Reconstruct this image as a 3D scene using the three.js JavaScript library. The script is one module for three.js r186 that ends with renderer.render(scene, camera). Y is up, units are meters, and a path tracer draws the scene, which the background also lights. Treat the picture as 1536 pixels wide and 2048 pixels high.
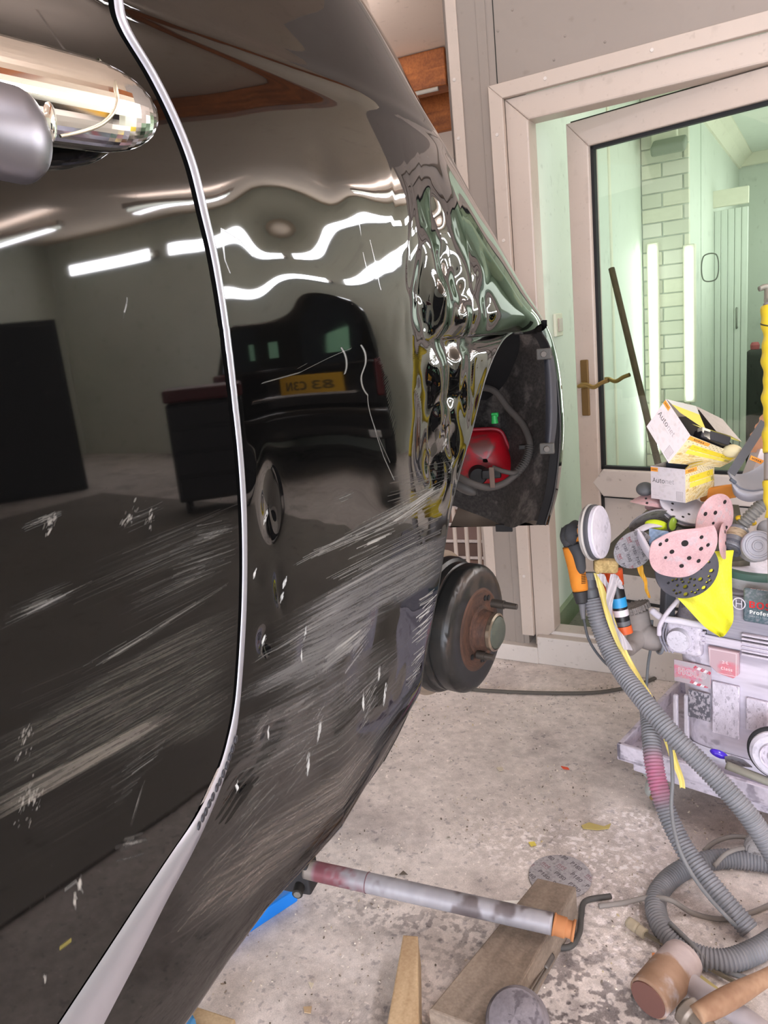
import * as THREE from 'three';
import { RoundedBoxGeometry } from 'three/addons/geometries/RoundedBoxGeometry.js';
import { mergeGeometries, mergeVertices, toCreasedNormals } from 'three/addons/utils/BufferGeometryUtils.js';
import { RectAreaLightUniformsLib } from 'three/addons/lights/RectAreaLightUniformsLib.js';

// ---------------------------------------------------------------- camera
const W = 1536, H = 2048, FOCAL = 1500, EYE = 1.3;
const scene = new THREE.Scene();
const camera = new THREE.PerspectiveCamera(2 * Math.atan(H / 2 / FOCAL) * 180 / Math.PI, W / H, 0.02, 60);
camera.position.set(0, EYE, 0);
camera.rotation.set(-13.6 * Math.PI / 180, 23.5 * Math.PI / 180, -6 * Math.PI / 180, 'YXZ');
camera.updateMatrixWorld(true);

// ---------------------------------------------------------------- light
RectAreaLightUniformsLib.init();
const renderer = new THREE.WebGLRenderer({ antialias: true });
renderer.toneMapping = THREE.LinearToneMapping;
renderer.toneMappingExposure = 1.22;
renderer.shadowMap.enabled = true;
const SKY = new THREE.Color(0.86, 0.93, 1.0);
scene.background = SKY.clone().multiplyScalar(1.0);
// daylight through the open shutter door behind the photographer
const daylight = new THREE.RectAreaLight(0xeef2ff, 9.5, 5.6, 2.4);
daylight.position.set(1.2, 1.3, 5.05); daylight.lookAt(0.4, 1.0, 0); daylight.rotation.set(0, 0, 0); scene.add(daylight);

// ---------------------------------------------------------------- helpers
const V = (x, y, z) => new THREE.Vector3(x, y, z);
const rad = d => d * Math.PI / 180;
let seed = 12345;
function rnd() { seed = (seed + 0x6D2B79F5) | 0; let t = Math.imul(seed ^ seed >>> 15, 1 | seed); t = t + Math.imul(t ^ t >>> 7, 61 | t) ^ t; return ((t ^ t >>> 14) >>> 0) / 4294967296; }
const rr = (a, b) => a + (b - a) * rnd();
const clamp = (x, a = 0, b = 1) => Math.min(b, Math.max(a, x));
const smooth = (a, b, x) => { const t = clamp((x - a) / (b - a)); return t * t * (3 - 2 * t); };
const lerp = (a, b, t) => a + (b - a) * t;
// survey: a pixel of the photograph and a depth / floor height / plane give a point of the place
const cm = camera.matrixWorld;
function rayDir(u, v) { return V((u - W / 2) / FOCAL, -(v - H / 2) / FOCAL, -1).transformDirection(cm).multiplyScalar(Math.hypot((u - W / 2) / FOCAL, (v - H / 2) / FOCAL, 1)); }
const at = (u, v, d) => rayDir(u, v).multiplyScalar(d).add(camera.position);
function onFloor(u, v, y = 0) { const r = rayDir(u, v); return r.multiplyScalar((y - EYE) / r.y).add(camera.position); }
function onX(u, v, x) { const r = rayDir(u, v); return r.multiplyScalar(x / r.x).add(camera.position); }
const inv = cm.clone().invert();
function pix(P) { const c = P.clone().applyMatrix4(inv); return [W / 2 + FOCAL * c.x / -c.z, H / 2 - FOCAL * c.y / -c.z, -c.z]; }
// booth wall: s along it to the right, y up, o out of it towards the room
const TH = rad(7.5), WALLD = 2.568;
const NW = V(Math.sin(TH), 0, -Math.cos(TH)), RW = V(Math.cos(TH), 0, Math.sin(TH));
const wallPt = (s, y, o = 0) => RW.clone().multiplyScalar(s).addScaledVector(NW, WALLD - o).setY(y);
function onWall(u, v, o = 0) { const r = rayDir(u, v), t = (WALLD - o) / NW.dot(r); const P = r.multiplyScalar(t).add(camera.position); return [P.dot(RW), P.y]; }

// smooth noise, repeating every n cells
const PERM = []; for (let i = 0; i < 256; i++) PERM[i] = i;
for (let i = 255; i > 0; i--) { const j = Math.floor(rnd() * (i + 1)); [PERM[i], PERM[j]] = [PERM[j], PERM[i]]; }
const hash2 = (x, y, k = 0) => PERM[(PERM[(PERM[x & 255] + y) & 255] + k) & 255] / 255;
function vnoise(x, y, n = 256, k = 0) {
  const xi = Math.floor(x), yi = Math.floor(y), fx = x - xi, fy = y - yi, m = a => ((a % n) + n) % n;
  const ux = fx * fx * (3 - 2 * fx), uy = fy * fy * (3 - 2 * fy);
  return lerp(lerp(hash2(m(xi), m(yi), k), hash2(m(xi + 1), m(yi), k), ux), lerp(hash2(m(xi), m(yi + 1), k), hash2(m(xi + 1), m(yi + 1), k), ux), uy);
}
function fbm(u, v, n, oct = 4, k = 0) { let s = 0, a = .5, t = 0; for (let i = 0; i < oct; i++) { s += a * vnoise(u * n, v * n, n, k + i * 7); t += a; a *= .5; n *= 2; } return s / t; }
function dataTex(w, h, fn, srgb = true, repeat = true) {
  const d = new Uint8Array(w * h * 4);
  for (let j = 0; j < h; j++) for (let i = 0; i < w; i++) { const c = fn(i / w, j / h, i, j), o = (j * w + i) * 4; d[o] = clamp(c[0], 0, 255); d[o + 1] = clamp(c[1], 0, 255); d[o + 2] = clamp(c[2], 0, 255); d[o + 3] = c.length > 3 ? c[3] : 255; }
  const t = new THREE.DataTexture(d, w, h); t.magFilter = THREE.LinearFilter; t.minFilter = THREE.LinearMipmapLinearFilter; t.generateMipmaps = true;
  if (repeat) t.wrapS = t.wrapT = THREE.RepeatWrapping;
  if (srgb) t.colorSpace = THREE.SRGBColorSpace; t.needsUpdate = true; return t;
}
function canvasTex(w, h, draw, srgb = true) {
  const c = document.createElement('canvas'); c.width = w; c.height = h; draw(c.getContext('2d'), w, h);
  const t = new THREE.CanvasTexture(c); t.magFilter = THREE.LinearFilter; if (srgb) t.colorSpace = THREE.SRGBColorSpace; return t;
}
const rep = (t, n) => { const c = t.clone(); c.repeat.set(n, n); c.needsUpdate = true; return c; };
function std(color, roughness = .6, metalness = 0, more = {}) { return new THREE.MeshStandardMaterial({ color, roughness, metalness, ...more }); }
function phys(color, roughness = .6, metalness = 0, more = {}) { return new THREE.MeshPhysicalMaterial({ color, roughness, metalness, ...more }); }

// geometry
function uvMetres(g, k = 1) {             // box projection, one texture repeat per 1/k metres
  if (g.index) g = g.toNonIndexed();
  const p = g.attributes.position, n = g.attributes.normal, uv = new Float32Array(p.count * 2);
  for (let i = 0; i < p.count; i++) {
    const a = Math.abs(n.getX(i)), b = Math.abs(n.getY(i)), c = Math.abs(n.getZ(i));
    const x = p.getX(i), y = p.getY(i), z = p.getZ(i);
    if (b >= a && b >= c) { uv[2 * i] = x * k; uv[2 * i + 1] = z * k; } else if (a >= c) { uv[2 * i] = z * k; uv[2 * i + 1] = y * k; } else { uv[2 * i] = x * k; uv[2 * i + 1] = y * k; }
  }
  g.setAttribute('uv', new THREE.BufferAttribute(uv, 2)); return g;
}
function box(w, h, d, x = 0, y = 0, z = 0, r = 0) { const g = r ? new RoundedBoxGeometry(w, h, d, 2, Math.min(r, w / 2.01, h / 2.01, d / 2.01)) : new THREE.BoxGeometry(w, h, d); g.translate(x, y, z); return g; }
function cyl(r0, r1, h, n = 32, open = false) { return new THREE.CylinderGeometry(r0, r1, h, n, 1, open); }
function tube(pts, r, n = 0, m = 10, closed = false) { const c = new THREE.CatmullRomCurve3(pts, closed, 'centripetal'); return new THREE.TubeGeometry(c, n || Math.max(8, Math.ceil(c.getLength() / .012)), r, m, closed); }
function lathe(pts, n = 48) { return toCreasedNormals(new THREE.LatheGeometry(pts.map(p => new THREE.Vector2(Math.max(p[0], 0), p[1])), n), .5); }
function align(g, P, dir, up = V(0, 1, 0)) { g.applyQuaternion(new THREE.Quaternion().setFromUnitVectors(up, dir.clone().normalize())); g.translate(P.x, P.y, P.z); return g; }
function bar(a, b, r, r2 = r, n = 16) { const d = b.clone().sub(a), g = cyl(r2, r, d.length(), n); return align(g, a.clone().lerp(b, .5), d); }
function shape(pts) { const s = new THREE.Shape(); pts.forEach((p, i) => i ? s.lineTo(p[0], p[1]) : s.moveTo(p[0], p[1])); s.closePath(); return s; }
function extr(pts, depth, bevel = 0, holes = []) {
  const s = shape(pts); for (const h of holes) s.holes.push(h);
  return new THREE.ExtrudeGeometry(s, { depth, bevelEnabled: bevel > 0, bevelThickness: bevel, bevelSize: bevel, bevelOffset: -bevel, bevelSegments: 2, curveSegments: 16 });
}
function basis(g, O, X, Y) { const Z = X.clone().cross(Y).normalize(); g.applyMatrix4(new THREE.Matrix4().makeBasis(X, Y, Z).setPosition(O)); return g; }
function grid(nu, nv, fn, uvfn) {
  const pos = [], uv = [], idx = [];
  for (let j = 0; j <= nv; j++) for (let i = 0; i <= nu; i++) { const u = i / nu, v = j / nv, P = fn(u, v); pos.push(P.x, P.y, P.z); const q = uvfn ? uvfn(u, v) : [u, v]; uv.push(q[0], q[1]); }
  for (let j = 0; j < nv; j++) for (let i = 0; i < nu; i++) { const a = j * (nu + 1) + i, b = a + 1, c = a + nu + 1, d = c + 1; idx.push(a, c, b, b, c, d); }
  const g = new THREE.BufferGeometry(); g.setAttribute('position', new THREE.Float32BufferAttribute(pos, 3)); g.setAttribute('uv', new THREE.Float32BufferAttribute(uv, 2)); g.setIndex(idx); g.computeVertexNormals(); return g;
}
function merge(list) { return mergeGeometries(list.map(g => { const q = g.index ? g.toNonIndexed() : g; for (const k of Object.keys(q.attributes)) if (!['position', 'normal', 'uv'].includes(k)) q.deleteAttribute(k); return q; })); }

// things, parts, structure
const used = {};
function numbered(name) { const n = used[name] = (used[name] ?? -1) + 1; return n ? `${name}_${String(n).padStart(3, '0')}` : name; }
function thing(name, label, category, base = V(0, 0, 0), group) {
  const o = new THREE.Group(); o.name = numbered(name); o.position.copy(base); o.userData = { label, category }; if (group) o.userData.group = group; scene.add(o); return o;
}
function worldBase(p) { const v = V(0, 0, 0); for (let o = p; o && o !== scene; o = o.parent) v.add(o.position); return v; }
function part(name, g, m, parent, label) {          // g given in the place's own axes; parent things here are not turned
  const b = worldBase(parent); g.translate(-b.x, -b.y, -b.z);
  const o = new THREE.Mesh(g, m); o.name = name; o.castShadow = o.receiveShadow = true; if (label) o.userData.label = label; parent.add(o); return o;
}
function single(name, g, m, label, category, group) {   // a thing that is one mesh
  g.computeBoundingBox(); const c = g.boundingBox.getCenter(V(0, 0, 0)); c.y = g.boundingBox.min.y; g.translate(-c.x, -c.y, -c.z);
  const o = new THREE.Mesh(g, m); o.name = numbered(name); o.position.copy(c); o.castShadow = o.receiveShadow = true; o.userData = { label, category }; if (group) o.userData.group = group; scene.add(o); return o;
}
function struct(name, g, m) { const o = new THREE.Mesh(g, m); o.name = name; o.userData.kind = 'structure'; o.castShadow = o.receiveShadow = true; scene.add(o); return o; }
const onWallG = g => { g.rotateY(-TH); const o = wallPt(0, 0, 0); g.translate(o.x, 0, o.z); return g; };   // geometry in (s, y, o) axes -> place

// ---------------------------------------------------------------- surface looks
const concreteTex = dataTex(2048, 2048, (u, v, i, j) => {      // 2.5 m of workshop concrete
  const a = fbm(u, v, 6, 5, 1), b = fbm(u, v, 48, 4, 2), c = hash2(i & 255, j & 255, (i >> 8) * 9 + (j >> 8)), f = fbm(u, v, 160, 3, 3);
  let k = 210 + (a - .5) * 36 + (b - .5) * 26 + (f - .5) * 34 + (c - .5) * 26;
  let r = k * 1.02, g = k * .975, bl = k * .95;
  const st = smooth(.56, .7, fbm(u, v, 11, 4, 5)); r -= 22 * st; g -= 22 * st; bl -= 21 * st;       // oil stains
  const pit = smooth(.7, .78, fbm(u, v, 200, 3, 3)) * .7; r -= 45 * pit; g -= 43 * pit; bl -= 38 * pit;
  const X = (u > .5 ? u - 1 : u) * 2.5, Z = (v - 1) * 2.5, gs = (x, z, a, b2) => Math.exp(-(((X - x) / a) ** 2 + ((Z - z) / b2) ** 2));
  const grime = Math.min(1, gs(-.22, -1.17, .24, .2) + gs(-.62, -1.3, .22, .05) * .6 + gs(-.45, -1.02, .2, .1) * .5), gp = smooth(.44, .62, fbm(u, v, 200, 3, 15)) * grime, g2 = smooth(.52, .7, fbm(u, v, 40, 5, 17)) * grime; r -= 84 * gp + 44 * g2; g -= 82 * gp + 43 * g2; bl -= 78 * gp + 41 * g2;   // black swarf
  const dust = Math.min(1, gs(-.3, -1.62, .26, .12) + gs(-.12, -1.42, .12, .16) + gs(-.15, -1.78, .1, .05)), dp = (smooth(.5, .74, fbm(u, v, 256, 2, 19)) + (c > .86 ? .5 : 0)) * dust; r += 40 * dp; g += 41 * dp; bl += 45 * dp;                                                   // pale filler dust
  const spk = fbm(u, v, 256, 2, 8); const w8 = smooth(.84, .92, spk); r += 34 * w8; g += 33 * w8; bl += 32 * w8;
  return [r, g, bl];
});
const concreteBump = dataTex(1024, 1024, (u, v) => { const q = fbm(u, v, 96, 4, 3) * 150 + fbm(u, v, 12, 4, 9) * 90; return [q, q, q]; }, false);
const dirtyWhite = (base, amt = 1, k = 0) => dataTex(512, 512, (u, v) => {
  const n = fbm(u, v, 5, 5, k), m = smooth(.66, .9, fbm(u, v, 24, 4, k + 3)) * 20 * amt, s = smooth(.78, .95, fbm(u, v, 90, 2, k + 5)) * 26 * amt;
  return base.map(c => c + (n - .5) * 14 * amt - m - s);
});
const M = {};
M.floor = std(0xffffff, .88, 0, { map: rep(concreteTex, 1), bumpMap: concreteBump, bumpScale: .003 });
M.panel = std(0xffffff, .55, 0, { map: dirtyWhite([150, 139, 130], .35, 1) });
M.upvc = std(0xffffff, .4, 0, { map: dirtyWhite([196, 181, 169], .45, 2) });
M.upvcDirty = std(0xffffff, .5, 0, { map: dirtyWhite([212, 203, 196], 1.3, 4) });
M.green = std(0xffffff, .6, 0, { map: dirtyWhite([224, 231, 219], .6, 6) });
M.brickWhite = std(0xffffff, .75, 0, { map: dirtyWhite([236, 234, 214], .7, 8) });
M.ceil = std(0xffffff, .8, 0, { map: dirtyWhite([230, 209, 190], .6, 10) });
M.farWall = std(0xffffff, .75, 0, { map: dirtyWhite([222, 226, 212], .8, 12) });
M.rubber = std(0x17181a, .7); M.black = std(0x101112, .6); M.gap = std(0x2c2c28, .9);
const woodTex = (a, b, k, rings = 14) => dataTex(512, 512, (u, v) => {
  const w = fbm(u, v, 4, 3, k) * 1.4, g = vnoise(u * 4, (v + w * .05) * rings * 8, 256, k + 2), f = fbm(u, v, 128, 2, k + 4), q = clamp(.2 + g * .6 + (f - .5) * .5 + (fbm(u, v, 6, 3, k + 6) - .5) * .6);
  return [lerp(a[0], b[0], q), lerp(a[1], b[1], q), lerp(a[2], b[2], q)];
});
M.beam = std(0xffffff, .55, 0, { map: woodTex([112, 58, 22], [190, 112, 52], 20, 6) });

// ---------------------------------------------------------------- the workshop shell
const CEIL = 2.85, X0 = -5, X1 = 9, Z0 = -9.2, Z1 = 5.2, T = .15;
struct('floor', uvMetres(box(X1 - X0, .2, Z1 - Z0 + 3, (X0 + X1) / 2, -.1, (Z0 + Z1) / 2 + 1.5), .4), M.floor);
struct('ceiling', uvMetres(box(X1 - X0 + .4, T, Z1 - Z0 + .4, (X0 + X1) / 2, CEIL + T / 2, (Z0 + Z1) / 2), .5), M.ceil);
struct('wall_left', uvMetres(box(T, CEIL, Z1 - Z0, X0 - T / 2, CEIL / 2, (Z0 + Z1) / 2), .5), M.farWall);
struct('wall_right', uvMetres(box(T, CEIL, Z1 - Z0, X1 + T / 2, CEIL / 2, (Z0 + Z1) / 2), .5), M.farWall);
struct('wall_back', uvMetres(box(X1 - X0, CEIL, T, (X0 + X1) / 2, CEIL / 2, Z0 - T / 2), .5), M.farWall);
// street side: open shutter door between two piers
const OP0 = -2.6, OP1 = 3.9, OPH = 2.5;
struct('wall_front', uvMetres(merge([box(OP0 - X0, CEIL, T, (X0 + OP0) / 2, CEIL / 2, Z1 + T / 2), box(X1 - OP1, CEIL, T, (X1 + OP1) / 2, CEIL / 2, Z1 + T / 2), box(OP1 - OP0, CEIL - OPH, T, (OP0 + OP1) / 2, (CEIL + OPH) / 2, Z1 + T / 2)]), .5), M.farWall);
// partition wall beside the booth, seen over the car
struct('wall_partition', uvMetres(box(3.4, CEIL - .32, .1, -3.1, (CEIL - .32) / 2, -5.3), .5), M.upvc);
struct('trim_1', uvMetres(box(3.4, .025, .02, -3.1, 2.34, -5.24), .5), M.upvcDirty);

// timber beams across the ceiling
{
  const beam = (name, a, b, h, w, y, label, group) => {
    const d = b.clone().sub(a), g = uvMetres(box(d.length(), h, w, 0, 0, 0, .01), 1); g.rotateY(-Math.atan2(d.z, d.x)); const m = a.clone().lerp(b, .5); g.translate(m.x, y, m.z);
    return single(name, g, M.beam, label, 'beam', group);
  };
  beam('ceiling_beam', V(-4.9, 0, -4.75), V(-1.35, 0, -4.75), .2, .16, CEIL - .105, 'orange stained timber beam under the ceiling, above the thin grey conduit');
  beam('wall_plate', V(-4.8, 0, -5.24), V(-1.42, 0, -5.24), .24, .1, CEIL - .2, 'orange stained timber plate lying along the top of the white partition wall');
  single('conduit', bar(V(-4.7, CEIL - .22, -4.66), V(-1.4, CEIL - .22, -4.66), .012), std(0xb9b3a8, .5), 'thin grey conduit pipe fixed under the orange timber beam', 'pipe');
  for (const z of [-2.6, .9]) beam('cross_beam', V(-.4, 0, z - .8), V(4.5, 0, z + .6), .16, .1, CEIL - .085, 'orange stained timber beam crossing the workshop ceiling, mirrored in the car paint', 'cross beams under the workshop ceiling');
}
single('blue_tarpaulin', (() => { const g = grid(24, 24, (u, v) => V(-2.9 + u * 1.6, .1 + v * 2.07, -5.2 + .035 * Math.sin(u * 38) + .01 * Math.sin(u * 90)), (u, v) => [u, v]); return g; })(), std(0x27336b, .7, 0, { side: THREE.DoubleSide }), 'dark blue sheet hanging on the white wall behind the car', 'sheet');

// ---------------------------------------------------------------- booth wall and door frame
const S0 = -1.116, S1 = .14, FR0 = -.971, FR1 = .11, FRT = 2.03;
const B = (s0, s1, y0, y1, o0, o1, r = 0) => onWallG(box(s1 - s0, y1 - y0, o1 - o0, (s0 + s1) / 2, (y0 + y1) / 2, (o0 + o1) / 2, r));
{
  const k = .5, wp = (s0, s1, y0, y1) => uvMetres(B(s0, s1, y0, y1, -.1, 0), k);
  struct('wall_booth', merge([wp(S0 + .012, FR0 + .02, 0, CEIL), wp(FR1 - .02, S1, 0, CEIL), wp(FR0 + .02, FR1 - .02, FRT - .02, CEIL)]), M.panel);
  const w = scene.getObjectByName('wall_booth');
  const seam = part('panel_joint', B(-.9465, -.9435, FRT, CEIL, -.002, .0012), M.gap, w, 'dark joint between two wall panels'); void seam;
  for (const [u, v] of [[1025, 20], [996, 62], [1108, 120], [1130, 72], [1210, 84], [1213, 110]]) { const [s, y] = onWall(u, v); part('rivet', align(new THREE.SphereGeometry(.004, 8, 6), wallPt(s, y, 0), NW), M.panel, w); }
  struct('trim_2', uvMetres(merge([B(S0, S0 + .047, .065, CEIL, 0, .006, .002), B(S0, S0 + .012, .065, CEIL, -.3, .006, .002)]), 1), M.upvc);      // corner flashing
  const t2 = scene.getObjectByName('trim_2');
  for (const y of [.55, .98, 1.32, 1.66, 1.9, 2.08, 2.4]) part('screw', align(lathe([[.0, .0035], [.005, .003], [.0065, 0]], 12), wallPt(S0 + .024, y, .006), NW.clone().negate()), M.upvcDirty, t2);
  // architrave
  struct('trim_3', uvMetres(merge([
    onWallG(extr([[FR0, .11], [FR0 + .046, .11], [FR0 + .046, FRT - .046], [FR0, FRT]], .018, .003)),
    onWallG(extr([[FR0, FRT], [FR0 + .046, FRT - .046], [FR1 - .046, FRT - .046], [FR1, FRT]], .018, .003)),
    onWallG(extr([[FR1, .11], [FR1, FRT], [FR1 - .046, FRT - .046], [FR1 - .046, .11]], .018, .003))]), 1), M.upvc);
  const t3 = scene.getObjectByName('trim_3');
  for (const y of [.35, .8, 1.2, 1.55, 1.88]) part('screw', align(lathe([[.0, .003], [.005, .0025], [.006, 0]], 12), wallPt(FR0 + .022, y, .021), NW.clone().negate()), M.upvcDirty, t3);
  for (const s of [-.78, -.46, -.1]) part('screw', align(lathe([[.0, .003], [.005, .0025], [.006, 0]], 12), wallPt(s, FRT - .022, .021), NW.clone().negate()), M.upvcDirty, t3);
  // frame inside the architrave, standing back from it
  const fi = FR0 + .046, fj = fi + .076;
  struct('trim_4', uvMetres(merge([
    onWallG(extr([[fi, .06], [fj, .132], [fj, FRT - .122], [fi, FRT - .046]], .07, .006)).translate(NW.x * .076, 0, NW.z * .076),
    onWallG(extr([[fi, FRT - .046], [fj, FRT - .122], [FR1 - .122, FRT - .122], [FR1 - .046, FRT - .046]], .07, .006)).translate(NW.x * .076, 0, NW.z * .076),
    onWallG(extr([[FR1 - .122, FRT - .122], [FR1 - .122, .132], [FR1 - .046, .06], [FR1 - .046, FRT - .046]], .07, .006)).translate(NW.x * .076, 0, NW.z * .076)]), 1), M.upvc);
  struct('trim_5', uvMetres(merge([B(fj - .02, FR1 - .1, .045, .125, -.09, -.012, .004), B(FR0 + .06, FR1 + .1, .0, .112, -.03, .028, .004)]), 1), M.upvcDirty);   // door sill
  struct('baseboard_left', uvMetres(merge([B(S0 - .02, FR0 + .062, 0, .068, -.2, .032, .004)]), 1), M.upvcDirty);
  struct('baseboard_right', uvMetres(B(FR1 + .1, S1, 0, .068, -.02, .028, .004), 1), M.upvcDirty);
  // the lower post casing right of the panel
  struct('trim_6', uvMetres(merge([B(FR0 - .032, FR0, .065, CEIL, 0, .004, .001)]), 1), M.panel);
}
// booth room behind the wall
{
  const LW = -.885, BO = -4.6, BH = 2.36, by = .06, o0 = -.1;
  struct('wall_booth_left', uvMetres(B(LW - .08, LW, 0, BH, BO, o0), .5), M.green);
  struct('wall_booth_right', uvMetres(B(S1 - .08, S1, 0, CEIL, BO, o0), .5), M.green);
  struct('wall_booth_back', uvMetres(B(LW - .08, S1, 0, BH, BO - .1, BO), .5), M.green);
  struct('ceiling_booth', uvMetres(B(LW - .08, S1 - .08, BH, BH + .08, BO, o0), .5), M.green);
  struct('floor_booth', uvMetres(B(LW, S1 - .08, .001, by, BO, o0), .4), std(0x8b8d84, .8, 0, { map: rep(concreteTex, 1) }));
  struct('wall_booth_outer', uvMetres(B(S0, S0 + .08, 0, CEIL, BO - .1, -.3), .5), M.panel);
  const seam = B(LW, LW + .006, by, BH, -1.24, -1.21); struct('trim_7', seam, M.brickWhite);
  struct('trim_8', uvMetres(B(LW, LW + .02, by, by + .09, BO, o0), .5), std(0xb9c2ae, .7, 0, { map: dirtyWhite([176, 184, 166], 1.5, 14) }));
  // whitewashed brick pier with its courses
  const [pr] = onWall(1380, 500, -1.95), P0 = LW, pw = pr - P0;
  struct('wall_pier', uvMetres(B(P0, pr - .006, by, BH, -2.4, -1.962), .5), M.green);
  const pier = scene.getObjectByName('wall_pier');
  const bm = [M.brickWhite, std(0xeceadb, .8), std(0xe2e2d0, .8)], ch = .075, n0 = Math.ceil((BH - by) / ch); let n = 0;
  for (let r = 0; r < n0; r++) for (let c = -1; c < 3; c++) {
    const w = .215, a = Math.max(P0, P0 + c * w + (r % 2) * w / 2), b = Math.min(pr, P0 + (c + 1) * w + (r % 2) * w / 2); if (b - a < .03 || n > 290) continue; n++;
    part('brick', B(a + .004, b - .004, by + r * ch + .003, Math.min(BH, by + (r + 1) * ch - .003), -1.99, -1.95 + rr(-.003, .003), .004), bm[n % 3], pier);
  }
  // cornice on the second run of wall, and that wall
  const W2 = pr;
  struct('wall_booth_inner', uvMetres(B(W2 - .1, W2, by, BH, BO, -2.4), .5), M.green);
  const cg = extr([[W2, BH], [W2 + .1, BH], [W2 + .1, BH - .012], [W2 + .055, BH - .045], [W2 + .014, BH - .1], [W2, BH - .1]], 2.2, .001); cg.translate(0, 0, -4.58);
  struct('trim_9', onWallG(cg), M.brickWhite);
  const cb = onWallG(extr([[W2, BH], [S1, BH], [S1, BH - .09], [W2, BH - .09]], .05, .002)); cb.translate(NW.x * 4.58, 0, NW.z * 4.58); struct('trim_10', cb, M.brickWhite);
  // strip lamps of the booth: tall, glowing, with a light of their own
  const lampM = new THREE.MeshStandardMaterial({ color: 0xffffff, emissive: 0xf4fff4, emissiveIntensity: 2.6, roughness: .4 });
  const lamp = (u0, u1, v0, v1, o, label) => {
    const [s0, y1] = onWall(u0, v0, o), [s1, y0] = onWall(u1, v1, o), t = thing('strip_lamp', label, 'lamp', wallPt((s0 + s1) / 2, y0, o), 'upright strip lamps of the booth');
    part('housing', onWallG(box(s1 - s0 + .03, y1 - y0 + .03, .05, (s0 + s1) / 2, (y0 + y1) / 2, o - .03, .006)), M.brickWhite, t);
    part('diffuser', onWallG(box(s1 - s0, y1 - y0, .02, (s0 + s1) / 2, (y0 + y1) / 2, o, .004)), lampM, t, 'glowing white strip');
    const L = new THREE.RectAreaLight(0xf8fff8, 8, s1 - s0, y1 - y0); L.position.copy(wallPt((s0 + s1) / 2, (y0 + y1) / 2, o + .03)); L.rotation.y = Math.PI - TH + Math.PI; L.lookAt(L.position.clone().addScaledVector(NW, -1)); scene.add(L); L.rotation.y += 0;
  };
  { const m = new THREE.MeshStandardMaterial({ color: 0xffffff, emissive: 0xf6fff4, emissiveIntensity: .9 });  // two unseen panel lamps, added to brighten the booth
    const t = thing('booth_ceiling_fill', 'added white ceiling panel lamp brightening the booth, unseen above the door', 'lamp', wallPt(-.4, BH - .012, -.58)); part('diffuser', B(-.65, -.15, BH - .008, BH - .002, -.9, -.25), m, t);
    const L = new THREE.RectAreaLight(0xfbfff8, 2.0, .5, .65); L.position.copy(wallPt(-.4, BH - .02, -.58)); L.lookAt(L.position.clone().setY(0)); scene.add(L);
    const xs = S1 - .085, t2 = thing('booth_wall_fill', 'added long white panel lamp brightening the booth from its unseen right wall', 'lamp', wallPt(xs, 1.3, -2.7)); part('diffuser', B(xs - .008, xs, 1.3, 2.0, -4.2, -1.2), m, t2);
    const L2 = new THREE.RectAreaLight(0xfbfff8, .75, 3, .7); L2.position.copy(wallPt(xs - .012, 1.65, -2.7)); L2.lookAt(wallPt(xs - 1, 1.65, -2.7)); scene.add(L2); }
  lamp(1298, 1317, 492, 905, -1.93, 'left one of two tall glowing white strip lamps on the pier behind the glass door');
  lamp(1371, 1385, 495, 800, -1.93, 'right one of two tall glowing white strip lamps, nearest the white plank door');
  // work light on the pier
  { const [s, y] = onWall(1332, 275, -1.9); const t = thing('work_light', 'small grey work light fixed high on the whitewashed brick pier', 'lamp', wallPt(s, y, -1.95));
    part('bracket', onWallG(box(.13, .12, .05, s - .01, y + .02, -1.92, .01)), M.brickWhite, t);
    const hd = box(.17, .055, .1, 0, 0, 0, .015); hd.rotateX(.5); hd.translate(s + .02, y - .05, -1.86); part('lamp_head', onWallG(hd), std(0x9aa091, .5), t, 'grey lamp head'); }
  // white plank door standing open against the inner wall
  {
    const oD = -2.95, [d0, dt] = onWall(1416, 385, oD), [d1] = onWall(1498, 388, oD), t = thing('plank_door', 'white painted plank door standing ajar at the back of the booth', 'door', wallPt(d0, by, oD));
    part('rail', onWallG(box(d1 - d0, .1, .04, (d0 + d1) / 2, dt - .05, oD, .004)), M.brickWhite, t);
    part('rail', onWallG(box(d1 - d0, .12, .04, (d0 + d1) / 2, by + .1, oD, .004)), M.brickWhite, t);
    const np = 6, pwid = (d1 - d0) / np; for (let i = 0; i < np; i++) part('plank', onWallG(box(pwid - .004, dt - by - .2, .03, d0 + (i + .5) * pwid, (dt + by) / 2 - .02, oD, .004)), M.green, t);
    const pull = []; const [hs, hy0] = onWall(1450, 720, oD); const hx = d1 - .06; void hs; void hy0; pull.push(onWallG(tube([V(hx, 1.2, oD + .02), V(hx, 1.2, oD + .05), V(hx, 1.08, oD + .05), V(hx, 1.08, oD + .02)], .006))); part('pull_handle', merge(pull), std(0x8b8e84, .5, .6), t);
  }
  // wire frame hook on the wall behind the lamps
  { const o = -2.3, a = onWall(1408, 512, o), b = onWall(1432, 558, o), [x0, y0] = a, [x1, y1] = b, z = o;
    single('wire_frame', onWallG(tube([V(x0, y0, z), V(x1, y0, z), V(x1, y1, z), V(x0, y1, z)], .004, 60, 6, true)), std(0x767a70, .5, .5), 'small grey wire frame hanging in front of the white plank door', 'frame'); }
  // light switch beside the leaf
  { const P = (() => { const r = rayDir(1113, 650); const t = LW / RW.dot(r); return r.multiplyScalar(t).add(camera.position); })(); const o = WALLD - P.dot(NW);
    const t = thing('light_switch', 'square white light switch on the pale green booth wall', 'switch', wallPt(LW, P.y - .045, o)); part('back_plate', onWallG(box(.012, .085, .085, LW + .006, P.y, o, .004)), M.brickWhite, t); part('rocker', onWallG(box(.008, .05, .045, LW + .015, P.y, o, .003)), M.upvc, t); }
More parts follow.
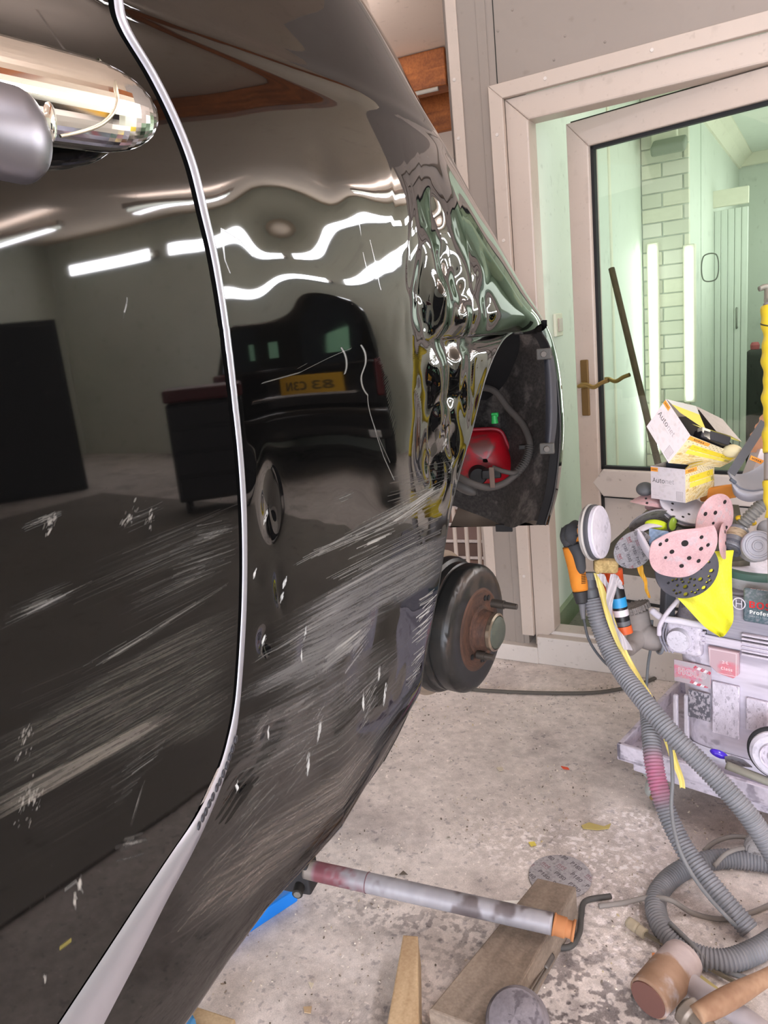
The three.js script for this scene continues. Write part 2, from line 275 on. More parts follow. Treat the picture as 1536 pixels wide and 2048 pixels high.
  // broom stick leaning inside
  { const a = at(1223, 537, 2.99), b = at(1318, 935, 2.86), d = b.clone().sub(a).normalize(), L = (a.y - by - .02) / -d.y; const e = a.clone().addScaledVector(d, L);
    const t = thing('broom', 'long grey-brown broom handle leaning behind the glass of the door', 'broom', V(e.x, by, e.z));
    const g = bar(e, a, .0135, .0125, 14); part('handle', g, std(0x8d8069, .7, 0, { map: woodTex([122, 110, 90], [168, 154, 128], 24, 8) }), t);
    const hd = box(.3, .05, .06, e.x, by + .07, e.z, .01); part('head', hd, std(0x7a5a3a, .7), t); }
  // dusty grey bag and bottle at the far right of the booth
  { const o = -3.6, [s0, y1] = onWall(1494, 700, o), [s1, y0] = onWall(1534, 795, o); single('dust_bag', onWallG(box(s1 - s0 + .1, y1 - by, .18, (s0 + s1) / 2 + .04, (y1 + by) / 2, o, .04)), std(0x7c7f7a, .8, 0, { map: dirtyWhite([140, 142, 138], 2, 16) }), 'tall dusty grey bin at the far right behind the glass', 'bin');
    const [rs, ry] = onWall(1510, 692, o); single('red_cap', onWallG(lathe([[0, 0], [.03, 0], [.032, .03], [.022, .05], [0, .052]], 20).translate(rs, y1 + .002, o)), std(0xc2666a, .6), 'small faded red cap lying on the dusty grey bin', 'cap'); void ry; }
}
// the door leaf: hinged on the right, pushed a little into the booth
{
  const hs = -.012, leafL = .777, ang = rad(11.9), y0 = .135, y1 = 1.905, dep = .06, ho = -.005;
  const LG = g => { g.rotateY(-ang); g.translate(hs, 0, ho); return onWallG(g); };   // leaf axes: x from -leafL (free edge) to 0 (hinge)
  const flip = g => { const q = g; return LG(q); };
  const door = new THREE.Group(); door.name = 'door_1'; door.userData.kind = 'structure'; door.position.copy(wallPt(hs, y0, 0)); scene.add(door);
  const st = .078, rl = .085, my0 = .625, my1 = .725, d0 = -dep, k = 1;
  const E = (pts, depth = dep, o = 0, bev = .005) => { const g = extr(pts, depth, bev); g.translate(0, 0, o - depth); return flip(uvMetres(g, k)); };
  const L = -leafL;
  part('stile', E([[L, y0], [L + st, y0 + rl], [L + st, y1 - rl], [L, y1]]), M.upvc, door);
  part('stile', E([[0, y0], [0, y1], [-st, y1 - rl], [-st, y0 + rl]]), M.upvc, door);
  part('top_rail', E([[L, y1], [L + st, y1 - rl], [-st, y1 - rl], [0, y1]]), M.upvc, door);
  part('bottom_rail', E([[L, y0], [0, y0], [-st, y0 + rl], [L + st, y0 + rl]]), M.upvcDirty, door);
  part('middle_rail', E([[L + st - .03, (my0 + my1) / 2], [L + st + .012, my0], [-st, my0], [-st, my1], [L + st + .012, my1]], dep, .001), M.upvcDirty, door);
  const seal = (a, b, c, d, w) => merge([box(b - a, w, .02, (a + b) / 2, c + w / 2, 0), box(b - a, w, .02, (a + b) / 2, d - w / 2, 0), box(w, d - c, .02, a + w / 2, (c + d) / 2, 0), box(w, d - c, .02, b - w / 2, (c + d) / 2, 0)]);
  const s1 = seal(L + st - .001, -st + .001, my1 - .001, y1 - rl + .001, .012); s1.translate(0, 0, -.02); part('seal', flip(s1), M.rubber, door, 'black rubber glazing seal');
  const s2 = seal(L + st - .001, -st + .001, y0 + rl - .001, my0 + .001, .007); s2.translate(0, 0, -.012); part('seal', flip(s2), M.rubber, door);
  const weather = box(leafL, .014, .03, L / 2, y1 + .004, -.045); part('weather_strip', flip(weather), M.gap, door, 'dark seal along the top of the leaf');
  const gl = phys(0xf8fbf9, .02, 0, { transmission: 1, thickness: 0, ior: 1.5 });
  part('pane', flip(box(leafL - 2 * st + .01, y1 - rl - my1 + .01, .005, L / 2, (y1 - rl + my1) / 2, -.03)), gl, door, 'clear glass pane, slightly green');
  part('lower_panel', flip(uvMetres(box(leafL - 2 * st + .01, my0 - y0 - rl + .01, .024, L / 2, (my0 + y0 + rl) / 2, -.03), 1)), M.upvcDirty, door);
  // handle: brown backplate and scrolled brass lever
  const brass = std(0xa8905a, .32, .85), brown = std(0x7a6038, .5, .4);
  const hx = L + .036, hy = 1.035, lev = (z, dir) => tube([V(hx, hy, z), V(hx, hy, z + dir * .045), V(hx + .03, hy + .006, z + dir * .052), V(hx + .06, hy - .004, z + dir * .052), V(hx + .09, hy + .01, z + dir * .052), V(hx + .115, hy + .018, z + dir * .05)], .0075, 40, 10);
  const bp = part('back_plate', flip(box(.03, .2, .012, hx, hy - .012, .006, .004)), brown, door, 'brown metal back plate');
  part('lever', flip(merge([lev(.01, 1), lathe([[0, 0], [.013, 0], [.013, .012], [.009, .02], [0, .02]], 20).rotateX(Math.PI / 2).translate(hx, hy, .012)])), brass, bp, 'scrolled brass lever');
  part('lever', flip(lev(-dep, -1)), brass, door, 'brass lever on the far side');
}

// ---------------------------------------------------------------- the black car on the left, raised, its rear flank pushed in
const car = thing('car', 'black damaged car raised off the floor, rear wheel removed, flank dented and scratched', 'car', V(-.8, .55, -.6));
const spline = (pts, keys) => {           // Catmull-Rom through arrays of numbers at increasing keys
  return s => {
    let i = 0; while (i < keys.length - 2 && s > keys[i + 1]) i++;
    const a = pts[Math.max(i - 1, 0)], b = pts[i], c = pts[i + 1], d = pts[Math.min(i + 2, pts.length - 1)], h = keys[i + 1] - keys[i], t = (s - keys[i]) / h;
    const hb = Math.max(i > 0 ? keys[i + 1] - keys[i - 1] : h, 1e-6), hc = i + 2 < keys.length ? keys[i + 2] - keys[i] : h;
    return b.map((x, k) => { const mb = (c[k] - a[k]) / hb * h, mc = (d[k] - b[k]) / hc * h, t2 = t * t, t3 = t2 * t; return (2 * t3 - 3 * t2 + 1) * x + (t3 - 2 * t2 + t) * mb + (-2 * t3 + 3 * t2) * c[k] + (t3 - t2) * mc; });
  };
};
// the rear outline of the flank, surveyed: shoulder, corner, wheel arch, sill corner  [u, v, depth, height of its row at the front]
const OUT = [[690, -110, 1.45, 2.0], [735, 0, 1.45, 1.9], [752, 52, 1.45, 1.86], [800, 130, 1.46, 1.79], [850, 222, 1.47, 1.71], [890, 290, 1.48, 1.64], [945, 393, 1.53, 1.55], [1000, 490, 1.59, 1.45], [1050, 580, 1.65, 1.37], [1088, 645, 1.7, 1.315],
  [1082, 667, 1.66, 1.297], [1065, 660, 1.59, 1.28], [1045, 659, 1.5, 1.262], [1020, 668, 1.4, 1.24], [1000, 690, 1.32, 1.215], [974, 750, 1.24, 1.175], [945, 860, 1.185, 1.11], [920, 945, 1.168, 1.05], [905, 1005, 1.17, 1.01], [890, 1090, 1.16, .965], [878, 1170, 1.165, .92], [861, 1260, 1.17, .87], [848, 1330, 1.165, .83], [830, 1392, 1.15, .8], [800, 1462, 1.12, .765], [768, 1522, 1.085, .74]];
const YT = 2.0, YB = .74, keyOf = y => (YT - y) / (YT - YB);
const outP = spline(OUT.map((o, i) => { let p = at(o[0], o[1], o[2]); if (i > 12) { const r = rayDir(o[0], o[1]), k = -.485 / (r.x + .13 * r.z), w = smooth(12, 15, i) * (1 - .5 * smooth(20, 25, i)); p = at(o[0], o[1], lerp(o[2], k, w)); } return [p.x, p.y, p.z, o[0], o[1]]; }), OUT.map(o => keyOf(o[3])));
const S_CONT = keyOf(1.315);
const profX = y => -.42 - (y > 1.42 ? .55 * (y - 1.42) ** 2 : 0)  - (y < .86 ? 2.2 * (.86 - y) ** 2 : 0) + .008;
const ZL = .3, PLANE = z => -.485 - .13 * z;
const BOTT = [[250, 2190], [350, 2048], [420, 1940], [500, 1830], [600, 1725], [650, 1670]].map(p => { const r = rayDir(p[0], p[1]), yp = profX(.74) - profX(1.2); return r.clone().multiplyScalar((-.485 + yp) / (r.x + .13 * r.z)).add(camera.position); });
function flank0(t, s) {                    // smooth panel, t from the front (0) to the rear outline (1)
  const yL = lerp(YT, YB, s), E = outP(s), zR = E[2], z = lerp(ZL, zR, t);
  const cont = 1 - smooth(S_CONT - .015, S_CONT + .03, s);
  const r = rayDir(E[3], E[4]);
  // the flank runs straight back from the door, then rounds to the outline above and ends at the arch below
  const yp = profX(yL) - profX(1.2), plane = zz => PLANE(zz) + yp, zb = -.92, q = clamp((-.54 - z) / (-.54 - zR)), h = -.54 - zR;
  const q2 = q * q, q3 = q2 * q, h01 = -2 * q3 + 3 * q2, h11 = q3 - q2, my = lerp((yL - E[1]) / h * .9, r.y / r.z, cont);
  const y0 = yL + (E[1] - yL) * h01 - my * h * h11; let y = y0;
  const p = clamp((zb - z) / (zb - zR)), hp = zb - zR, p2 = p * p, p3 = p2 * p, g01 = -2 * p3 + 3 * p2, g11 = p3 - p2;
  const gap = E[0] - plane(zR), mx = lerp(1.2 * gap, -hp * (r.x / r.z + .13), cont);
  let x = plane(z) + gap * g01 + mx * g11;
  // bottom rows follow the sill line
  const b = smooth(.8, 1, s); if (b > 0) { let k = 0; while (k < BOTT.length - 2 && z < BOTT[k + 1].z) k++; const A = BOTT[k], C = BOTT[k + 1], f = clamp((A.z - z) / (A.z - C.z), 0, 1.0); const yb = lerp(A.y, C.y, f); y = lerp(y, z > C.z ? yb : lerp(yb, E[1], clamp((C.z - z) / (C.z - zR))), b * (1 - smooth(.97, 1, t) * 0)); }
  return V(x, y, z);
}
// pixel -> (t, s): coarse table then refinement
const TAB = []; { const n = 110; for (let j = 0; j <= n; j++) for (let i = 0; i <= n; i++) { const t = i / n, s = j / n, p = pix(flank0(t, s)); if (p[2] > .02) TAB.push([t, s, p[0], p[1]]); } }
function ts(u, v) {
  let best = null, bd = 1e18; for (const e of TAB) { const d = (e[2] - u) ** 2 + (e[3] - v) ** 2; if (d < bd) { bd = d; best = e; } }
  let [t, s] = best, st = .006;
  for (let it = 0; it < 60; it++) { let moved = false; for (const [dt, ds] of [[st, 0], [-st, 0], [0, st], [0, -st], [st, st], [-st, -st], [st, -st], [-st, st]]) { const T = clamp(t + dt, -.2, 1), S = clamp(s + ds); const p = pix(flank0(T, S)); const d = (p[0] - u) ** 2 + (p[1] - v) ** 2; if (d < bd) { bd = d; t = T; s = S; moved = true; } } if (!moved) { st /= 2; if (st < 1e-5) break; } }
  return [t, s];
}
// dents: centre pixel, depth in mm (inwards +), radii along z and y in mm, tilt
const DENTS = [
  [535, 1010, 4.5, 14, 30, .1], [512, 955, -2, 12, 22, .1], [508, 1150, 5, 13, 13, 0], [528, 1282, 6, 12, 15, 0], [540, 1465, 4, 14, 12, 0], [478, 1575, 4, 11, 12, 0], [560, 1180, 3, 8, 22, 0], [612, 1300, 3, 14, 20, .3],
  [760, 1240, 3.5, 22, 45, .35], [730, 1360, 4, 40, 50, .5], [640, 1520, 3, 50, 36, .4], [560, 1400, -2, 60, 70, .2], [700, 1450, -3, 40, 35, .4], [800, 1050, -3, 70, 40, .3], [860, 900, 3.5, 45, 60, .2],
  [470, 500, 1.2, 60, 34, -.3], [640, 560, -1.2, 90, 30, .2], [560, 420, 1.2, 70, 26, 0], [700, 370, -.8, 60, 24, .2], [650, 330, 1, 30, 26, .5],
  [870, 430, 5, 36, 36, .6], [905, 400, -3.5, 36, 46, .8], [890, 520, 7, 26, 30, .7], [880, 590, -6, 18, 24, .4], [920, 560, 6, 24, 30, .9], [960, 540, -5, 26, 36, .9], [850, 640, 4.5, 26, 24, .2], [930, 640, -5, 22, 22, .6], [980, 620, 6, 26, 24, 1], [890, 700, 3.5, 24, 34, .2], [845, 560, 4, 16, 42, .4],
  [920, 720, -4, 14, 26, .3], [900, 780, 3.5, 14, 34, .2], [935, 790, -3, 10, 22, .2], [880, 850, -2.5, 16, 26, .2], [905, 880, 3.5, 14, 24, .1], [870, 935, 4, 18, 22, .2], [640, 950, .8, 110, 60, .2],
].map(d => { const [t, s] = ts(d[0], d[1]), P = flank0(t, s); return [P.z, P.y, d[2] / 1000, d[3] / 1000, d[4] / 1000, Math.cos(d[5]), Math.sin(d[5])]; });
const DC = (() => { const P = flank0(...ts(900, 640)), Q = flank0(...ts(900, 830)), R = flank0(...ts(740, 1280)); return [P, Q, R]; })();
const n2 = (x, y, k) => vnoise(x + 500, y + 500, 256, k) - .5;
const CREASE = [[150, -60], [250, 2], [340, 40], [450, 82], [580, 132], [690, 172], [760, 205], [830, 242], [884, 288]].map(p => { const P = flank0(...ts(p[0], p[1])); return [P.z, P.y]; });
function creaseAt(z, y) { if (y < 1.45) return 0; let bd = 1e9; for (let i = 0; i < CREASE.length - 1; i++) { const [az, ay] = CREASE[i], [bz, by] = CREASE[i + 1], dz = bz - az, dy = by - ay, f = clamp(((z - az) * dz + (y - ay) * dy) / (dz * dz + dy * dy)); bd = Math.min(bd, (z - az - f * dz) ** 2 + (y - ay - f * dy) ** 2); } return .0026 * Math.exp(-bd / (.011 * .011)); }
let SHUTF = null;
function flank(t, s) {
  const P = flank0(t, s), z = P.z, y = P.y; let d = 0;
  for (const [z0, y0, a, rz, ry, c, sn] of DENTS) { const dz = z - z0, dy = y - y0; if (Math.abs(dz) > 2.6 * Math.max(rz, ry) || Math.abs(dy) > 2.6 * Math.max(rz, ry)) continue; const p = (dz * c + dy * sn) / rz, q = (-dz * sn + dy * c) / ry; d += a * Math.exp(-(p * p + q * q)); }
  const g = (C, rz, ry) => Math.exp(-(((z - C.z) / rz) ** 2 + ((y - C.y) / ry) ** 2));
  const w1 = g(DC[0], .1, .13), w2 = g(DC[1], .07, .17), w3 = g(DC[2], .16, .12);
  if (w1 + w2 > .01) { const f = n2(z * 20 + y * 5, y * 14 - z * 4, 3), r = 1 - Math.abs(n2(z * 22 + 9 + y * 6, y * 13, 5)) * 2; d += (w1 + w2 * .45) * (f * .0078 + r * r * .004 + n2(z * 48, y * 44, 7) * .0016); }
  if (w3 > .01) d += w3 * (n2(z * 18, y * 18, 9) * .0028 + n2(z * 55, y * 45, 11) * .0008);
  d += (n2(z * 9, y * 9, 13)) * .001 * smooth(-.55, -.75, z);
  const sd = SHUTF ? smooth(.004, .045, Math.abs(t - SHUTF(s))) : 1; const edge = sd * (s < S_CONT ? 1 - smooth(.93, 1, t) : 1 - .7 * smooth(.985, 1, t));
  P.x += creaseAt(z, y) - d * edge; return P;
}
// the door's rear edge, surveyed on the photograph and put on the flank
const SHUT = [[206, -110], [214, -50], [223, 0], [243, 60], [297, 150], [342, 240], [377, 330], [402, 430], [421, 510], [437, 600], [451, 700], [463, 800], [474, 900], [481, 1000], [484, 1100], [483, 1200], [478, 1300], [470, 1400], [457, 1470], [436, 1540], [394, 1629], [340, 1710], [280, 1800], [205, 1915], [117, 2048], [40, 2165], [-20, 2260]];
const dense = L => { const f = spline(L, L.map((_, i) => i)), o = []; for (let i = 0; i <= 150; i++) o.push(ts(...f(i / 150 * (L.length - 1)))); return o; };
const SHUT_PX = SHUT, SHUT_TS = dense(SHUT);
const shutAt = (() => { const q = [...SHUT_TS].sort((a, b) => a[1] - b[1]); return s => { if (s <= q[0][1]) return q[0][0]; for (let i = 0; i < q.length - 1; i++) if (s <= q[i + 1][1]) return lerp(q[i][0], q[i + 1][0], (s - q[i][1]) / Math.max(1e-6, q[i + 1][1] - q[i][1])); return q[q.length - 1][0]; }; })();
SHUTF = shutAt;

// paint: near-black gloss, scuffed where something dragged along it (the marks are the grey of bared filler and dust)
function paintCanvas(w, h, t0, t1, marks) {
  const c = document.createElement('canvas'); c.width = w; c.height = h; const g = c.getContext('2d');
  g.fillStyle = 'rgb(7,7,7)'; g.fillRect(0, 0, w, h); g.lineCap = 'round';
  const q = (u, v) => { const [t, s] = ts(u, v); return [(t - t0) / (t1 - t0) * w, s * h]; };
  const K = {
    line(pts, wd, a, col = [150, 150, 146]) { const p = pts.map(e => q(e[0], e[1])); g.strokeStyle = `rgba(${col},${a})`; g.lineWidth = wd; g.beginPath(); p.forEach((e, i) => i ? g.lineTo(e[0], e[1]) : g.moveTo(e[0], e[1])); g.stroke(); },
    streak(u0, v0, u1, v1, n, sp, a, wd = 1.6, col) {      // n fine scratches side by side
      const A = q(u0, v0), B = q(u1, v1), dx = B[0] - A[0], dy = B[1] - A[1], L = Math.hypot(dx, dy), k = L / Math.hypot(u1 - u0, v1 - v0); const nx = -dy / L, ny = dx / L;
      for (let i = 0; i < n; i++) { const o = (rnd() + rnd() - 1) * sp * k, f0 = rnd() * .5, f1 = f0 + (1 - f0) * (.3 + .7 * rnd()), al = a * .85 * (.25 + .75 * rnd()); g.strokeStyle = `rgba(${col || [150, 150, 146]},${al})`; g.lineWidth = wd * .62 * (.4 + rnd()); g.beginPath(); g.moveTo(A[0] + dx * f0 + nx * o, A[1] + dy * f0 + ny * o); const m = (f0 + f1) / 2, wob = (rnd() - .5) * 4; g.quadraticCurveTo(A[0] + dx * m + nx * (o + wob), A[1] + dy * m + ny * (o + wob), A[0] + dx * f1 + nx * o, A[1] + dy * f1 + ny * o); g.stroke(); }
    },
    patch(pts, a, col = [120, 120, 118], grain = 240) {   // a dulled area: a film of fine scratches within a ragged outline, all drawn the same way
      const p = pts.map(e => q(e[0], e[1])), m = pts.reduce((o, e) => [o[0] + e[0] / pts.length, o[1] + e[1] / pts.length], [0, 0]), A = q(m[0] - 50, m[1] + 27), B = q(m[0] + 50, m[1] - 27), dx = B[0] - A[0], dy = B[1] - A[1];
      let x0 = 1e9, x1 = -1e9, y0 = 1e9, y1 = -1e9; for (const e of p) { x0 = Math.min(x0, e[0]); x1 = Math.max(x1, e[0]); y0 = Math.min(y0, e[1]); y1 = Math.max(y1, e[1]); }
      const inside = (x, y) => { let k = false; for (let i = 0, j = p.length - 1; i < p.length; j = i++) if (p[i][1] > y !== p[j][1] > y && x < (p[j][0] - p[i][0]) * (y - p[i][1]) / (p[j][1] - p[i][1]) + p[i][0]) k = !k; return k; };
      for (let i = 0, n = 0; n < grain && i < grain * 8; i++) { const x = rr(x0, x1), y = rr(y0, y1); if (!inside(x, y)) continue; n++; const l = rr(.2, 1.5) * (.4 + rnd()), j = rr(-.012, .012); g.strokeStyle = `rgba(${col},${a * rr(.1, .75)})`; g.lineWidth = rr(.4, 1.3); g.beginPath(); g.moveTo(x - dx * l / 2, y - dy * l / 2); g.lineTo(x + dx * l / 2 - dy * j, y + dy * l / 2 + dx * j); g.stroke(); }
    },
    chips(u, v, r, n, a = .8, col = [190, 195, 195]) { const c0 = q(u, v), e = q(u, v + r), rp = Math.max(3, Math.hypot(e[0] - c0[0], e[1] - c0[1]) * .8); for (let i = 0; i < n; i++) { const x = c0[0] + (rnd() + rnd() - 1) * rp, y = c0[1] + (rnd() + rnd() - 1) * rp * 1.2; g.fillStyle = `rgba(${col},${a * rr(.4, 1)})`; g.beginPath(); g.ellipse(x, y, rr(.8, 2.6), rr(1, 4), rr(-.5, .9), 0, 7); g.fill(); } },
    dust(n, a) { for (let i = 0; i < n; i++) { g.fillStyle = `rgba(150,140,128,${a * rnd()})`; g.fillRect(rnd() * w, h * (1 - rnd() * rnd() * .5), rr(.8, 2), rr(.8, 2)); } },
  };
  marks(K);
  const mk = srgb => { const t = new THREE.CanvasTexture(c); t.magFilter = THREE.LinearFilter; t.wrapS = t.wrapT = THREE.ClampToEdgeWrapping; if (srgb) t.colorSpace = THREE.SRGBColorSpace; return t; };
  return phys(0xffffff, 1, 0, { map: mk(true), roughnessMap: mk(false), ior: 1.5, side: THREE.DoubleSide });
}
const QT0 = .4;
const paintQ = paintCanvas(2048, 2048, QT0, 1, K => {
  K.patch([[640, 1190], [760, 1130], [880, 1075], [868, 1165], [835, 1185], [770, 1210], [690, 1265], [600, 1330], [540, 1390], [520, 1380], [580, 1300]], .27, [118, 118, 118], 2600);
  K.patch([[560, 1350], [700, 1260], [770, 1215], [720, 1290], [600, 1380]], .2, [112, 112, 112], 700);
  K.streak(592, 1130, 905, 965, 26, 8, .75, 2.4); K.streak(600, 1120, 780, 1045, 12, 5, .8, 2.2); K.streak(640, 1180, 890, 1055, 24, 9, .65, 2.4); K.streak(650, 1165, 780, 1100, 10, 4, .8, 2);
  K.streak(690, 1090, 900, 990, 30, 14, .5, 1.8); K.streak(670, 1000, 720, 978, 26, 14, .5, 1.4); K.streak(770, 985, 905, 950, 26, 16, .55, 1.6); K.streak(575, 1140, 690, 1080, 8, 4, .6, 1.6);
  K.streak(700, 1100, 790, 1060, 14, 6, .8, 2.6, [165, 165, 160]); K.streak(770, 1050, 890, 975, 22, 5, .85, 2.8, [160, 160, 156]);
  for (let i = 0; i < 26; i++) { const f = i / 26, u = 872 - f * 18 + rr(-6, 4), v = 1178 + f * 95; K.line([[u, v], [u - rr(14, 34), v + rr(14, 30)]], rr(.9, 2.4), rr(.4, .85), [185, 185, 183]); }
  for (let i = 0; i < 18; i++) { const u = 850 - i * .9 + rr(-4, 3), v = 1288 + i * 4; K.line([[u, v], [u - rr(14, 32), v + rr(10, 26)]], rr(.9, 2.2), rr(.35, .8), [180, 180, 178]); }
  K.line([[740, 480], [752, 530], [762, 580]], 1.4, .6); K.line([[726, 505], [735, 545]], 1.2, .5); K.line([[716, 430], [722, 470]], 1, .4); K.line([[722, 690], [736, 790], [748, 850], [768, 915], [788, 960]], 1.6, .65, [170, 170, 166]); K.line([[748, 850], [780, 925]], 1.4, .5); K.line([[683, 695], [690, 748]], 1.6, .7);
  K.line([[525, 766], [600, 745], [660, 715], [702, 697]], 2.6, .4); K.line([[596, 737], [614, 727]], 2, .4); K.line([[443, 460], [450, 520], [460, 545]], 3, .22); K.line([[443, 458], [480, 480], [505, 510]], 3, .25);
  for (const [u, v, r, n] of [[510, 1148, 9, 26], [533, 1282, 10, 30], [540, 1465, 10, 26], [478, 1574, 7, 22], [570, 1165, 10, 30], [566, 1195, 8, 18], [612, 1268, 14, 20], [605, 1310, 10, 18], [535, 1035, 12, 30], [728, 1405, 16, 60], [770, 1390, 18, 70], [640, 1460, 20, 60], [620, 1530, 24, 50], [760, 1350, 12, 40], [895, 880, 14, 40], [905, 930, 12, 40]]) K.chips(u, v, r, n);
  K.streak(625, 1470, 650, 1430, 16, 16, .6, 1.8); K.streak(720, 1440, 760, 1370, 30, 14, .6, 1.8, [190, 190, 188]); K.streak(560, 1580, 640, 1480, 26, 14, .4, 1.6); K.streak(470, 1640, 560, 1540, 30, 22, .35, 1.8); K.streak(440, 1720, 620, 1560, 50, 50, .25, 1.6, [140, 132, 124]);
  K.streak(620, 1620, 760, 1460, 60, 50, .28, 1.6, [145, 138, 130]); K.streak(690, 1500, 850, 1330, 40, 30, .3, 1.6); K.streak(500, 1480, 540, 1430, 14, 8, .5, 1.8); K.streak(520, 1820, 700, 1600, 60, 40, .22, 1.6, [150, 138, 126]); K.streak(420, 1900, 560, 1720, 50, 40, .2, 1.6, [150, 138, 126]); K.streak(690, 1330, 750, 1255, 20, 10, .6, 2.6, [150, 150, 152]);
  K.patch([[655, 1190], [685, 1175], [680, 1235], [690, 1320], [665, 1290]], .3, [150, 150, 156], 60);
  K.streak(430, 1700, 850, 1320, 70, 46, .3, 1.6); K.streak(520, 1490, 780, 1320, 50, 30, .34, 1.5); K.streak(600, 1650, 830, 1440, 60, 34, .3, 1.5, [140, 132, 124]); K.streak(500, 1330, 700, 1210, 24, 10, .45, 1.5); K.streak(560, 1440, 640, 1390, 20, 10, .4, 1.6); K.streak(640, 1330, 745, 1250, 20, 4, .6, 2.2); K.streak(330, 1850, 520, 1640, 60, 36, .26, 1.5, [150, 142, 134]);
  K.patch([[480, 1440], [620, 1350], [760, 1290], [800, 1330], [700, 1430], [560, 1530], [490, 1560]], .2, [120, 118, 116], 1100); K.patch([[380, 1830], [520, 1660], [700, 1520], [770, 1480], [640, 1660], [500, 1800]], .2, [130, 118, 108], 1300);
  K.dust(4000, .22);
});
const DT0 = .12, DT1 = .64;
const paintD = paintCanvas(1536, 2048, DT0, DT1, K => {
  K.streak(0, 1240, 150, 1175, 50, 18, .32, 1.3); K.streak(150, 1180, 472, 1040, 90, 38, .26, 1.2); K.streak(0, 1255, 190, 1160, 14, 6, .5, 1.7, [150, 150, 148]); K.streak(330, 1140, 476, 1090, 40, 26, .4, 1.8); K.streak(380, 1070, 470, 1050, 26, 14, .45, 1.6); K.streak(180, 1340, 462, 1165, 22, 7, .4, 1.8, [140, 138, 132]); K.streak(160, 1345, 330, 1245, 12, 8, .35, 1.6);
  K.patch([[190, 1365], [330, 1275], [462, 1215], [455, 1270], [445, 1330], [448, 1400], [420, 1470], [300, 1500], [60, 1560], [0, 1580], [0, 1475], [100, 1420]], .2, [104, 101, 93], 2600);
  K.patch([[0, 1592], [170, 1510], [290, 1440], [320, 1450], [190, 1530], [0, 1640]], .24, [112, 107, 98], 800);
  K.streak(40, 1060, 130, 1020, 18, 12, .5, 1.6); K.streak(230, 1060, 330, 1015, 20, 14, .4, 1.5); K.streak(245, 640, 255, 595, 4, 2, .5, 2);
  for (const [u, v, r, n] of [[100, 1050, 20, 20], [260, 1030, 30, 20], [300, 1040, 20, 20], [160, 1770, 16, 18], [150, 1800, 20, 14], [90, 1960, 12, 6], [50, 1480, 40, 30], [60, 1600, 60, 50]]) K.chips(u, v, r, n, .55, [160, 158, 152]);
  K.streak(200, 1590, 330, 1500, 20, 20, .4, 1.5); K.streak(260, 1660, 290, 1560, 14, 10, .3, 1.5);
  K.line([[120, 1897], [142, 1880]], 3, .7, [150, 140, 60]); K.line([[130, 1780], [152, 1763], [166, 1784]], 3, .45); K.streak(230, 1700, 300, 1680, 20, 8, .3, 2); K.streak(0, 1500, 440, 1290, 50, 60, .26, 1.5, [130, 126, 116]); K.streak(0, 1700, 300, 1530, 40, 50, .2, 1.5, [120, 112, 102]); K.streak(240, 1230, 474, 1120, 60, 26, .3, 1.3); K.dust(4500, .2);
});
const blackShell = std(0x0b0b0c, .85, 0, { side: THREE.DoubleSide });
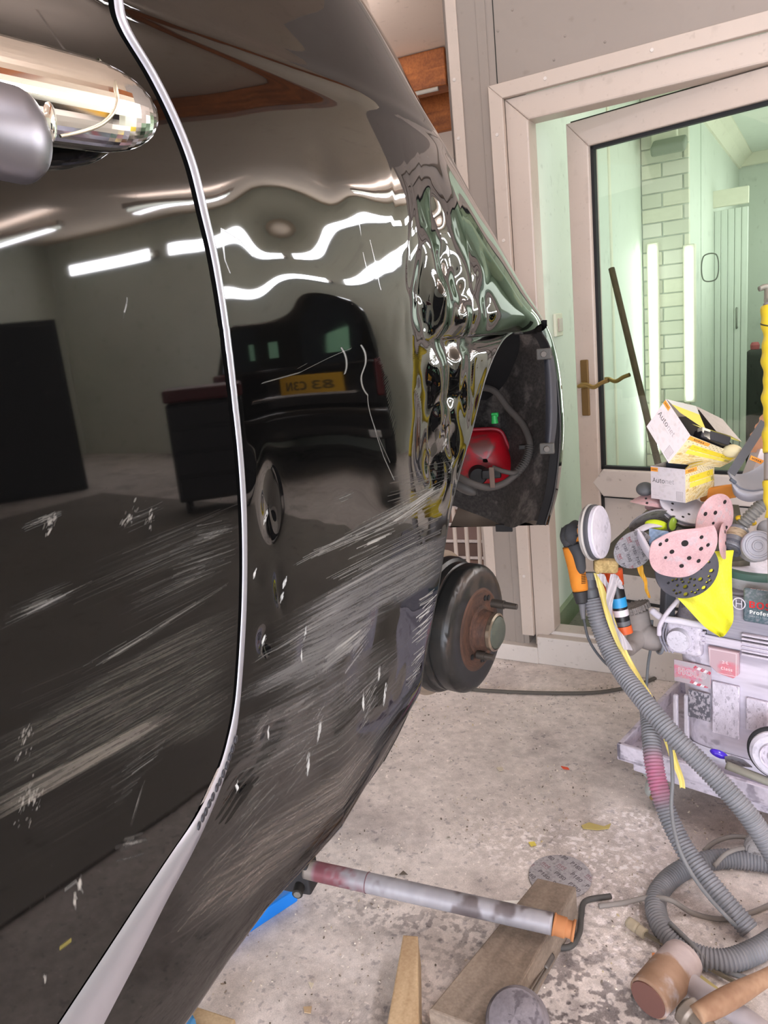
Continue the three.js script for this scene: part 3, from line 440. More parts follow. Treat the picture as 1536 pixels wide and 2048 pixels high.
{
  // rear quarter panel from the door gap to the outline, with the corner beyond it and the sill's turned-under edge
  const nt = 300, ns = 330, uvq = (t, s) => [(t - QT0) / (1 - QT0), 1 - s];
  const q1 = grid(nt, ns, (a, s) => flank(lerp(shutAt(s) + .0015, 1, a), s), (a, s) => uvq(lerp(shutAt(s) + .0015, 1, a), s));
  const ends = s => { const A = flank(1, s), B0 = flank(.99, s), d = A.clone().sub(B0).normalize(); return [A, d]; };
  const q2 = grid(14, 120, (a, b) => { const s = b * S_CONT, [A, d] = ends(s), l = a * .42; return A.clone().addScaledVector(d, l).add(V(-1.5 * l * l, -.15 * l * l, .25 * l * l)); }, (a, b) => uvq(1, b * S_CONT));
  const q3 = grid(nt, 8, (a, b) => { const t = lerp(shutAt(1) + .0015, 1, a), A = flank(t, 1), f = b * b; return A.clone().add(V(-.02 * b - .2 * f, -.03 * b + .012 * f, 0)); }, (a, b) => uvq(lerp(shutAt(1), 1, a), 1));
  part('rear_quarter_panel', merge([q1, q2, q3]), paintQ, car, 'black dented and scratched rear quarter panel');
  const gap = .0055 / 1.9;
  const d1 = grid(220, 300, (a, s) => flank(lerp(0, shutAt(s) - gap, a), s), (a, s) => [(lerp(0, shutAt(s) - gap, a) - DT0) / (DT1 - DT0), 1 - s]);
  const d2 = grid(3, 300, (a, s) => flank(shutAt(s) - gap, s).add(V(-.02 * a, 0, .003 * a)), (a, s) => [.99, 1 - s]);
  const door = part('rear_door', merge([d1, d2]), paintD, car, 'black rear door with long pale scrapes');
  // bright strip along the door's edge, wide at the foot
  const RIGHT = [[222, -110], [230, -50], [240, 0], [262, 60], [315, 150], [359, 240], [393, 330], [417, 430], [435, 510], [450, 600], [464, 700], [475, 800], [485, 900], [492, 1000], [494, 1100], [493, 1200], [488, 1300], [480, 1400], [471, 1470], [453, 1540], [420, 1629], [382, 1710], [334, 1800], [276, 1915], [207, 2048], [146, 2165], [100, 2260]];
  const dR = dense(RIGHT), keys = SHUT_TS.map((_, i) => i), eL = spline(SHUT_TS, keys), eR = spline(dR, keys);
  const strip = grid(14, 260, (a, b) => { const k = b * (SHUT_TS.length - 1), A = eL(k), C = eR(k), P = flank(lerp(A[0], C[0], a), lerp(A[1], C[1], a)); const wd = flank0(...A).distanceTo(flank0(...C)); const h = Math.min(.0045, wd * .3); P.x += .0004 + h * Math.pow(Math.sin(Math.PI * a), .8) * (1 - .3 * a); return P; });
  part('edge_strip', strip, std(0xaeb0ba, .4, .85, { side: THREE.DoubleSide }), car, 'bright silver strip along the door edge, broad at its foot');
  part('door_seal', grid(4, 300, (a, s) => flank0(shutAt(s) + lerp(-.02, .012, a), s).add(V(-.009, 0, 0))), std(0x060606, .9, 0, { side: THREE.DoubleSide }), car, 'dark rubber in the door gap');
  const beads = []; for (const [u, v] of [[462, 1478], [456, 1496], [450, 1512], [444, 1530], [437, 1546], [430, 1562], [424, 1574], [416, 1592], [409, 1606], [402, 1622], [396, 1634], [388, 1650]]) { const P = flank0(...ts(u + 3, v)); P.x += .0042; const b = new THREE.SphereGeometry(1, 10, 8); b.scale(.0012, .0042, .0022); b.rotateX(-.5); b.translate(P.x, P.y, P.z); beads.push(b); }
  part('sealant_beads', merge(beads), std(0x2a2a30, .35), car, 'dark beads of sealant along the strip').userData.kind = 'stuff';
  // rolled lip of the wheel arch
  const lip = []; for (let i = 0; i <= 90; i++) { const s = lerp(S_CONT + .004, 1, i / 90); lip.push(flank(1, s).add(V(-.0015, 0, 0))); }
  part('arch_lip', merge([tube(lip, .0022, 260, 8), grid(120, 3, (a, b) => { const s = lerp(S_CONT + .004, 1, a); return flank(1, s).add(V(-.03 * b, 0, -.002 * b)); })]), std(0x2b2c2b, .35, .2, { side: THREE.DoubleSide }), car, 'rolled metal lip of the wheel arch');

  // chrome handle of the rear door: bullet ended bar, seam ring, satin recess cup, chrome edge
  const chrome = std(0xf0f0ee, .05, 1), hx = flank(...ts(200, 200)).x + .028;
  const A0 = onX(-420, 92, hx), A1 = onX(307, 234, hx), dir = A1.clone().sub(A0).normalize(), L = A0.distanceTo(A1);
  const prof = []; const n = 40; for (let i = 0; i <= n; i++) { const f = i / n, z = f * L; const e = clamp((L - z) / .075); prof.push([Math.max(.0002, Math.sqrt(1 - (1 - e) ** 2.1)) * .0305, z]); }
  const hb = lathe(prof, 56); hb.scale(1.0, 1, 1); hb.scale(.72, 1, 1);   // flattened towards the door
  const Y = dir, X = V(1, 0, 0).addScaledVector(dir, -dir.x).normalize(); hb.computeVertexNormals();
  const place = g => { const Z = X.clone().cross(Y); g.applyMatrix4(new THREE.Matrix4().makeBasis(X, Y, Z).setPosition(A0)); return g; };
  const handle = part('door_handle', place(hb), chrome, door, 'chrome door handle with a rounded end');
  const ring = [], rad_ = z => Math.sqrt(Math.max(0, 1 - (1 - clamp((L - z) / .075)) ** 2.1)) * .0308, MB4 = new THREE.Matrix4().makeBasis(X, Y, X.clone().cross(Y)).setPosition(A0);
  for (const [u, v] of [[196, 118], [215, 140], [230, 170], [236, 200], [228, 225], [205, 246], [170, 262], [122, 274]]) { let best = null, bd = 1e9; for (let z = L - .16; z < L; z += .0012) for (let a = -1.7; a < 1.9; a += .04) { const q = V(.725 * rad_(z) * Math.cos(a), z, rad_(z) * Math.sin(a)).applyMatrix4(MB4), p = pix(q), d = (p[0] - u) ** 2 + (p[1] - v) ** 2; if (d < bd) { bd = d; best = q; } } ring.push(best); }
  part('seam', tube(ring, .0011, 60, 6), std(0xcfc8b4, .3, .8), handle, 'thin seam round the handle end');
  const cx = flank(...ts(30, 250)).x + .048;
  const cp = onX(20, 262, cx), ce = onX(92, 272, cx), cb = onX(20, 362, cx);
  const rx = cp.distanceTo(ce), ry = cp.distanceTo(cb), bowl = grid(40, 16, (u, v) => { const a = u * Math.PI * 2, r = v; return cp.clone().add(V(.016 * Math.sqrt(Math.max(0, 1 - r * r)), Math.sin(a) * r * ry, -Math.cos(a) * r * rx * (Math.cos(a) < 0 ? 3 : 1))); });
  part('recess_cup', bowl, std(0x77757c, .34, .75, { side: THREE.DoubleSide }), door, 'satin grey cup behind the handle');
  const l0 = onX(90, 232, cx + .004), lens = new THREE.SphereGeometry(1, 24, 16); lens.scale(.006, .016, .007); lens.translate(l0.x, l0.y, l0.z); part('lock_cap', lens, chrome, door, 'small chrome cap beside the handle');
}
// bumper corner seen from inside through the arch
const dirtyBlack = std(0xffffff, .8, 0, { side: THREE.DoubleSide, map: dataTex(512, 512, (u, v) => { const n = fbm(u, v, 6, 5, 40), m = smooth(.55, .75, fbm(u, v, 14, 4, 42)), f = fbm(u, v, 120, 2, 44); const k = 54 + (n - .5) * 30 + m * 40 + (f - .5) * 36; return [k * 1.04, k * .98, k * .94]; }) });
{
  const RIM = [[1082, 664, 1.6], [1097, 690, 1.63], [1110, 740, 1.655], [1117, 800, 1.665], [1120, 860, 1.668], [1116, 925, 1.66], [1107, 990, 1.65], [1090, 1050, 1.63]].map(p => at(...p));
  const rim = spline(RIM.map(p => [p.x, p.y, p.z]), RIM.map((_, i) => i / (RIM.length - 1)));
  const BOT = [[1090, 1046, 1.63], [1062, 1056, 1.72], [1030, 1057, 1.85], [1000, 1050, 1.98], [962, 1034, 2.05], [912, 1015, 2.1], [840, 985, 2.16], [740, 950, 2.25], [600, 900, 2.4]].map(p => at(...p));
  const bot = spline(BOT.map(p => [p.x, p.y, p.z]), BOT.map((_, i) => i / (BOT.length - 1)));
  // a: round the corner from the rim (0) to the back (1); b: top (0) to bottom (1)
  const shell = (off) => (a, b) => {
    const R = rim(b), Q = bot(a), R1 = rim(1), bulge = Math.sin(Math.PI * b) * .02; const bl = smooth(0, .45, a);
    const ax = Q[0] + (R[0] - R1[0]) * (1 - bl) + .02 * bl * Math.sin(Math.PI * b * .9), az = Q[2] + (R[2] - R1[2]) * (1 - bl) - bulge * bl - .05 * bl * (1 - b);
    const topY = 1.27 - .02 * a, y = lerp(lerp(R[1], R[1], 1), lerp(topY, Q[1], b), smooth(0, .3, a));
    return V(ax, y, az).addScaledVector(V(1 - bl, 0, -bl), off);
  };
  const inner = grid(60, 40, shell(0)), outer = grid(60, 40, shell(.004));
  const bump = part('bumper', merge([inner]), dirtyBlack, car, 'dusty black inside of the rear bumper');
  // painted outside: from the rim out to its own outline and round to the back
  const CT = spline([[1093, 646, 1.68], [1107, 684, 1.74], [1118, 740, 1.79], [1124, 800, 1.81], [1126, 860, 1.81], [1121, 925, 1.8], [1111, 990, 1.77], [1093, 1050, 1.72]].map(p => { const q = at(...p); return [q.x, q.y, q.z, p[0], p[1]]; }), RIM.map((_, i) => i / (RIM.length - 1)));
  const skin = grid(40, 40, (a, b) => { const R = V(...rim(b)), c = CT(b), Cc = V(c[0], c[1], c[2]); if (a < .35) { const f = a / .35; return R.clone().lerp(Cc, f).add(V(.006 * Math.sin(Math.PI * f), 0, 0)); } const d = rayDir(c[3], c[4]).normalize(), l = (a - .35) * .6; return Cc.clone().addScaledVector(d, l).add(V(-1.8 * l * l, 0, .2 * l * l)); });
  part('bumper_skin', skin, phys(0x090909, .04, 0, { ior: 1.5, side: THREE.DoubleSide }), bump, 'glossy black outside of the bumper corner');
  const fl = grid(3, 60, (a, b) => { const R = rim(b); return V(R[0] - .02 * a, R[1], R[2] - .004 * a); }); part('bumper_flange', fl, std(0x141416, .55, 0, { side: THREE.DoubleSide }), bump);
  part('bumper_edge', tube(RIM, .0025, 60, 6), std(0x1d1e20, .4), bump);
  const tab = merge([box(.045, .02, .006, 0, 0, 0, .002)]); const tp = at(1008, 1056, 1.97); tab.translate(tp.x, tp.y, tp.z); part('clip_tab', tab, std(0x1a1a1b, .7), bump);
  part('arch_shade_sheet', grid(16, 16, (u, v) => { const d = 1.68 + .3 * Math.pow(v, 1.5), x = lerp(lerp(930, 905, v), 1094, u); return at(x, lerp(640, 800, v), d + .03 * Math.sin(u * 3.14)); }), blackShell, car, 'added black sheet for the shade under the arch top');  // black sheet added in place of the shade inside the arch top
  // grey plastic strip with two riveted ends
  const sg = (() => { const a = spline([[1086, 700], [1090, 760], [1091, 830], [1088, 905]].map(p => { const q = at(p[0], p[1], 1.635); return [q.x, q.y, q.z]; }), [0, .33, .66, 1]), b = spline([[1107, 712], [1113, 770], [1114, 840], [1107, 900]].map(p => { const q = at(p[0], p[1], 1.625); return [q.x, q.y, q.z]; }), [0, .33, .66, 1]); return grid(6, 40, (u, v) => { const A = a(v), Bq = b(v); return V(...A).lerp(V(...Bq), u).add(V(0, 0, .012 * Math.sin(Math.PI * u))); }); })();
  const bs = part('side_bracket', sg, std(0x33343a, .45, 0, { side: THREE.DoubleSide }), car, 'grey plastic bracket down the inside of the bumper');
  for (const [u, v, d] of [[1088, 708, 1.62], [1094, 897, 1.62]]) { const p = at(u, v, d); part('bracket_foot', box(.032, .024, .008, p.x, p.y, p.z, .003), std(0x4b4945, .6), bs); part('bolt', align(lathe([[0, .006], [.006, .006], [.007, 0]], 10), p.clone().add(V(0, 0, .004)), V(.2, 0, 1)), std(0x5d5852, .6, .2), bs); }
  // red lamp housing with socket, connector and ribs
  const lampO = at(972, 915, 1.97), lx = V(1, 0, 0).applyAxisAngle(V(0, 1, 0), rad(14)), ly = V(.06, 1, 0).normalize(), lz = lx.clone().cross(ly).normalize();
  const lb = (() => { const nu = 30, nv = 10; const outl = [[-.07, -.055], [-.05, -.066], [.02, -.07], [.06, -.062], [.078, -.03], [.052, .03], [.035, .062], [-.0, .07], [-.07, .07], [-.1, .066], [-.11, 0], [-.1, -.05]]; const c = spline([...outl, outl[0]], [...outl.keys(), outl.length]); return grid(60, nv, (u, v) => { const p = c(u * outl.length), sc = v < .6 ? 1 : Math.cos((v - .6) / .4 * 1.5), z = v < .6 ? -.06 + v / .6 * .06 : .042 * Math.sin((v - .6) / .4 * 1.5); return lampO.clone().addScaledVector(lx, p[0] * sc).addScaledVector(ly, p[1] * sc).addScaledVector(lz, z); }); })();
  const lamp = part('rear_lamp', lb, std(0xffffff, .35, 0, { side: THREE.DoubleSide, map: dataTex(256, 256, (u, v) => { const m = smooth(.45, .7, fbm(u, v, 8, 4, 50)); return [lerp(160, 100, m), lerp(14, 58, m), lerp(28, 54, m)]; }) }), car, 'dusty red back of the rear lamp');
  const LP = (x, y, z) => lampO.clone().addScaledVector(lx, x).addScaledVector(ly, y).addScaledVector(lz, z);
  for (let i = 0; i < 4; i++) part('rib', bar(LP(.045 + i * .002, -.012 - i * .011, .0), LP(.088 - i * .002, -.022 - i * .011, -.01), .0028), lamp.material, lamp);
  part('rim_band', tube([LP(-.1, .073, .0), LP(-.02, .076, .0), LP(.036, .068, 0), LP(.056, .03, 0), LP(.08, -.028, -.01)], .005, 50, 8), std(0x8a1a26, .5), lamp, 'dark red rim of the lamp');
  part('socket', align(lathe([[0, .03], [.02, .03], [.024, .022], [.026, 0]], 24), LP(-.02, -.035, .036), lz), M.black, lamp, 'black bulb socket');
  const plug = box(.05, .024, .026, 0, 0, 0, .004); basis(plug, LP(.014, -.03, .062), lx, ly); part('connector', plug, std(0x1c1c1c, .5), lamp, 'black plug');
  const loomM = std(0x4a4541, .75);
  part('wiring_loom', merge([tube([at(930, 775, 1.92), at(985, 780, 1.87), at(1015, 815, 1.85), at(1046, 850, 1.82), at(1060, 890, 1.80), at(1052, 925, 1.80), at(1030, 950, 1.80), at(1005, 968, 1.80), at(975, 975, 1.80), at(935, 963, 1.80), at(912, 950, 1.82)], .0085, 110, 10), tube([at(985, 935, 1.80), at(1005, 942, 1.79), at(1028, 946, 1.79), at(1036, 940, 1.80)], .006, 30, 8)]), loomM, car, 'corrugated black wiring loom').castShadow = true;
  const rings = []; for (let i = 0; i < 14; i++) { const f = i / 13, a = at(lerp(1059, 1033, f * f), lerp(892, 946, f), 1.8), b = at(lerp(1059, 1033, f * f) - .4 - f, lerp(892, 946, f) + 2, 1.8), d = b.clone().sub(a); const tg = new THREE.TorusGeometry(.0095, .0018, 6, 16); tg.applyQuaternion(new THREE.Quaternion().setFromUnitVectors(V(0, 0, 1), d.normalize())); tg.translate(a.x, a.y, a.z); rings.push(tg); }
  part('loom_conduit', merge(rings), std(0x45413d, .7), car, 'ribbed grey conduit of the loom');
  const gc = at(990, 833, 1.88); part('clip', merge([box(.018, .012, .012, gc.x, gc.y + .004, gc.z, .003), cyl(.007, .009, .02, 10).translate(gc.x, gc.y - .006, gc.z + .006)]), std(0x2fae55, .5), car, 'small green clip');
  const tp2 = at(984, 955, 1.78); part('tape_tab', box(.012, .05, .006, tp2.x, tp2.y, tp2.z, .002), std(0x6b5a50, .8), car, 'brown strip of tape holding the loom');
  const ck = at(1058, 890, 1.81); part('loom_clip', box(.05, .012, .014, ck.x, ck.y - .004, ck.z, .003), std(0x24211f, .6), car);
  const k2 = at(928, 975, 1.83); const hk = new THREE.SphereGeometry(1, 18, 12); hk.scale(.035, .014, .012); hk.rotateZ(-.5); hk.translate(k2.x, k2.y, k2.z); part('grommet', hk, std(0x4a4643, .6), car, 'grey rubber grommet');
}
// dark wheel house over the arch, inner wall, floor pan and the far flank of the body
{
  const wh = [];
  wh.push(grid(10, 24, (a, b) => { const an = lerp(-.1, Math.PI * .62, b); return V(lerp(-.37, -.86, a), .98 + .37 * Math.sin(an), -1.38 + .37 * Math.cos(an)); }));
  part('wheel_house', merge(wh), blackShell, car, 'black liner of the wheel house');
  part('inner_skin', grid(14, 60, (a, b) => { const s = lerp(.3, 1, b) * S_CONT, A = flank(1, s), B0 = flank(.99, s), d = A.clone().sub(B0).normalize(), l = a * .42 - .12; return A.addScaledVector(d, l).add(V(-1.5 * l * l - .012, -.15 * l * l - .006, .25 * l * l)); }), blackShell, car);
  part('boot_floor', merge([box(1.1, .02, .6, -1.2, 1.33, -1.72), box(1.1, .5, .02, -1.2, 1.55, -2.0)]), blackShell, car, 'dark closed body above the bumper');
  part('inner_wall', box(.02, .5, 1.2, -.9, 1.12, -1.5), blackShell, car);
  part('floor_pan', uvMetres(merge([box(1.1, .02, 1.5, -1.15, .76, -.2), box(.9, .02, 1.0, -1.4, .98, -1.5)]), 1), blackShell, car, 'dark underside of the car');
  part('far_flank', merge([box(.03, 1.0, 2.6, -1.75, 1.3, -.7)]), phys(0x0a0a0a, .1, 0), car);
  const strut = at(940, 790, 1.72), st2 = at(925, 700, 1.72); part('strut', bar(strut, st2, .014, .014), std(0x3a2a26, .6), car, 'rusty strut behind the arch edge');
}
// brake drum, hub and studs, on a trailing arm
{
  const O = at(955, 1258, 1.47), ax = V(Math.cos(rad(11)), -.03, Math.sin(rad(11))).normalize(), up = V(0, 1, 0).addScaledVector(ax, -ax.y).normalize(), si = up.clone().cross(ax);
  const AX = g => align(g, O, ax);
  const paint = std(0xffffff, .35, .1, { map: dataTex(256, 256, (u, v) => { const m = smooth(.66, .8, fbm(u, v, 8, 4, 60)), f = fbm(u, v, 40, 3, 61); return [lerp(30, 58, m) + (f - .5) * 14, lerp(31, 50, m) + (f - .5) * 12, lerp(31, 46, m) + (f - .5) * 10]; }) });
  const rust = std(0xffffff, .75, .25, { map: dataTex(256, 256, (u, v) => { const n = fbm(u, v, 10, 5, 62), f = fbm(u, v, 60, 2, 63); return [52 + n * 46 + (f - .5) * 30, 40 + n * 26 + (f - .5) * 22, 36 + n * 14 + (f - .5) * 18]; }) });
  const plateM = std(0xffffff, .8, 0, { map: dataTex(256, 256, (u, v) => { const n = fbm(u, v, 9, 4, 64); return [118 + n * 44, 106 + n * 38, 94 + n * 32]; }) });
  part('backing_plate', AX(lathe([[0, -.112], [.12, -.118], [.143, -.112], [.147, -.104], [.147, -.088], [.138, -.085], [0, -.08]], 72)), plateM, car, 'grey brown brake backing plate');
  const drum = part('brake_drum', AX(lathe([[0, .0], [.07, .0], [.074, .004], [.1, .004], [.114, .0025], [.1215, -.0015], [.1258, -.0075], [.127, -.014], [.127, -.031], [.1235, -.033], [.1235, -.0375], [.127, -.0395], [.127, -.054], [.1335, -.058], [.1365, -.064], [.1365, -.074], [.13, -.077], [.12, -.077]], 96)), paint, car, 'black painted brake drum');
  part('hub_face', AX(lathe([[0, .006], [.062, .006], [.078, .0062], [.082, .004], [.083, 0]], 64)), rust, drum, 'rusty face round the hub');
  const cap = part('hub', AX(lathe([[.05, .004], [.041, .01], [.038, .024], [.0365, .032], [.036, .038]], 48)), rust, drum, 'rusty hub collar');
  part('collar_ring', AX(lathe([[.036, .032], [.0375, .034], [.0375, .041], [.033, .043]], 48)), std(0x9c8f80, .3, .9), cap, 'bright worn ring');
  part('hub_cap', AX(lathe([[0, .05], [.014, .05], [.026, .048], [.031, .0445], [.0325, .041], [.033, .036]], 40)), std(0x4b5047, .6, .3), cap, 'dull green grey hub cap');
  const P = (a, r, h) => O.clone().addScaledVector(ax, h).addScaledVector(up, Math.cos(a) * r).addScaledVector(si, Math.sin(a) * r);
  const stud = (a, r, l) => { const s = part('wheel_stud', merge([bar(P(a, r, .004), P(a, r, l * .45), .0085, .0085, 14), bar(P(a, r, l * .45), P(a, r, l), .0065, .0055, 14)]), std(0x3a3532, .45, .6), drum, 'wheel stud'); return s; };
  const studPx = (b0, b1) => part('wheel_stud', merge([bar(b0, b0.clone().lerp(b1, .5), .0085, .0085, 14), bar(b0.clone().lerp(b1, .5), b1, .0068, .0055, 14)]), std(0x4a4540, .45, .6), drum, 'wheel stud');
  { const b0 = at(984, 1206, 1.455); studPx(b0, b0.clone().addScaledVector(ax, .052)); const b1 = at(955, 1309, 1.455); studPx(b1, b1.clone().addScaledVector(ax, .034)); }
  for (const [a, r] of [[25, .062], [38, .066], [100, .056], [180, .064], [172, .068], [225, .058]]) part('bolt_hole', align(cyl(.0055, .0055, .003, 14), P(rad(a), r, .0066), ax), M.black, drum);
  // wet black streaks on the rim are paint runs
  for (const [a, l, w] of [[58, .028, .012], [66, .02, .009], [84, .03, .014], [92, .024, .01], [98, .016, .008]]) { const g = grid(4, 4, (u, v) => { const an = rad(a) + (u - .5) * w / .126 * 2, h = -.02 - v * l, r = .1262 + .0012 * Math.sin(Math.PI * u) * Math.sin(Math.PI * v); return O.clone().addScaledVector(ax, h).addScaledVector(up, Math.cos(an) * r).addScaledVector(si, -Math.sin(an) * r * -1); }); part('paint_run', g, std(0x060607, .12, 0, { side: THREE.DoubleSide }), drum, 'glossy run of black paint'); }
  const pipe = at(852, 1345, 1.55), arm = O.clone().addScaledVector(ax, -.13);
  part('trailing_arm', merge([bar(arm, arm.clone().add(V(-.05, -.02, .45)), .04, .03, 20), bar(arm.clone().add(V(.01, -.09, .02)), arm.clone().add(V(-.02, -.12, .16)), .026, .03, 16), bar(arm, arm.clone().add(V(-.8, .02, .1)), .04, .04, 20)]), plateM, car, 'rusty brown axle arm');
  part('shock_absorber', bar(arm.clone().add(V(-.04, -.02, -.02)), arm.clone().add(V(-.12, .42, .02)), .026, .022, 20), rust, car); void pipe;
}

// ---------------------------------------------------------------- the rest of the workshop, which the paint mirrors: lamps, another car
{
  const tubeM = new THREE.MeshStandardMaterial({ color: 0xffffff, emissive: 0xfbfff4, emissiveIntensity: 7 });
  const batten = (P, len, turn, label, power, face) => {
    const t = thing('batten_lamp', label, 'lamp', P, 'fluorescent battens of the workshop'); t.rotation.y = turn;
    const add = (n, g, m, l) => { const o = new THREE.Mesh(g, m); o.name = n; if (l) o.userData.label = l; o.castShadow = n !== 'tube'; t.add(o); };
    add('housing', box(len + .06, .05, .09, 0, .07, 0, .008), M.upvc); const tb = cyl(.014, .014, len, 14); tb.rotateZ(Math.PI / 2); tb.translate(0, .028, 0); add('tube', tb, tubeM, 'glowing tube');
    const L = new THREE.RectAreaLight(0xf8f7ff, power, len, .1); L.position.set(P.x, P.y - .0, P.z); L.lookAt(P.x, P.y - 1, P.z); if (Math.abs(turn) > .5) L.rotation.z += turn; scene.add(L); for (const k of [-.6, .6]) add('chain', cyl(.003, .003, CEIL - P.y - .09, 6).translate(k, (CEIL - P.y + .09) / 2, 0), M.upvc); const U = new THREE.RectAreaLight(0xf8f4fa, power * .75, len, .1); U.position.set(P.x, P.y + .105, P.z); U.lookAt(P.x, P.y + 2, P.z); if (Math.abs(turn) > .5) U.rotation.z += turn; scene.add(U);
  };
  window_battens(batten);
  function window_battens(b) {
    for (const [x, z, tn, lab] of [[1.5, 1.6, 1.57, 'nearest the street door'], [1.2, -1.15, 1.57, 'in front of the booth'], [3.2, .6, 1.57, 'over the middle of the floor'], [-2.4, -3.6, 0, 'over the far side of the damaged car'], [-2.4, -1.0, 0, 'over the roof of the damaged car']]) b(V(x, CEIL - .4, z), 1.5, tn, `fluorescent batten hung below the ceiling ${lab}`, z > 0 ? 12 : 42);
    const FW = x => -7.2 + .132 * x;
    struct('wall_far', uvMetres(merge([(() => { const g = box(8.1, CEIL, .12, 0, CEIL / 2, -.06); g.rotateY(-TH); g.translate(5, 0, FW(5)); return g; })()]), .5), M.farWall);
    for (const [x, y, row, nth] of [[2.3, 2.46, 'upper', 'first'], [4.1, 2.46, 'upper', 'second'], [5.9, 2.46, 'upper', 'third'], [7.7, 2.46, 'upper', 'last'], [3.4, 1.9, 'lower', 'first'], [5.2, 1.9, 'lower', 'second']]) {
      const z = FW(x) + .1, t = thing('wall_batten', `${nth} fluorescent batten of the ${row} row on the far wall, mirrored in the car paint`, 'lamp', V(x, y, z), `${row} row of wall battens`); t.rotation.y = -TH;
      const add = (n, g, m, l) => { const o = new THREE.Mesh(g, m); o.name = n; if (l) o.userData.label = l; o.castShadow = n !== 'tube'; t.add(o); };
      add('housing', box(1.56, .07, .06, 0, 0, -.055, .008), M.upvc); const tb = cyl(.02, .02, 1.5, 14); tb.rotateZ(Math.PI / 2); add('tube', tb, tubeM, 'glowing tube');
      const L = new THREE.RectAreaLight(0xfafaff, 62, 1.5, .12); L.position.set(x - .04 * TH, y, z + .04); L.lookAt(x - 5 * Math.sin(TH), y, z + 5); scene.add(L);
    }
    // unseen battens added a little way in front, to brighten the wall
    for (const x of [2.4, 4.9, 7.4]) b(V(x, CEIL - .2, FW(x) + 1.5), 1.5, -TH, `added fluorescent batten brightening the far wall, ${x < 3 ? 'nearest the booth' : x < 6 ? 'above the parked car' : 'nearest the corner'}`, 60);
  }
}
// the black car parked at the far end
{
  const C = V(4.0, .012, -5.35), o = thing('parked_car', 'black car with a yellow number plate parked beside the booth, mirrored in the dented flank', 'car', C); o.rotation.y = rad(-40);
  const pt = (n, g, m, l) => { const q = new THREE.Mesh(g, m); q.name = n; q.castShadow = q.receiveShadow = true; if (l) q.userData.label = l; o.add(q); return q; };
  const pm = phys(0x0a0a0b, .05, 0, { ior: 1.55 });
  const sect = [[-.82, .28], [-.88, .5], [-.87, .86], [-.8, .96], [-.66, 1.4], [-.56, 1.47], [.56, 1.47], [.66, 1.4], [.8, .96], [.87, .86], [.88, .5], [.82, .28]];
  const body = extr(sect, 1.7, .05); body.translate(0, 0, -1.75); pt('body', body, pm, 'black body');
  pt('bumper', box(1.72, .3, .3, 0, .46, .02, .1), pm); pt('tailgate', box(1.36, .42, .08, 0, .82, .02, .03), pm);
  pt('rear_window', extr([[-.56, .98], [-.5, 1.36], [.5, 1.36], [.56, .98]], .02, .006), std(0x0a0c0c, .05)).position.z = .0;
  for (const [x, w] of [[-.36, .15], [.2, .12], [.42, .04]]) pt('window_view_plate', box(w, .15, .012, x, 1.2, .03, .004), std(0x9fdcb6, .3), 'pale green plate painted as the bright view through the glass'); pt('chrome_strip', box(.9, .03, .03, 0, .74, .07, .01), std(0xdddddd, .1, 1));  // the bright view through the rear glass, painted as pale plates
  const plate = pt('number_plate', box(.52, .2, .012, -.1, .84, .075, .004), std(0xffffff, .4, 0, { map: canvasTex(512, 200, (g, w, h) => { g.fillStyle = '#d9a514'; g.fillRect(0, 0, w, h); g.fillStyle = '#151515'; g.font = 'bold 120px sans-serif'; g.textAlign = 'center'; g.textBaseline = 'middle'; g.fillText('83 C3N', w * .5, h * .54); }) }), 'yellow number plate'); void plate;
  for (const s of [-1, 1]) { pt('tail_lamp', box(.14, .34, .08, s * .74, .86, .05, .03), std(0x5a1216, .3)); pt('fog_lamp', box(.16, .07, .03, s * .55, .36, .17, .015), std(0xd9d9d9, .2, .6)); }
  for (const s of [-1, 1]) for (const z of [-.35, -1.4]) { const w = lathe([[0, .09], [.19, .09], [.2, .1], [.3, .1], [.32, .08], [.32, -.08], [.3, -.1], [0, -.1]], 40); w.rotateZ(Math.PI / 2); w.translate(s * .78, .32, z); pt('wheel', w, M.rubber); }
}
{ const P = V(6.95, .012, -3.45), t = thing('tall_cabinet', 'tall dark cabinet by the far corner, mirrored at the left of the door', 'cabinet', P); t.rotation.y = rad(-62); const add = (n, g, m) => { const o = new THREE.Mesh(g, m); o.name = n; o.castShadow = o.receiveShadow = true; t.add(o); return o; }; const m = std(0x2e3032, .6); add('carcass', box(2.2, 1.72, .5, 0, .86, 0, .01), m); for (const k of [-1, 1]) { const d = add('door', box(1.06, 1.62, .02, k * .54, .86, .26, .004), m); const h = new THREE.Mesh(box(.02, .16, .02, -k * .44, 0, .02).translate(k * .54, .9, .26), M.upvc); h.name = 'handle'; d.add(h); } }
{ const P = V(3.9, .012, -4.1), t = thing('tool_trolley', 'dark red tool trolley in front of the parked car, mirrored at the door edge', 'trolley', P); t.rotation.y = rad(-48); const add = (n, g, m) => { const o = new THREE.Mesh(g, m); o.name = n; o.castShadow = o.receiveShadow = true; t.add(o); }; add('top', box(.62, .1, .42, 0, .95, 0, .02), std(0x5c1a1e, .4)); add('body', box(.6, .78, .4, 0, .5, 0, .02), std(0x1d1c1e, .5)); for (let i = 0; i < 4; i++) add('drawer', box(.54, .16, .02, 0, .22 + i * .19, .21, .005), std(0x262427, .5)); for (const [x, z] of [[-.24, -.14], [.24, -.14], [-.24, .14], [.24, .14]]) { const w = cyl(.05, .05, .03, 16); w.rotateZ(Math.PI / 2); w.translate(x, .055, z); add('castor', w, M.rubber); } }
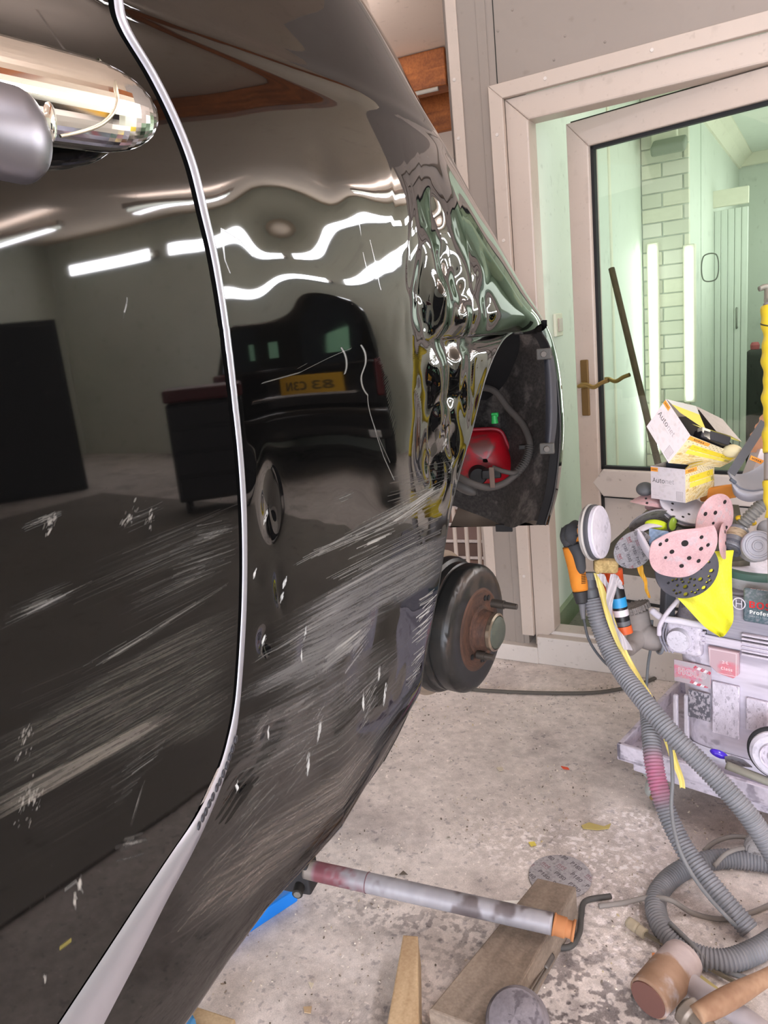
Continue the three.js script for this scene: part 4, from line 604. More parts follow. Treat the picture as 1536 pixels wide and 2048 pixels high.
single('added_dark_mat', uvMetres(box(5, .012, 5.2, 3.3, .006, -1.6, .004), .5), std(0xffffff, .9, 0, { map: dirtyWhite([146, 140, 134], 1.4, 200) }), 'added dark grey sheet on the unseen floor right of the vacuum, darkening the lower door reflection', 'mat');  // unseen dark sheet, added to darken the floor that the paint mirrors

// ---------------------------------------------------------------- helpers for soft, bent and ribbed things
function sweep(pts, rfun, { n = 0, m = 14, caps = true, color = null, squash = 1 } = {}) {   // round bar of changing radius along a curve
  const c = pts instanceof THREE.Curve ? pts : new THREE.CatmullRomCurve3(pts, false, 'centripetal'); const L = c.getLength(); n = n || Math.max(10, Math.ceil(L / .006));
  const fr = c.computeFrenetFrames(n, false), pos = [], uv = [], idx = [], col = [];
  for (let i = 0; i <= n; i++) { const f = i / n, P = c.getPointAt(f), r = rfun(f, f * L, L); for (let j = 0; j <= m; j++) { const a = j / m * Math.PI * 2, q = P.clone().addScaledVector(fr.normals[i], Math.cos(a) * r * squash).addScaledVector(fr.binormals[i], Math.sin(a) * r); pos.push(q.x, q.y, q.z); uv.push(j / m * .1, f * L); if (color) { const k = color(f, a, q); col.push(k.r, k.g, k.b); } } }
  for (let i = 0; i < n; i++) for (let j = 0; j < m; j++) { const a = i * (m + 1) + j, b = a + m + 1; idx.push(a, a + 1, b, b, a + 1, b + 1); }
  if (caps) for (const i of [0, n]) { const P = c.getPointAt(i / n), k = pos.length / 3; pos.push(P.x, P.y, P.z); uv.push(0, 0); if (color) col.push(...col.slice(i * (m + 1) * 3, i * (m + 1) * 3 + 3)); for (let j = 0; j < m; j++) i ? idx.push(k, i * (m + 1) + j, i * (m + 1) + j + 1) : idx.push(k, j + 1, j); }
  const g = new THREE.BufferGeometry(); g.setAttribute('position', new THREE.Float32BufferAttribute(pos, 3)); g.setAttribute('uv', new THREE.Float32BufferAttribute(uv, 2)); if (color) g.setAttribute('color', new THREE.Float32BufferAttribute(col, 3)); g.setIndex(idx); g.computeVertexNormals(); return g;
}
function ribbed(pts, r, pitch = .0068, depth = .0022, opt = {}) {   // corrugated hose
  const c = new THREE.CatmullRomCurve3(pts, false, 'centripetal'), L = c.getLength(), n = Math.round(L / pitch) * 6;
  return sweep(c, (f, l) => r - depth * Math.pow(.5 - .5 * Math.cos(l / pitch * Math.PI * 2), 1.6), { n, m: 16, caps: true, ...opt });
}
const aim = (X, Y) => { X = X.clone().normalize(); Y = Y.clone().addScaledVector(X, -Y.dot(X)).normalize(); return [X, Y, X.clone().cross(Y)]; };
const CR = V(1, 0, 0).transformDirection(cm), CU = V(0, 1, 0).transformDirection(cm), CZ = V(0, 0, 1).transformDirection(cm);   // the photographer's right, up, back
const tilt = (r, u, t) => V(0, 0, 0).addScaledVector(CR, r).addScaledVector(CU, u).addScaledVector(CZ, t).normalize();
// a thin disc, bent by z(x, y), two faces and a rim; uv across the disc
function discGeo(O, X, Y, R, zf = () => 0, th = .0016, squeeze = 1, cut = null) {
  const [x, y, z] = aim(X, Y), P = (r, a, s) => { let px_ = Math.cos(a) * r * R, py = Math.sin(a) * r * R * squeeze; if (cut) [px_, py] = cut(px_, py); return O.clone().addScaledVector(x, px_).addScaledVector(y, py).addScaledVector(z, zf(px_, py) + s); };
  const U = (u, v) => [.5 + Math.cos(v * Math.PI * 2) * u / 2, .5 + Math.sin(v * Math.PI * 2) * u / 2];
  return merge([grid(16, 56, (u, v) => P(u, v * Math.PI * 2, th / 2), U), grid(10, 56, (u, v) => P(u, -v * Math.PI * 2, -th / 2), U), grid(1, 56, (u, v) => P(1, v * Math.PI * 2, (u - .5) * th), () => [.99, .5])]);
}
function discHoles(parent, O, X, Y, zf, list, th, m, rad_ = .0042, sq = 1) { const [x, y, z] = aim(X, Y); for (const [px_, py, k] of list) { const C = O.clone().addScaledVector(x, px_).addScaledVector(y, py).addScaledVector(z, zf(px_, py) + th / 2 + .0006), e = .004, nx = (zf(px_ + e, py) - zf(px_ - e, py)) / 2 / e, ny = (zf(px_, py + e) - zf(px_, py - e)) / 2 / e, N = z.clone().addScaledVector(x, -nx).addScaledVector(y, -ny).normalize(); const g = cyl(rad_ * (k || 1), rad_ * (k || 1), .001, 16); part('hole', align(g, C, N), m, parent); } void sq; }
const dusty = (c, k, amt = 1) => std(0xffffff, .78, 0, { map: dataTex(256, 256, (u, v) => { const n = fbm(u, v, 6, 4, k), f = fbm(u, v, 48, 3, k + 3), s = smooth(.62, .72, fbm(u, v, 12, 4, k + 6)); const d = (n - .5) * 40 * amt + (f - .5) * 26 * amt - s * 34 * amt; return c.map(x => x + d); }) });
const lav = dusty([206, 199, 212], 70), lavDark = dusty([152, 149, 161], 72), greyP = dusty([112, 113, 118], 74), lavLight = dusty([214, 210, 222], 76, .6);

// ---------------------------------------------------------------- grey dolly on castors
const DX = V(.943, 0, .333).normalize(), DY = V(0, 1, 0), DZ = DX.clone().cross(DY), DO = V(-.205, 0, -1.852);
const D = (x, y, z) => DO.clone().addScaledVector(DX, x).addScaledVector(DY, y).addScaledVector(DZ, z);
const DG = g => basis(g, DO, DX, DY);
const vacFront = (u, v, z = -.06) => { const r = rayDir(u, v), P0 = D(0, 0, z), t = P0.clone().sub(camera.position).dot(DZ) / r.dot(DZ), P = r.multiplyScalar(t).add(camera.position).sub(DO); return [P.dot(DX), P.y]; };
{
  const t = thing('dolly', 'dusty grey tray dolly on castors under the workshop vacuum', 'dolly', D(.28, 0, -.22));
  const w = .6, d = .43, y = .125, h = .048;
  part('tray', DG(uvMetres(merge([box(w, .012, d, w / 2, y + .006, -d / 2, .003), box(w, h, .014, w / 2, y + h / 2, -.007, .004), box(w, h, .014, w / 2, y + h / 2, -d + .007, .004), box(.014, h, d, .007, y + h / 2, -d / 2, .004), box(.014, h, d, w - .007, y + h / 2, -d / 2, .004)]), 3)), lav, t);
  part('under_frame', DG(uvMetres(merge([box(w - .07, .034, .03, w / 2 + .0, y - .016, -.035, .004), box(.03, .034, d - .06, .05, y - .016, -d / 2, .004), box(w - .07, .034, .03, w / 2, y - .016, -d + .035, .004)]), 3)), lav, t);
  part('corner_knob', DG(lathe([[0, .016], [.008, .015], [.01, .006], [.012, 0]], 16).translate(.075, y + h - .004, -.012)), lavLight, t);
  for (const [x, z] of [[.085, -.045], [w - .085, -.045], [.085, -d + .045], [w - .085, -d + .045]]) {
    const c = part('castor', DG(merge([lathe([[0, 0], [.03, 0], [.032, -.006], [.026, -.016], [.02, -.02], [0, -.02]], 24).translate(x, y - .03, z), (() => { const g = new THREE.SphereGeometry(.036, 24, 14, 0, Math.PI * 2, 0, Math.PI * .55); g.scale(.8, 1.15, 1.05); g.translate(x + .006, .048, z + .006); return g; })()])), std(0xffffff, .6, 0, { map: dirtyWhite([168, 172, 170], 1.2, 78) }), t, 'pale grey hooded castor');
    const wh = cyl(.034, .034, .02, 24); wh.rotateZ(Math.PI / 2); wh.translate(x + .02, .034, z + .012); part('wheel', DG(wh), std(0x6d6c6b, .7), c);
    const ax = cyl(.007, .007, .012, 12); ax.rotateX(Math.PI / 2); ax.translate(x + .012, .048, z + .046); part('axle_bolt', DG(ax), std(0x9a8458, .4, .7), c);
  }
}
// ---------------------------------------------------------------- workshop vacuum
const vac = thing('workshop_vacuum', 'large dusty workshop vacuum with red lettering standing on the grey dolly', 'vacuum', D(.36, .137, -.22));
{
  const secW = (y0, y1, x0a, x1a, x0b, x1b, za, zb, r, bulge = .012) => grid(72, 14, (u, v) => {   // lofted rounded box, u round, v up
    const x0 = lerp(x0a, x0b, v), x1 = lerp(x1a, x1b, v), cx = (x0 + x1) / 2, hw = (x1 - x0) / 2, z0 = -.4, z1 = lerp(za, zb, v), cz = (z0 + z1) / 2, hd = (z1 - z0) / 2, a = u * Math.PI * 2, e = .34;
    const c = Math.cos(a), s = Math.sin(a), px_ = Math.sign(c) * Math.abs(c) ** e * hw, pz = Math.sign(s) * Math.abs(s) ** e * hd; return V(cx + px_, lerp(y0, y1, v), cz + pz * (1 + bulge * (1 - (px_ / hw) ** 2)));
  }, (u, v) => [u * 2.4, v * .8]);
  const [bx] = vacFront(1352, 1470), [hx, hy] = vacFront(1337, 1262), [, wy] = vacFront(1450, 1400); void wy;
  const TX1 = bx + .42, y0 = .14, yh = hy;
  const tank = part('tank', DG(merge([secW(y0, yh, bx + .012, TX1 - .01, hx + .006, TX1 + .008, -.072, -.055), (() => { const g = secW(0, .001, bx + .012, TX1 - .01, bx + .012, TX1 - .01, -.072, -.072); g.translate(0, y0, 0); return g; })()])), lav, vac, 'dusty lavender grey tank');
  part('base_skirt', DG(secW(y0 - .003, y0 + .055, bx - .012, TX1 + .01, bx + .002, TX1, -.058, -.066)), lavLight, vac);
  const ht = vacFront(1440, 1188)[1];
  const head = part('head', DG(merge([secW(yh + .012, ht, hx - .004, TX1 + .012, hx + .016, TX1 - .005, -.052, -.064), (() => { const x0 = hx + .016, x1 = TX1 - .005; return box(x1 - x0 - .02, .012, .32, (x0 + x1) / 2, ht - .004, -.235, .005); })()])), lavDark, vac, 'grey head of the vacuum');
  part('seam_band', DG(secW(yh - .006, yh + .016, hx - .012, TX1 + .02, hx - .012, TX1 + .02, -.046, -.046)), lav, vac);
  // latch with round knob, left
  { const [lx, ly] = vacFront(1368, 1278, -.04); const l = part('latch', DG(box(.085, .085, .03, lx, ly, -.05, .012)), lav, vac, 'dusty latch block'); const k = cyl(.027, .03, .016, 28); k.rotateX(Math.PI / 2); k.translate(lx - .008, ly, -.028); part('latch_knob', DG(k), lavLight, l); for (let i = 0; i < 3; i++) part('latch_fin', DG(tube([V(lx - .05 + i * .006, ly + .04, -.045), V(lx - .058 + i * .008, ly, -.034), V(lx - .046 + i * .008, ly - .045, -.045)], .003, 16, 6)), lavDark, l); }
  // vents: dark slots with slats before them
  const vents = (u0, v0, u1, v1, n, name) => { const [x0, ya] = vacFront(u0, v0, -.045), [x1, yb] = vacFront(u1, v1, -.045), hgt = ya - yb; const b = part(name, DG(box(x1 - x0, hgt, .01, (x0 + x1) / 2, (ya + yb) / 2, -.052, .004)), M.black, vac, 'dark vent opening'); for (let i = 0; i <= n; i++) part('slat', DG(box(x1 - x0, hgt / n * .55, .012, (x0 + x1) / 2, yb + hgt * i / n, -.045, .002)), lav, b); };
  vents(1381, 1250, 1411, 1286, 3, 'vent'); vents(1484, 1268, 1560, 1322, 5, 'vent');
  // printed name panel
  { const [x0, ya] = vacFront(1486, 1176, -.045), [x1, yb] = vacFront(1600, 1262, -.045); const g = box(x1 - x0, ya - yb, .012, (x0 + x1) / 2, (ya + yb) / 2, -.05, .006); part('name_panel', DG(g), std(0xffffff, .55, 0, { map: canvasTex(768, 576, (c, w, h) => { c.fillStyle = '#5d6a70'; c.fillRect(0, 0, w, h); c.fillStyle = '#4b6069'; c.fillRect(0, h * .42, w, h * .58); for (let i = 0; i < 900; i++) { c.fillStyle = `rgba(150,148,158,${rnd() * .35})`; c.beginPath(); c.arc(rnd() * w, rnd() * h, rr(2, 22), 0, 7); c.fill(); } c.fillStyle = '#d4262d'; c.font = 'bold 165px sans-serif'; c.textBaseline = 'middle'; c.fillText('BOSCH', 70, 260); c.fillStyle = '#eef1ef'; c.font = 'bold 92px sans-serif'; c.fillText('Professional', 84, 392); c.fillStyle = 'rgba(225,225,228,.6)'; c.font = '44px sans-serif'; c.fillText('GAS 35 L SFC+', 84, 462); }) }), vac, 'dark panel with red and white lettering');
    const [ex, ey] = vacFront(1478, 1207, -.045); const tr = new THREE.TorusGeometry(.0135, .0014, 8, 36); tr.translate(ex, ey, -.044); const e2 = [tr, tube([V(ex - .006, ey + .009, -.044), V(ex - .006, ey - .009, -.044)], .0012, 4, 6), tube([V(ex + .006, ey + .009, -.044), V(ex + .006, ey - .009, -.044)], .0012, 4, 6), tube([V(ex - .006, ey, -.044), V(ex + .006, ey, -.044)], .0012, 4, 6)]; part('round_emblem', DG(merge(e2)), lavLight, vac, 'round raised emblem'); }
  // stickers and inlet cover on the tank
  const plate = (name, u0, v0, u1, v1, z, th, mat, lab) => { const [x0, ya] = vacFront(u0, v0, z), [x1, yb] = vacFront(u1, v1, z); return part(name, DG(box(x1 - x0, ya - yb, th, (x0 + x1) / 2, (ya + yb) / 2, z, Math.min(.004, th / 2.1))), mat, vac, lab); };
  const stk = canvasTex(512, 384, (c, w, h) => { c.fillStyle = '#b3a6ad'; c.fillRect(0, 0, w, h); for (let i = 0; i < 500; i++) { c.fillStyle = `rgba(214,${90 + rnd() * 40},${110 + rnd() * 40},${rnd() * .18})`; c.beginPath(); c.arc(rnd() * w * .75, h * .5 + (rnd() - .5) * h * .5, rr(10, 40), 0, 7); c.fill(); } c.font = 'bold 150px sans-serif'; c.strokeStyle = '#e6dfe4'; c.lineWidth = 9; c.strokeText('HOLD', 50, 235); c.strokeStyle = '#8d6d78'; c.lineWidth = 3; c.strokeText('HOLD', 50, 235); for (const [x, y] of [[300, 30], [250, 300]]) for (let i = 0; i < 5; i++) { c.fillStyle = i % 2 ? '#e9e2e4' : '#c9465a'; c.save(); c.translate(x + i * 46, y + i * 12); c.transform(1, .24, -.6, 1, 0, 0); c.fillRect(0, 0, 46, 50); c.restore(); } for (let i = 0; i < 500; i++) { c.fillStyle = `rgba(176,170,178,${rnd() * .5})`; c.beginPath(); c.arc(rnd() * w, rnd() * h, rr(2, 16), 0, 7); c.fill(); } });
  plate('warning_sticker', 1348, 1318, 1422, 1378, -.052, .003, std(0xffffff, .7, 0, { map: stk }), 'faded sticker with red and white stripes');
  plate('worn_sticker', 1377, 1378, 1421, 1444, -.052, .003, std(0xffffff, .8, 0, { map: dataTex(256, 256, (u, v) => { const n = fbm(u, v, 10, 5, 80), s = smooth(.42, .6, n); return [lerp(96, 170, s), lerp(95, 165, s), lerp(104, 174, s)]; }) }), 'rubbed grey sticker');
  const pinkTex = canvasTex(256, 256, (c, w, h) => { c.fillStyle = '#c0a4ac'; c.fillRect(0, 0, w, h); for (let i = 0; i < 300; i++) { c.fillStyle = `rgba(214,110,124,${rnd() * .16})`; c.beginPath(); c.arc(w * (.35 + rnd() * .6), h * (.45 + rnd() * .55), rr(6, 26), 0, 7); c.fill(); } c.strokeStyle = 'rgba(240,228,232,.8)'; c.lineWidth = 5; c.strokeRect(18, 14, w - 36, h - 40); c.font = 'bold 40px sans-serif'; c.fillStyle = 'rgba(244,232,235,.75)'; c.fillText('2-L', 120, 130); c.fillText('Class', 110, 190); });
  { const [x0, ya] = vacFront(1417, 1292, -.044), [x1, yb] = vacFront(1478, 1358, -.044), g = extr([[x0, ya], [x0 + .004, yb + .022], [x0 + .022, yb + .006], [x1 - .012, yb], [x1, yb + .012], [x1, ya]], .01, .002); const p = g.attributes.position, q = g.attributes.uv; for (let i = 0; i < p.count; i++) q.setXY(i, (p.getX(i) - x0) / (x1 - x0), (p.getY(i) - yb) / (ya - yb)); g.translate(0, 0, -.05); part('inlet_cover', DG(g), std(0xffffff, .6, 0, { map: pinkTex }), vac, 'dusty pink inlet cover'); }
  { const [x0, ya] = vacFront(1424, 1362, -.05), [x1, yb] = vacFront(1478, 1480, -.05); part('front_rib', DG(box(x1 - x0, ya - yb, .008, (x0 + x1) / 2, (ya + yb) / 2, -.053, .003)), lav, vac); const [x2, yc] = vacFront(1492, 1395, -.05), [x3, yd] = vacFront(1536, 1470, -.05); part('tool_holder', DG(box(x3 - x2, yc - yd, .01, (x2 + x3) / 2, (yc + yd) / 2, -.052, .004)), lav, vac); for (const u of [1350, 1372]) { const [xr, yr] = vacFront(u, 1390, -.056), [, yr2] = vacFront(u, 1500, -.056); part('rib', DG(box(.012, yr - yr2, .012, xr, (yr + yr2) / 2, -.06, .004)), lavLight, vac); } }
  // big rear wheel at the right, pipe holder and cord hooks at the left
  { const C = at(1556, 1508, 1.66), w = part('wheel', align(lathe([[0, .012], [.018, .012], [.02, .016], [.048, .018], [.056, .012], [.058, 0], [.056, -.02], [0, -.02]], 48), C, DZ), lavLight, vac, 'grey wheel'); part('tyre', align(new THREE.TorusGeometry(.059, .006, 10, 48).rotateX(Math.PI / 2), C, DZ), std(0x2b2b2e, .7), w); part('hub', align(lathe([[0, .02], [.014, .02], [.018, .014], [.03, .0145], [.032, .018], [.034, .014]], 32), C.clone().addScaledVector(DZ, .004), DZ), lav, w); }
  part('side_rod', sweep([at(1303, 1220, 1.82), at(1325, 1236, 1.8), at(1360, 1242, 1.78), at(1400, 1250, 1.79), at(1432, 1256, 1.81)], () => .0085), lavLight, vac, 'grey side rod');
  part('hook', sweep([at(1356, 1200, 1.8), at(1335, 1225, 1.79), at(1320, 1250, 1.79), at(1318, 1270, 1.8)], () => .0055), lav, vac);
  part('head_side', extr([[0, 0], [.028, 0], [.034, .12], [.006, .125]], .03, .004).applyMatrix4(new THREE.Matrix4().makeBasis(CR, CU, CZ).setPosition(at(1318, 1245, 1.92))), std(0x4c4e56, .7), vac, 'dark side of the vacuum head');
}

// small things lying on the dolly in front of the vacuum, and a loose wheel
{
  const P = at(1438, 1508, 1.75), g = new THREE.SphereGeometry(1, 24, 16); g.scale(.021, .009, .009); g.rotateZ(-.35); g.translate(P.x, P.y, P.z); single('purple_cap', g, phys(0x4a2fd0, .15, 0), 'small glossy purple cap lying on the dolly below the tank', 'cap');
  const Q = at(1472, 1522, 1.74), hs = [[-.012, .004], [.004, .004], [-.004, -.005], [.018, -.002]].map(([x, y]) => { const p = new THREE.Path(); p.moveTo(x - .004, y - .0018); p.lineTo(x - .004, y + .0018); p.lineTo(x + .004, y + .0018); p.lineTo(x + .004, y - .0018); p.closePath(); return p; });
  single('slotted_plate', basis(extr([[-.03, .004], [-.018, .014], [.012, .012], [.04, -.002], [.012, -.012], [-.02, -.012]], .003, .0005, hs), Q, tilt(.95, -.28, 0), tilt(.2, .75, .6)), std(0x77767e, .6), 'grey plate with small slots beside the purple cap', 'plate');
  const A = at(1452, 1530, 1.72), Bq = at(1560, 1572, 1.66); single('stone_bar', sweep([A, A.clone().lerp(Bq, .5), Bq], () => .012, { m: 10, squash: .7 }), std(0x87867c, .7), 'grey green bar lying along the front edge of the dolly', 'bar');
  const W0 = onFloor(1530, 1702, .045); single('loose_wheel', align(lathe([[0, .016], [.03, .016], [.04, .012], [.045, .004], [.045, -.01], [.03, -.016], [0, -.016]], 36), W0, tilt(-.5, .1, .8).setY(.0)), dusty([150, 146, 146], 210), 'dusty grey loose wheel standing behind the hose at the right edge', 'wheel');
}

// ---------------------------------------------------------------- the pile on the vacuum: board, bucket, boxes, discs, tools
const BY = .672;
{
  const q = (u, v) => onFloor(u, v, BY), c = [q(1186, 1118), q(1340, 1138), q(1500, 1120), q(1478, 1010), q(1316, 998)];
  const s = c.map(p => [p.x, -p.z]), g = extr(s, .026, .003); g.rotateX(-Math.PI / 2); g.translate(0, BY - .028, 0);
  const t = thing('board', 'dirty dark board lying across the vacuum under the sanding discs', 'board', V(0, BY - .03, -1.9)); t.position.set(c[0].x, BY - .03, c[0].z);
  part('slab', uvMetres(g, 2), std(0xffffff, .85, 0, { map: dataTex(256, 256, (u, v) => { const n = fbm(u, v, 6, 5, 90), s2 = smooth(.55, .7, n); return [58 + n * 40 + s2 * 26, 55 + n * 36 + s2 * 24, 44 + n * 34 + s2 * 22]; }) }), t);
  const e0 = at(1188, 1131, 1.81), e1 = at(1236, 1132, 1.8), [X, Y, Z] = aim(e1.clone().sub(e0), V(0, 1, 0)); const eg = new RoundedBoxGeometry(e0.distanceTo(e1), .032, .03, 4, .008); { const p = eg.attributes.position; for (let i = 0; i < p.count; i++) { const f = (n2(p.getX(i) * 60, p.getY(i) * 90 + p.getZ(i) * 70, 4)) * .004; p.setXYZ(i, p.getX(i), p.getY(i) + f, p.getZ(i) + f); } eg.computeVertexNormals(); } void Z;
  part('worn_end', basis(uvMetres(eg, 8), e0.clone().lerp(e1, .5), X, Y), std(0xffffff, .9, 0, { map: dataTex(256, 256, (u, v) => { const n = fbm(u, v, 8, 5, 92), f = fbm(u, v, 40, 3, 93); return [150 + n * 50 + (f - .5) * 60, 128 + n * 46 + (f - .5) * 56, 82 + n * 40 + (f - .5) * 46]; }) }), t, 'crumbling yellowish end of the board');
}
// white tub with a green rim
{
  const C = at(1528, 1150, 1.83); C.y -= .0; const t = thing('tub', 'white plastic tub with a dark green rim under the filter canister', 'tub', V(C.x, C.y - .035, C.z)), L = pts => lathe(pts, 64).translate(C.x, C.y, C.z);
  part('body', L([[0, -.035], [.096, -.035], [.104, .01], [.108, .022]]), std(0xffffff, .6, 0, { map: dirtyWhite([196, 195, 196], 1.2, 94) }), t); part('rim', L([[.106, .018], [.1125, .02], [.1135, .028], [.112, .036], [.1, .038]]), std(0x47645a, .55), t, 'dark green rim'); part('lid', L([[0, .03], [.06, .031], [.1, .037]]), lavLight, t);
}
// sander hung on the board: orange body, black head, pale round pad
{
  const P = at(1199, 1064, 1.8), N = tilt(.8, .05, .6), t = thing('rotary_sander', 'orange and black sander with a pale round pad hung over the board end', 'sander', at(1165, 1190, 1.85));
  const A = g => align(g, P, N);
  part('pad', A(lathe([[0, .006], [.06, .006], [.0635, .004], [.064, 0], [.0635, -.004], [0, -.004]], 64)), lavLight, t, 'pale lavender sanding pad');
  part('pad_foam', A(lathe([[0, -.004], [.0655, -.004], [.067, -.008], [.066, -.015], [0, -.015]], 64)), std(0x4f4f54, .8), t); part('pad_plate', A(lathe([[0, -.015], [.067, -.015], [.069, -.019], [.064, -.028], [.03, -.032], [0, -.032]], 64)), dusty([182, 178, 174], 96), t);
  const orange = dusty([222, 138, 42], 98, .8), blk = dusty([66, 67, 70], 99, .5);
  part('neck', A(lathe([[.02, -.032], [.024, -.036], [.024, -.058], [.018, -.062]], 32)), orange, t, 'orange neck ring'); for (let i = 0; i < 7; i++) { const a = i / 7 * 6.28, sd = A(box(.002, .014, .006, .0236 * Math.cos(a), -.047, .0236 * Math.sin(a))); part('slot', sd, M.black, t); }
  part('head', sweep([at(1162, 1076, 1.83), at(1150, 1066, 1.84), at(1140, 1062, 1.85), at(1134, 1064, 1.855)], f => [.027, .031, .03, .014][Math.round(f * 3)] || .02, { n: 3, m: 24 }), blk, t, 'black rubber head');
  const hs = new THREE.SphereGeometry(1, 28, 18); hs.scale(.027, .031, .03); const hc = at(1142, 1072, 1.855); hs.translate(hc.x, hc.y, hc.z); part('head_cap', hs, blk, t);
  const rfx = spline([[.02], [.021], [.0205], [.0205], [.021], [.019]], [0, .2, .4, .6, .85, 1]); part('grip', sweep([at(1141, 1092, 1.86), at(1148, 1118, 1.86), at(1154, 1145, 1.858), at(1158, 1165, 1.857), at(1161, 1182, 1.856)], f => rfx(f)[0], { m: 22 }), orange, t, 'orange grip');
  const rg = spline([[.02], [.0165], [.0135], [.012], [.008]], [0, .3, .6, .85, 1]); part('grip_inset', sweep([at(1150, 1088, 1.845), at(1157, 1108, 1.842), at(1160, 1125, 1.841), at(1162, 1138, 1.842), at(1162, 1146, 1.844)], f => rg(f)[0], { m: 18 }), blk, t, 'black rubber inset');
  part('boot', sweep([at(1160, 1182, 1.856), at(1162, 1195, 1.856), at(1164, 1206, 1.856)], f => lerp(.019, .0145, f), { m: 20 }), std(0x2b2b2d, .6), t, 'black tail piece'); part('cable_sleeve', sweep([at(1164, 1206, 1.856), at(1165, 1222, 1.857), at(1167, 1238, 1.858)], f => lerp(.009, .005, f), { m: 14 }), std(0x67676b, .6), t);
  part('paddle', sweep([at(1127, 1056, 1.87), at(1124, 1068, 1.872), at(1127, 1084, 1.87), at(1132, 1098, 1.865)], f => .005 - .002 * f, { squash: .6 }), blk, t); for (let i = 0; i < 6; i++) { const a = at(1163, 1150 + i * 3.4, 1.8352), b = at(1171, 1149 + i * 3.4, 1.8372); part('vent_slot', bar(a, b, .0011, .0011, 6), std(0x5a3a12, .8), t); }
}
// hoses
const hoseGrey = std(0x6b6d71, .55), hoseM = new THREE.MeshStandardMaterial({ vertexColors: true, roughness: .55 });
{
  const c0 = new THREE.Color(0x74767b), dustC = new THREE.Color(0x9a989e), pink = new THREE.Color(0xb46a86);
  const hcol = pf => (f, a) => { const k = pf ? smooth(.18, .3, f) * (1 - smooth(.36, .48, f)) * (.6 + .4 * vnoise(f * 90, a * 2)) : 0; const d = .35 * vnoise(f * 40 + 7, a * 1.5); return c0.clone().lerp(dustC, d).lerp(pink, k); };
  const t = thing('ribbed_hose', 'grey ribbed hose running from the cuff under the board down past the vacuum', 'hose', at(1300, 1420, 1.8));
  part('hose', ribbed([at(1185, 1198, 1.86), at(1194, 1235, 1.85), at(1210, 1280, 1.84), at(1238, 1335, 1.8), at(1290, 1405, 1.72), at(1350, 1475, 1.66), at(1420, 1545, 1.62), at(1490, 1622, 1.58), at(1545, 1705, 1.56), at(1590, 1790, 1.55)], .0225, .0074, .003, { color: hcol(false) }), hoseM, t);
  part('cuff', sweep([at(1180, 1144, 1.86), at(1180, 1166, 1.86), at(1183, 1188, 1.86), at(1186, 1202, 1.86)], f => f < .3 ? .0148 : f < .55 ? .0152 : .0178, { n: 24, m: 22 }), std(0x55575c, .55), t, 'grey hose cuff'); const rb = []; for (let i = 0; i < 9; i++) { rb.push(bar(at(1170 + i * 2.6, 1146, 1.842 + Math.abs(i - 4) * .002), at(1170 + i * 2.6, 1160, 1.842 + Math.abs(i - 4) * .002), .0011, .0011, 6)); } part('cuff_ribs', merge(rb), std(0x8a8c90, .5), t);
  const t2 = thing('ribbed_hose', 'grey ribbed hose with a pink stained stretch hanging from the dolly to the floor', 'hose', onFloor(1497, 1868, 0));
  part('hose', ribbed([at(1298, 1424, 1.86), at(1302, 1470, 1.81), at(1307, 1520, 1.77), at(1318, 1575, 1.74), at(1338, 1635, 1.71), at(1368, 1695, 1.67), at(1405, 1748, 1.63), at(1447, 1800, 1.59), at(1480, 1838, 1.565), onFloor(1500, 1862, .022)], .0225, .0074, .003, { color: hcol(true) }), hoseM, t2);
  part('cuff', sweep([at(1296, 1398, 1.9), at(1297, 1414, 1.88), at(1299, 1430, 1.86)], f => .0175 + .003 * (f < .5 ? 0 : 1), { n: 14, m: 20 }), std(0x5d5f63, .55), t2);
  const fl = (u, v, y = .02) => onFloor(u, v, y);
  const t3 = thing('ribbed_hose', 'grey ribbed hose coiled in a loop on the floor', 'hose', fl(1420, 1820, 0));
  part('hose', ribbed([fl(1640, 1770), fl(1580, 1738), fl(1510, 1722), fl(1440, 1718), fl(1380, 1733), fl(1335, 1762), fl(1312, 1800), fl(1318, 1842), fl(1345, 1882), fl(1395, 1912), fl(1450, 1922), fl(1505, 1905), fl(1560, 1872), fl(1620, 1820)], .023, .0074, .003, { color: hcol(false) }), hoseM, t3);
}
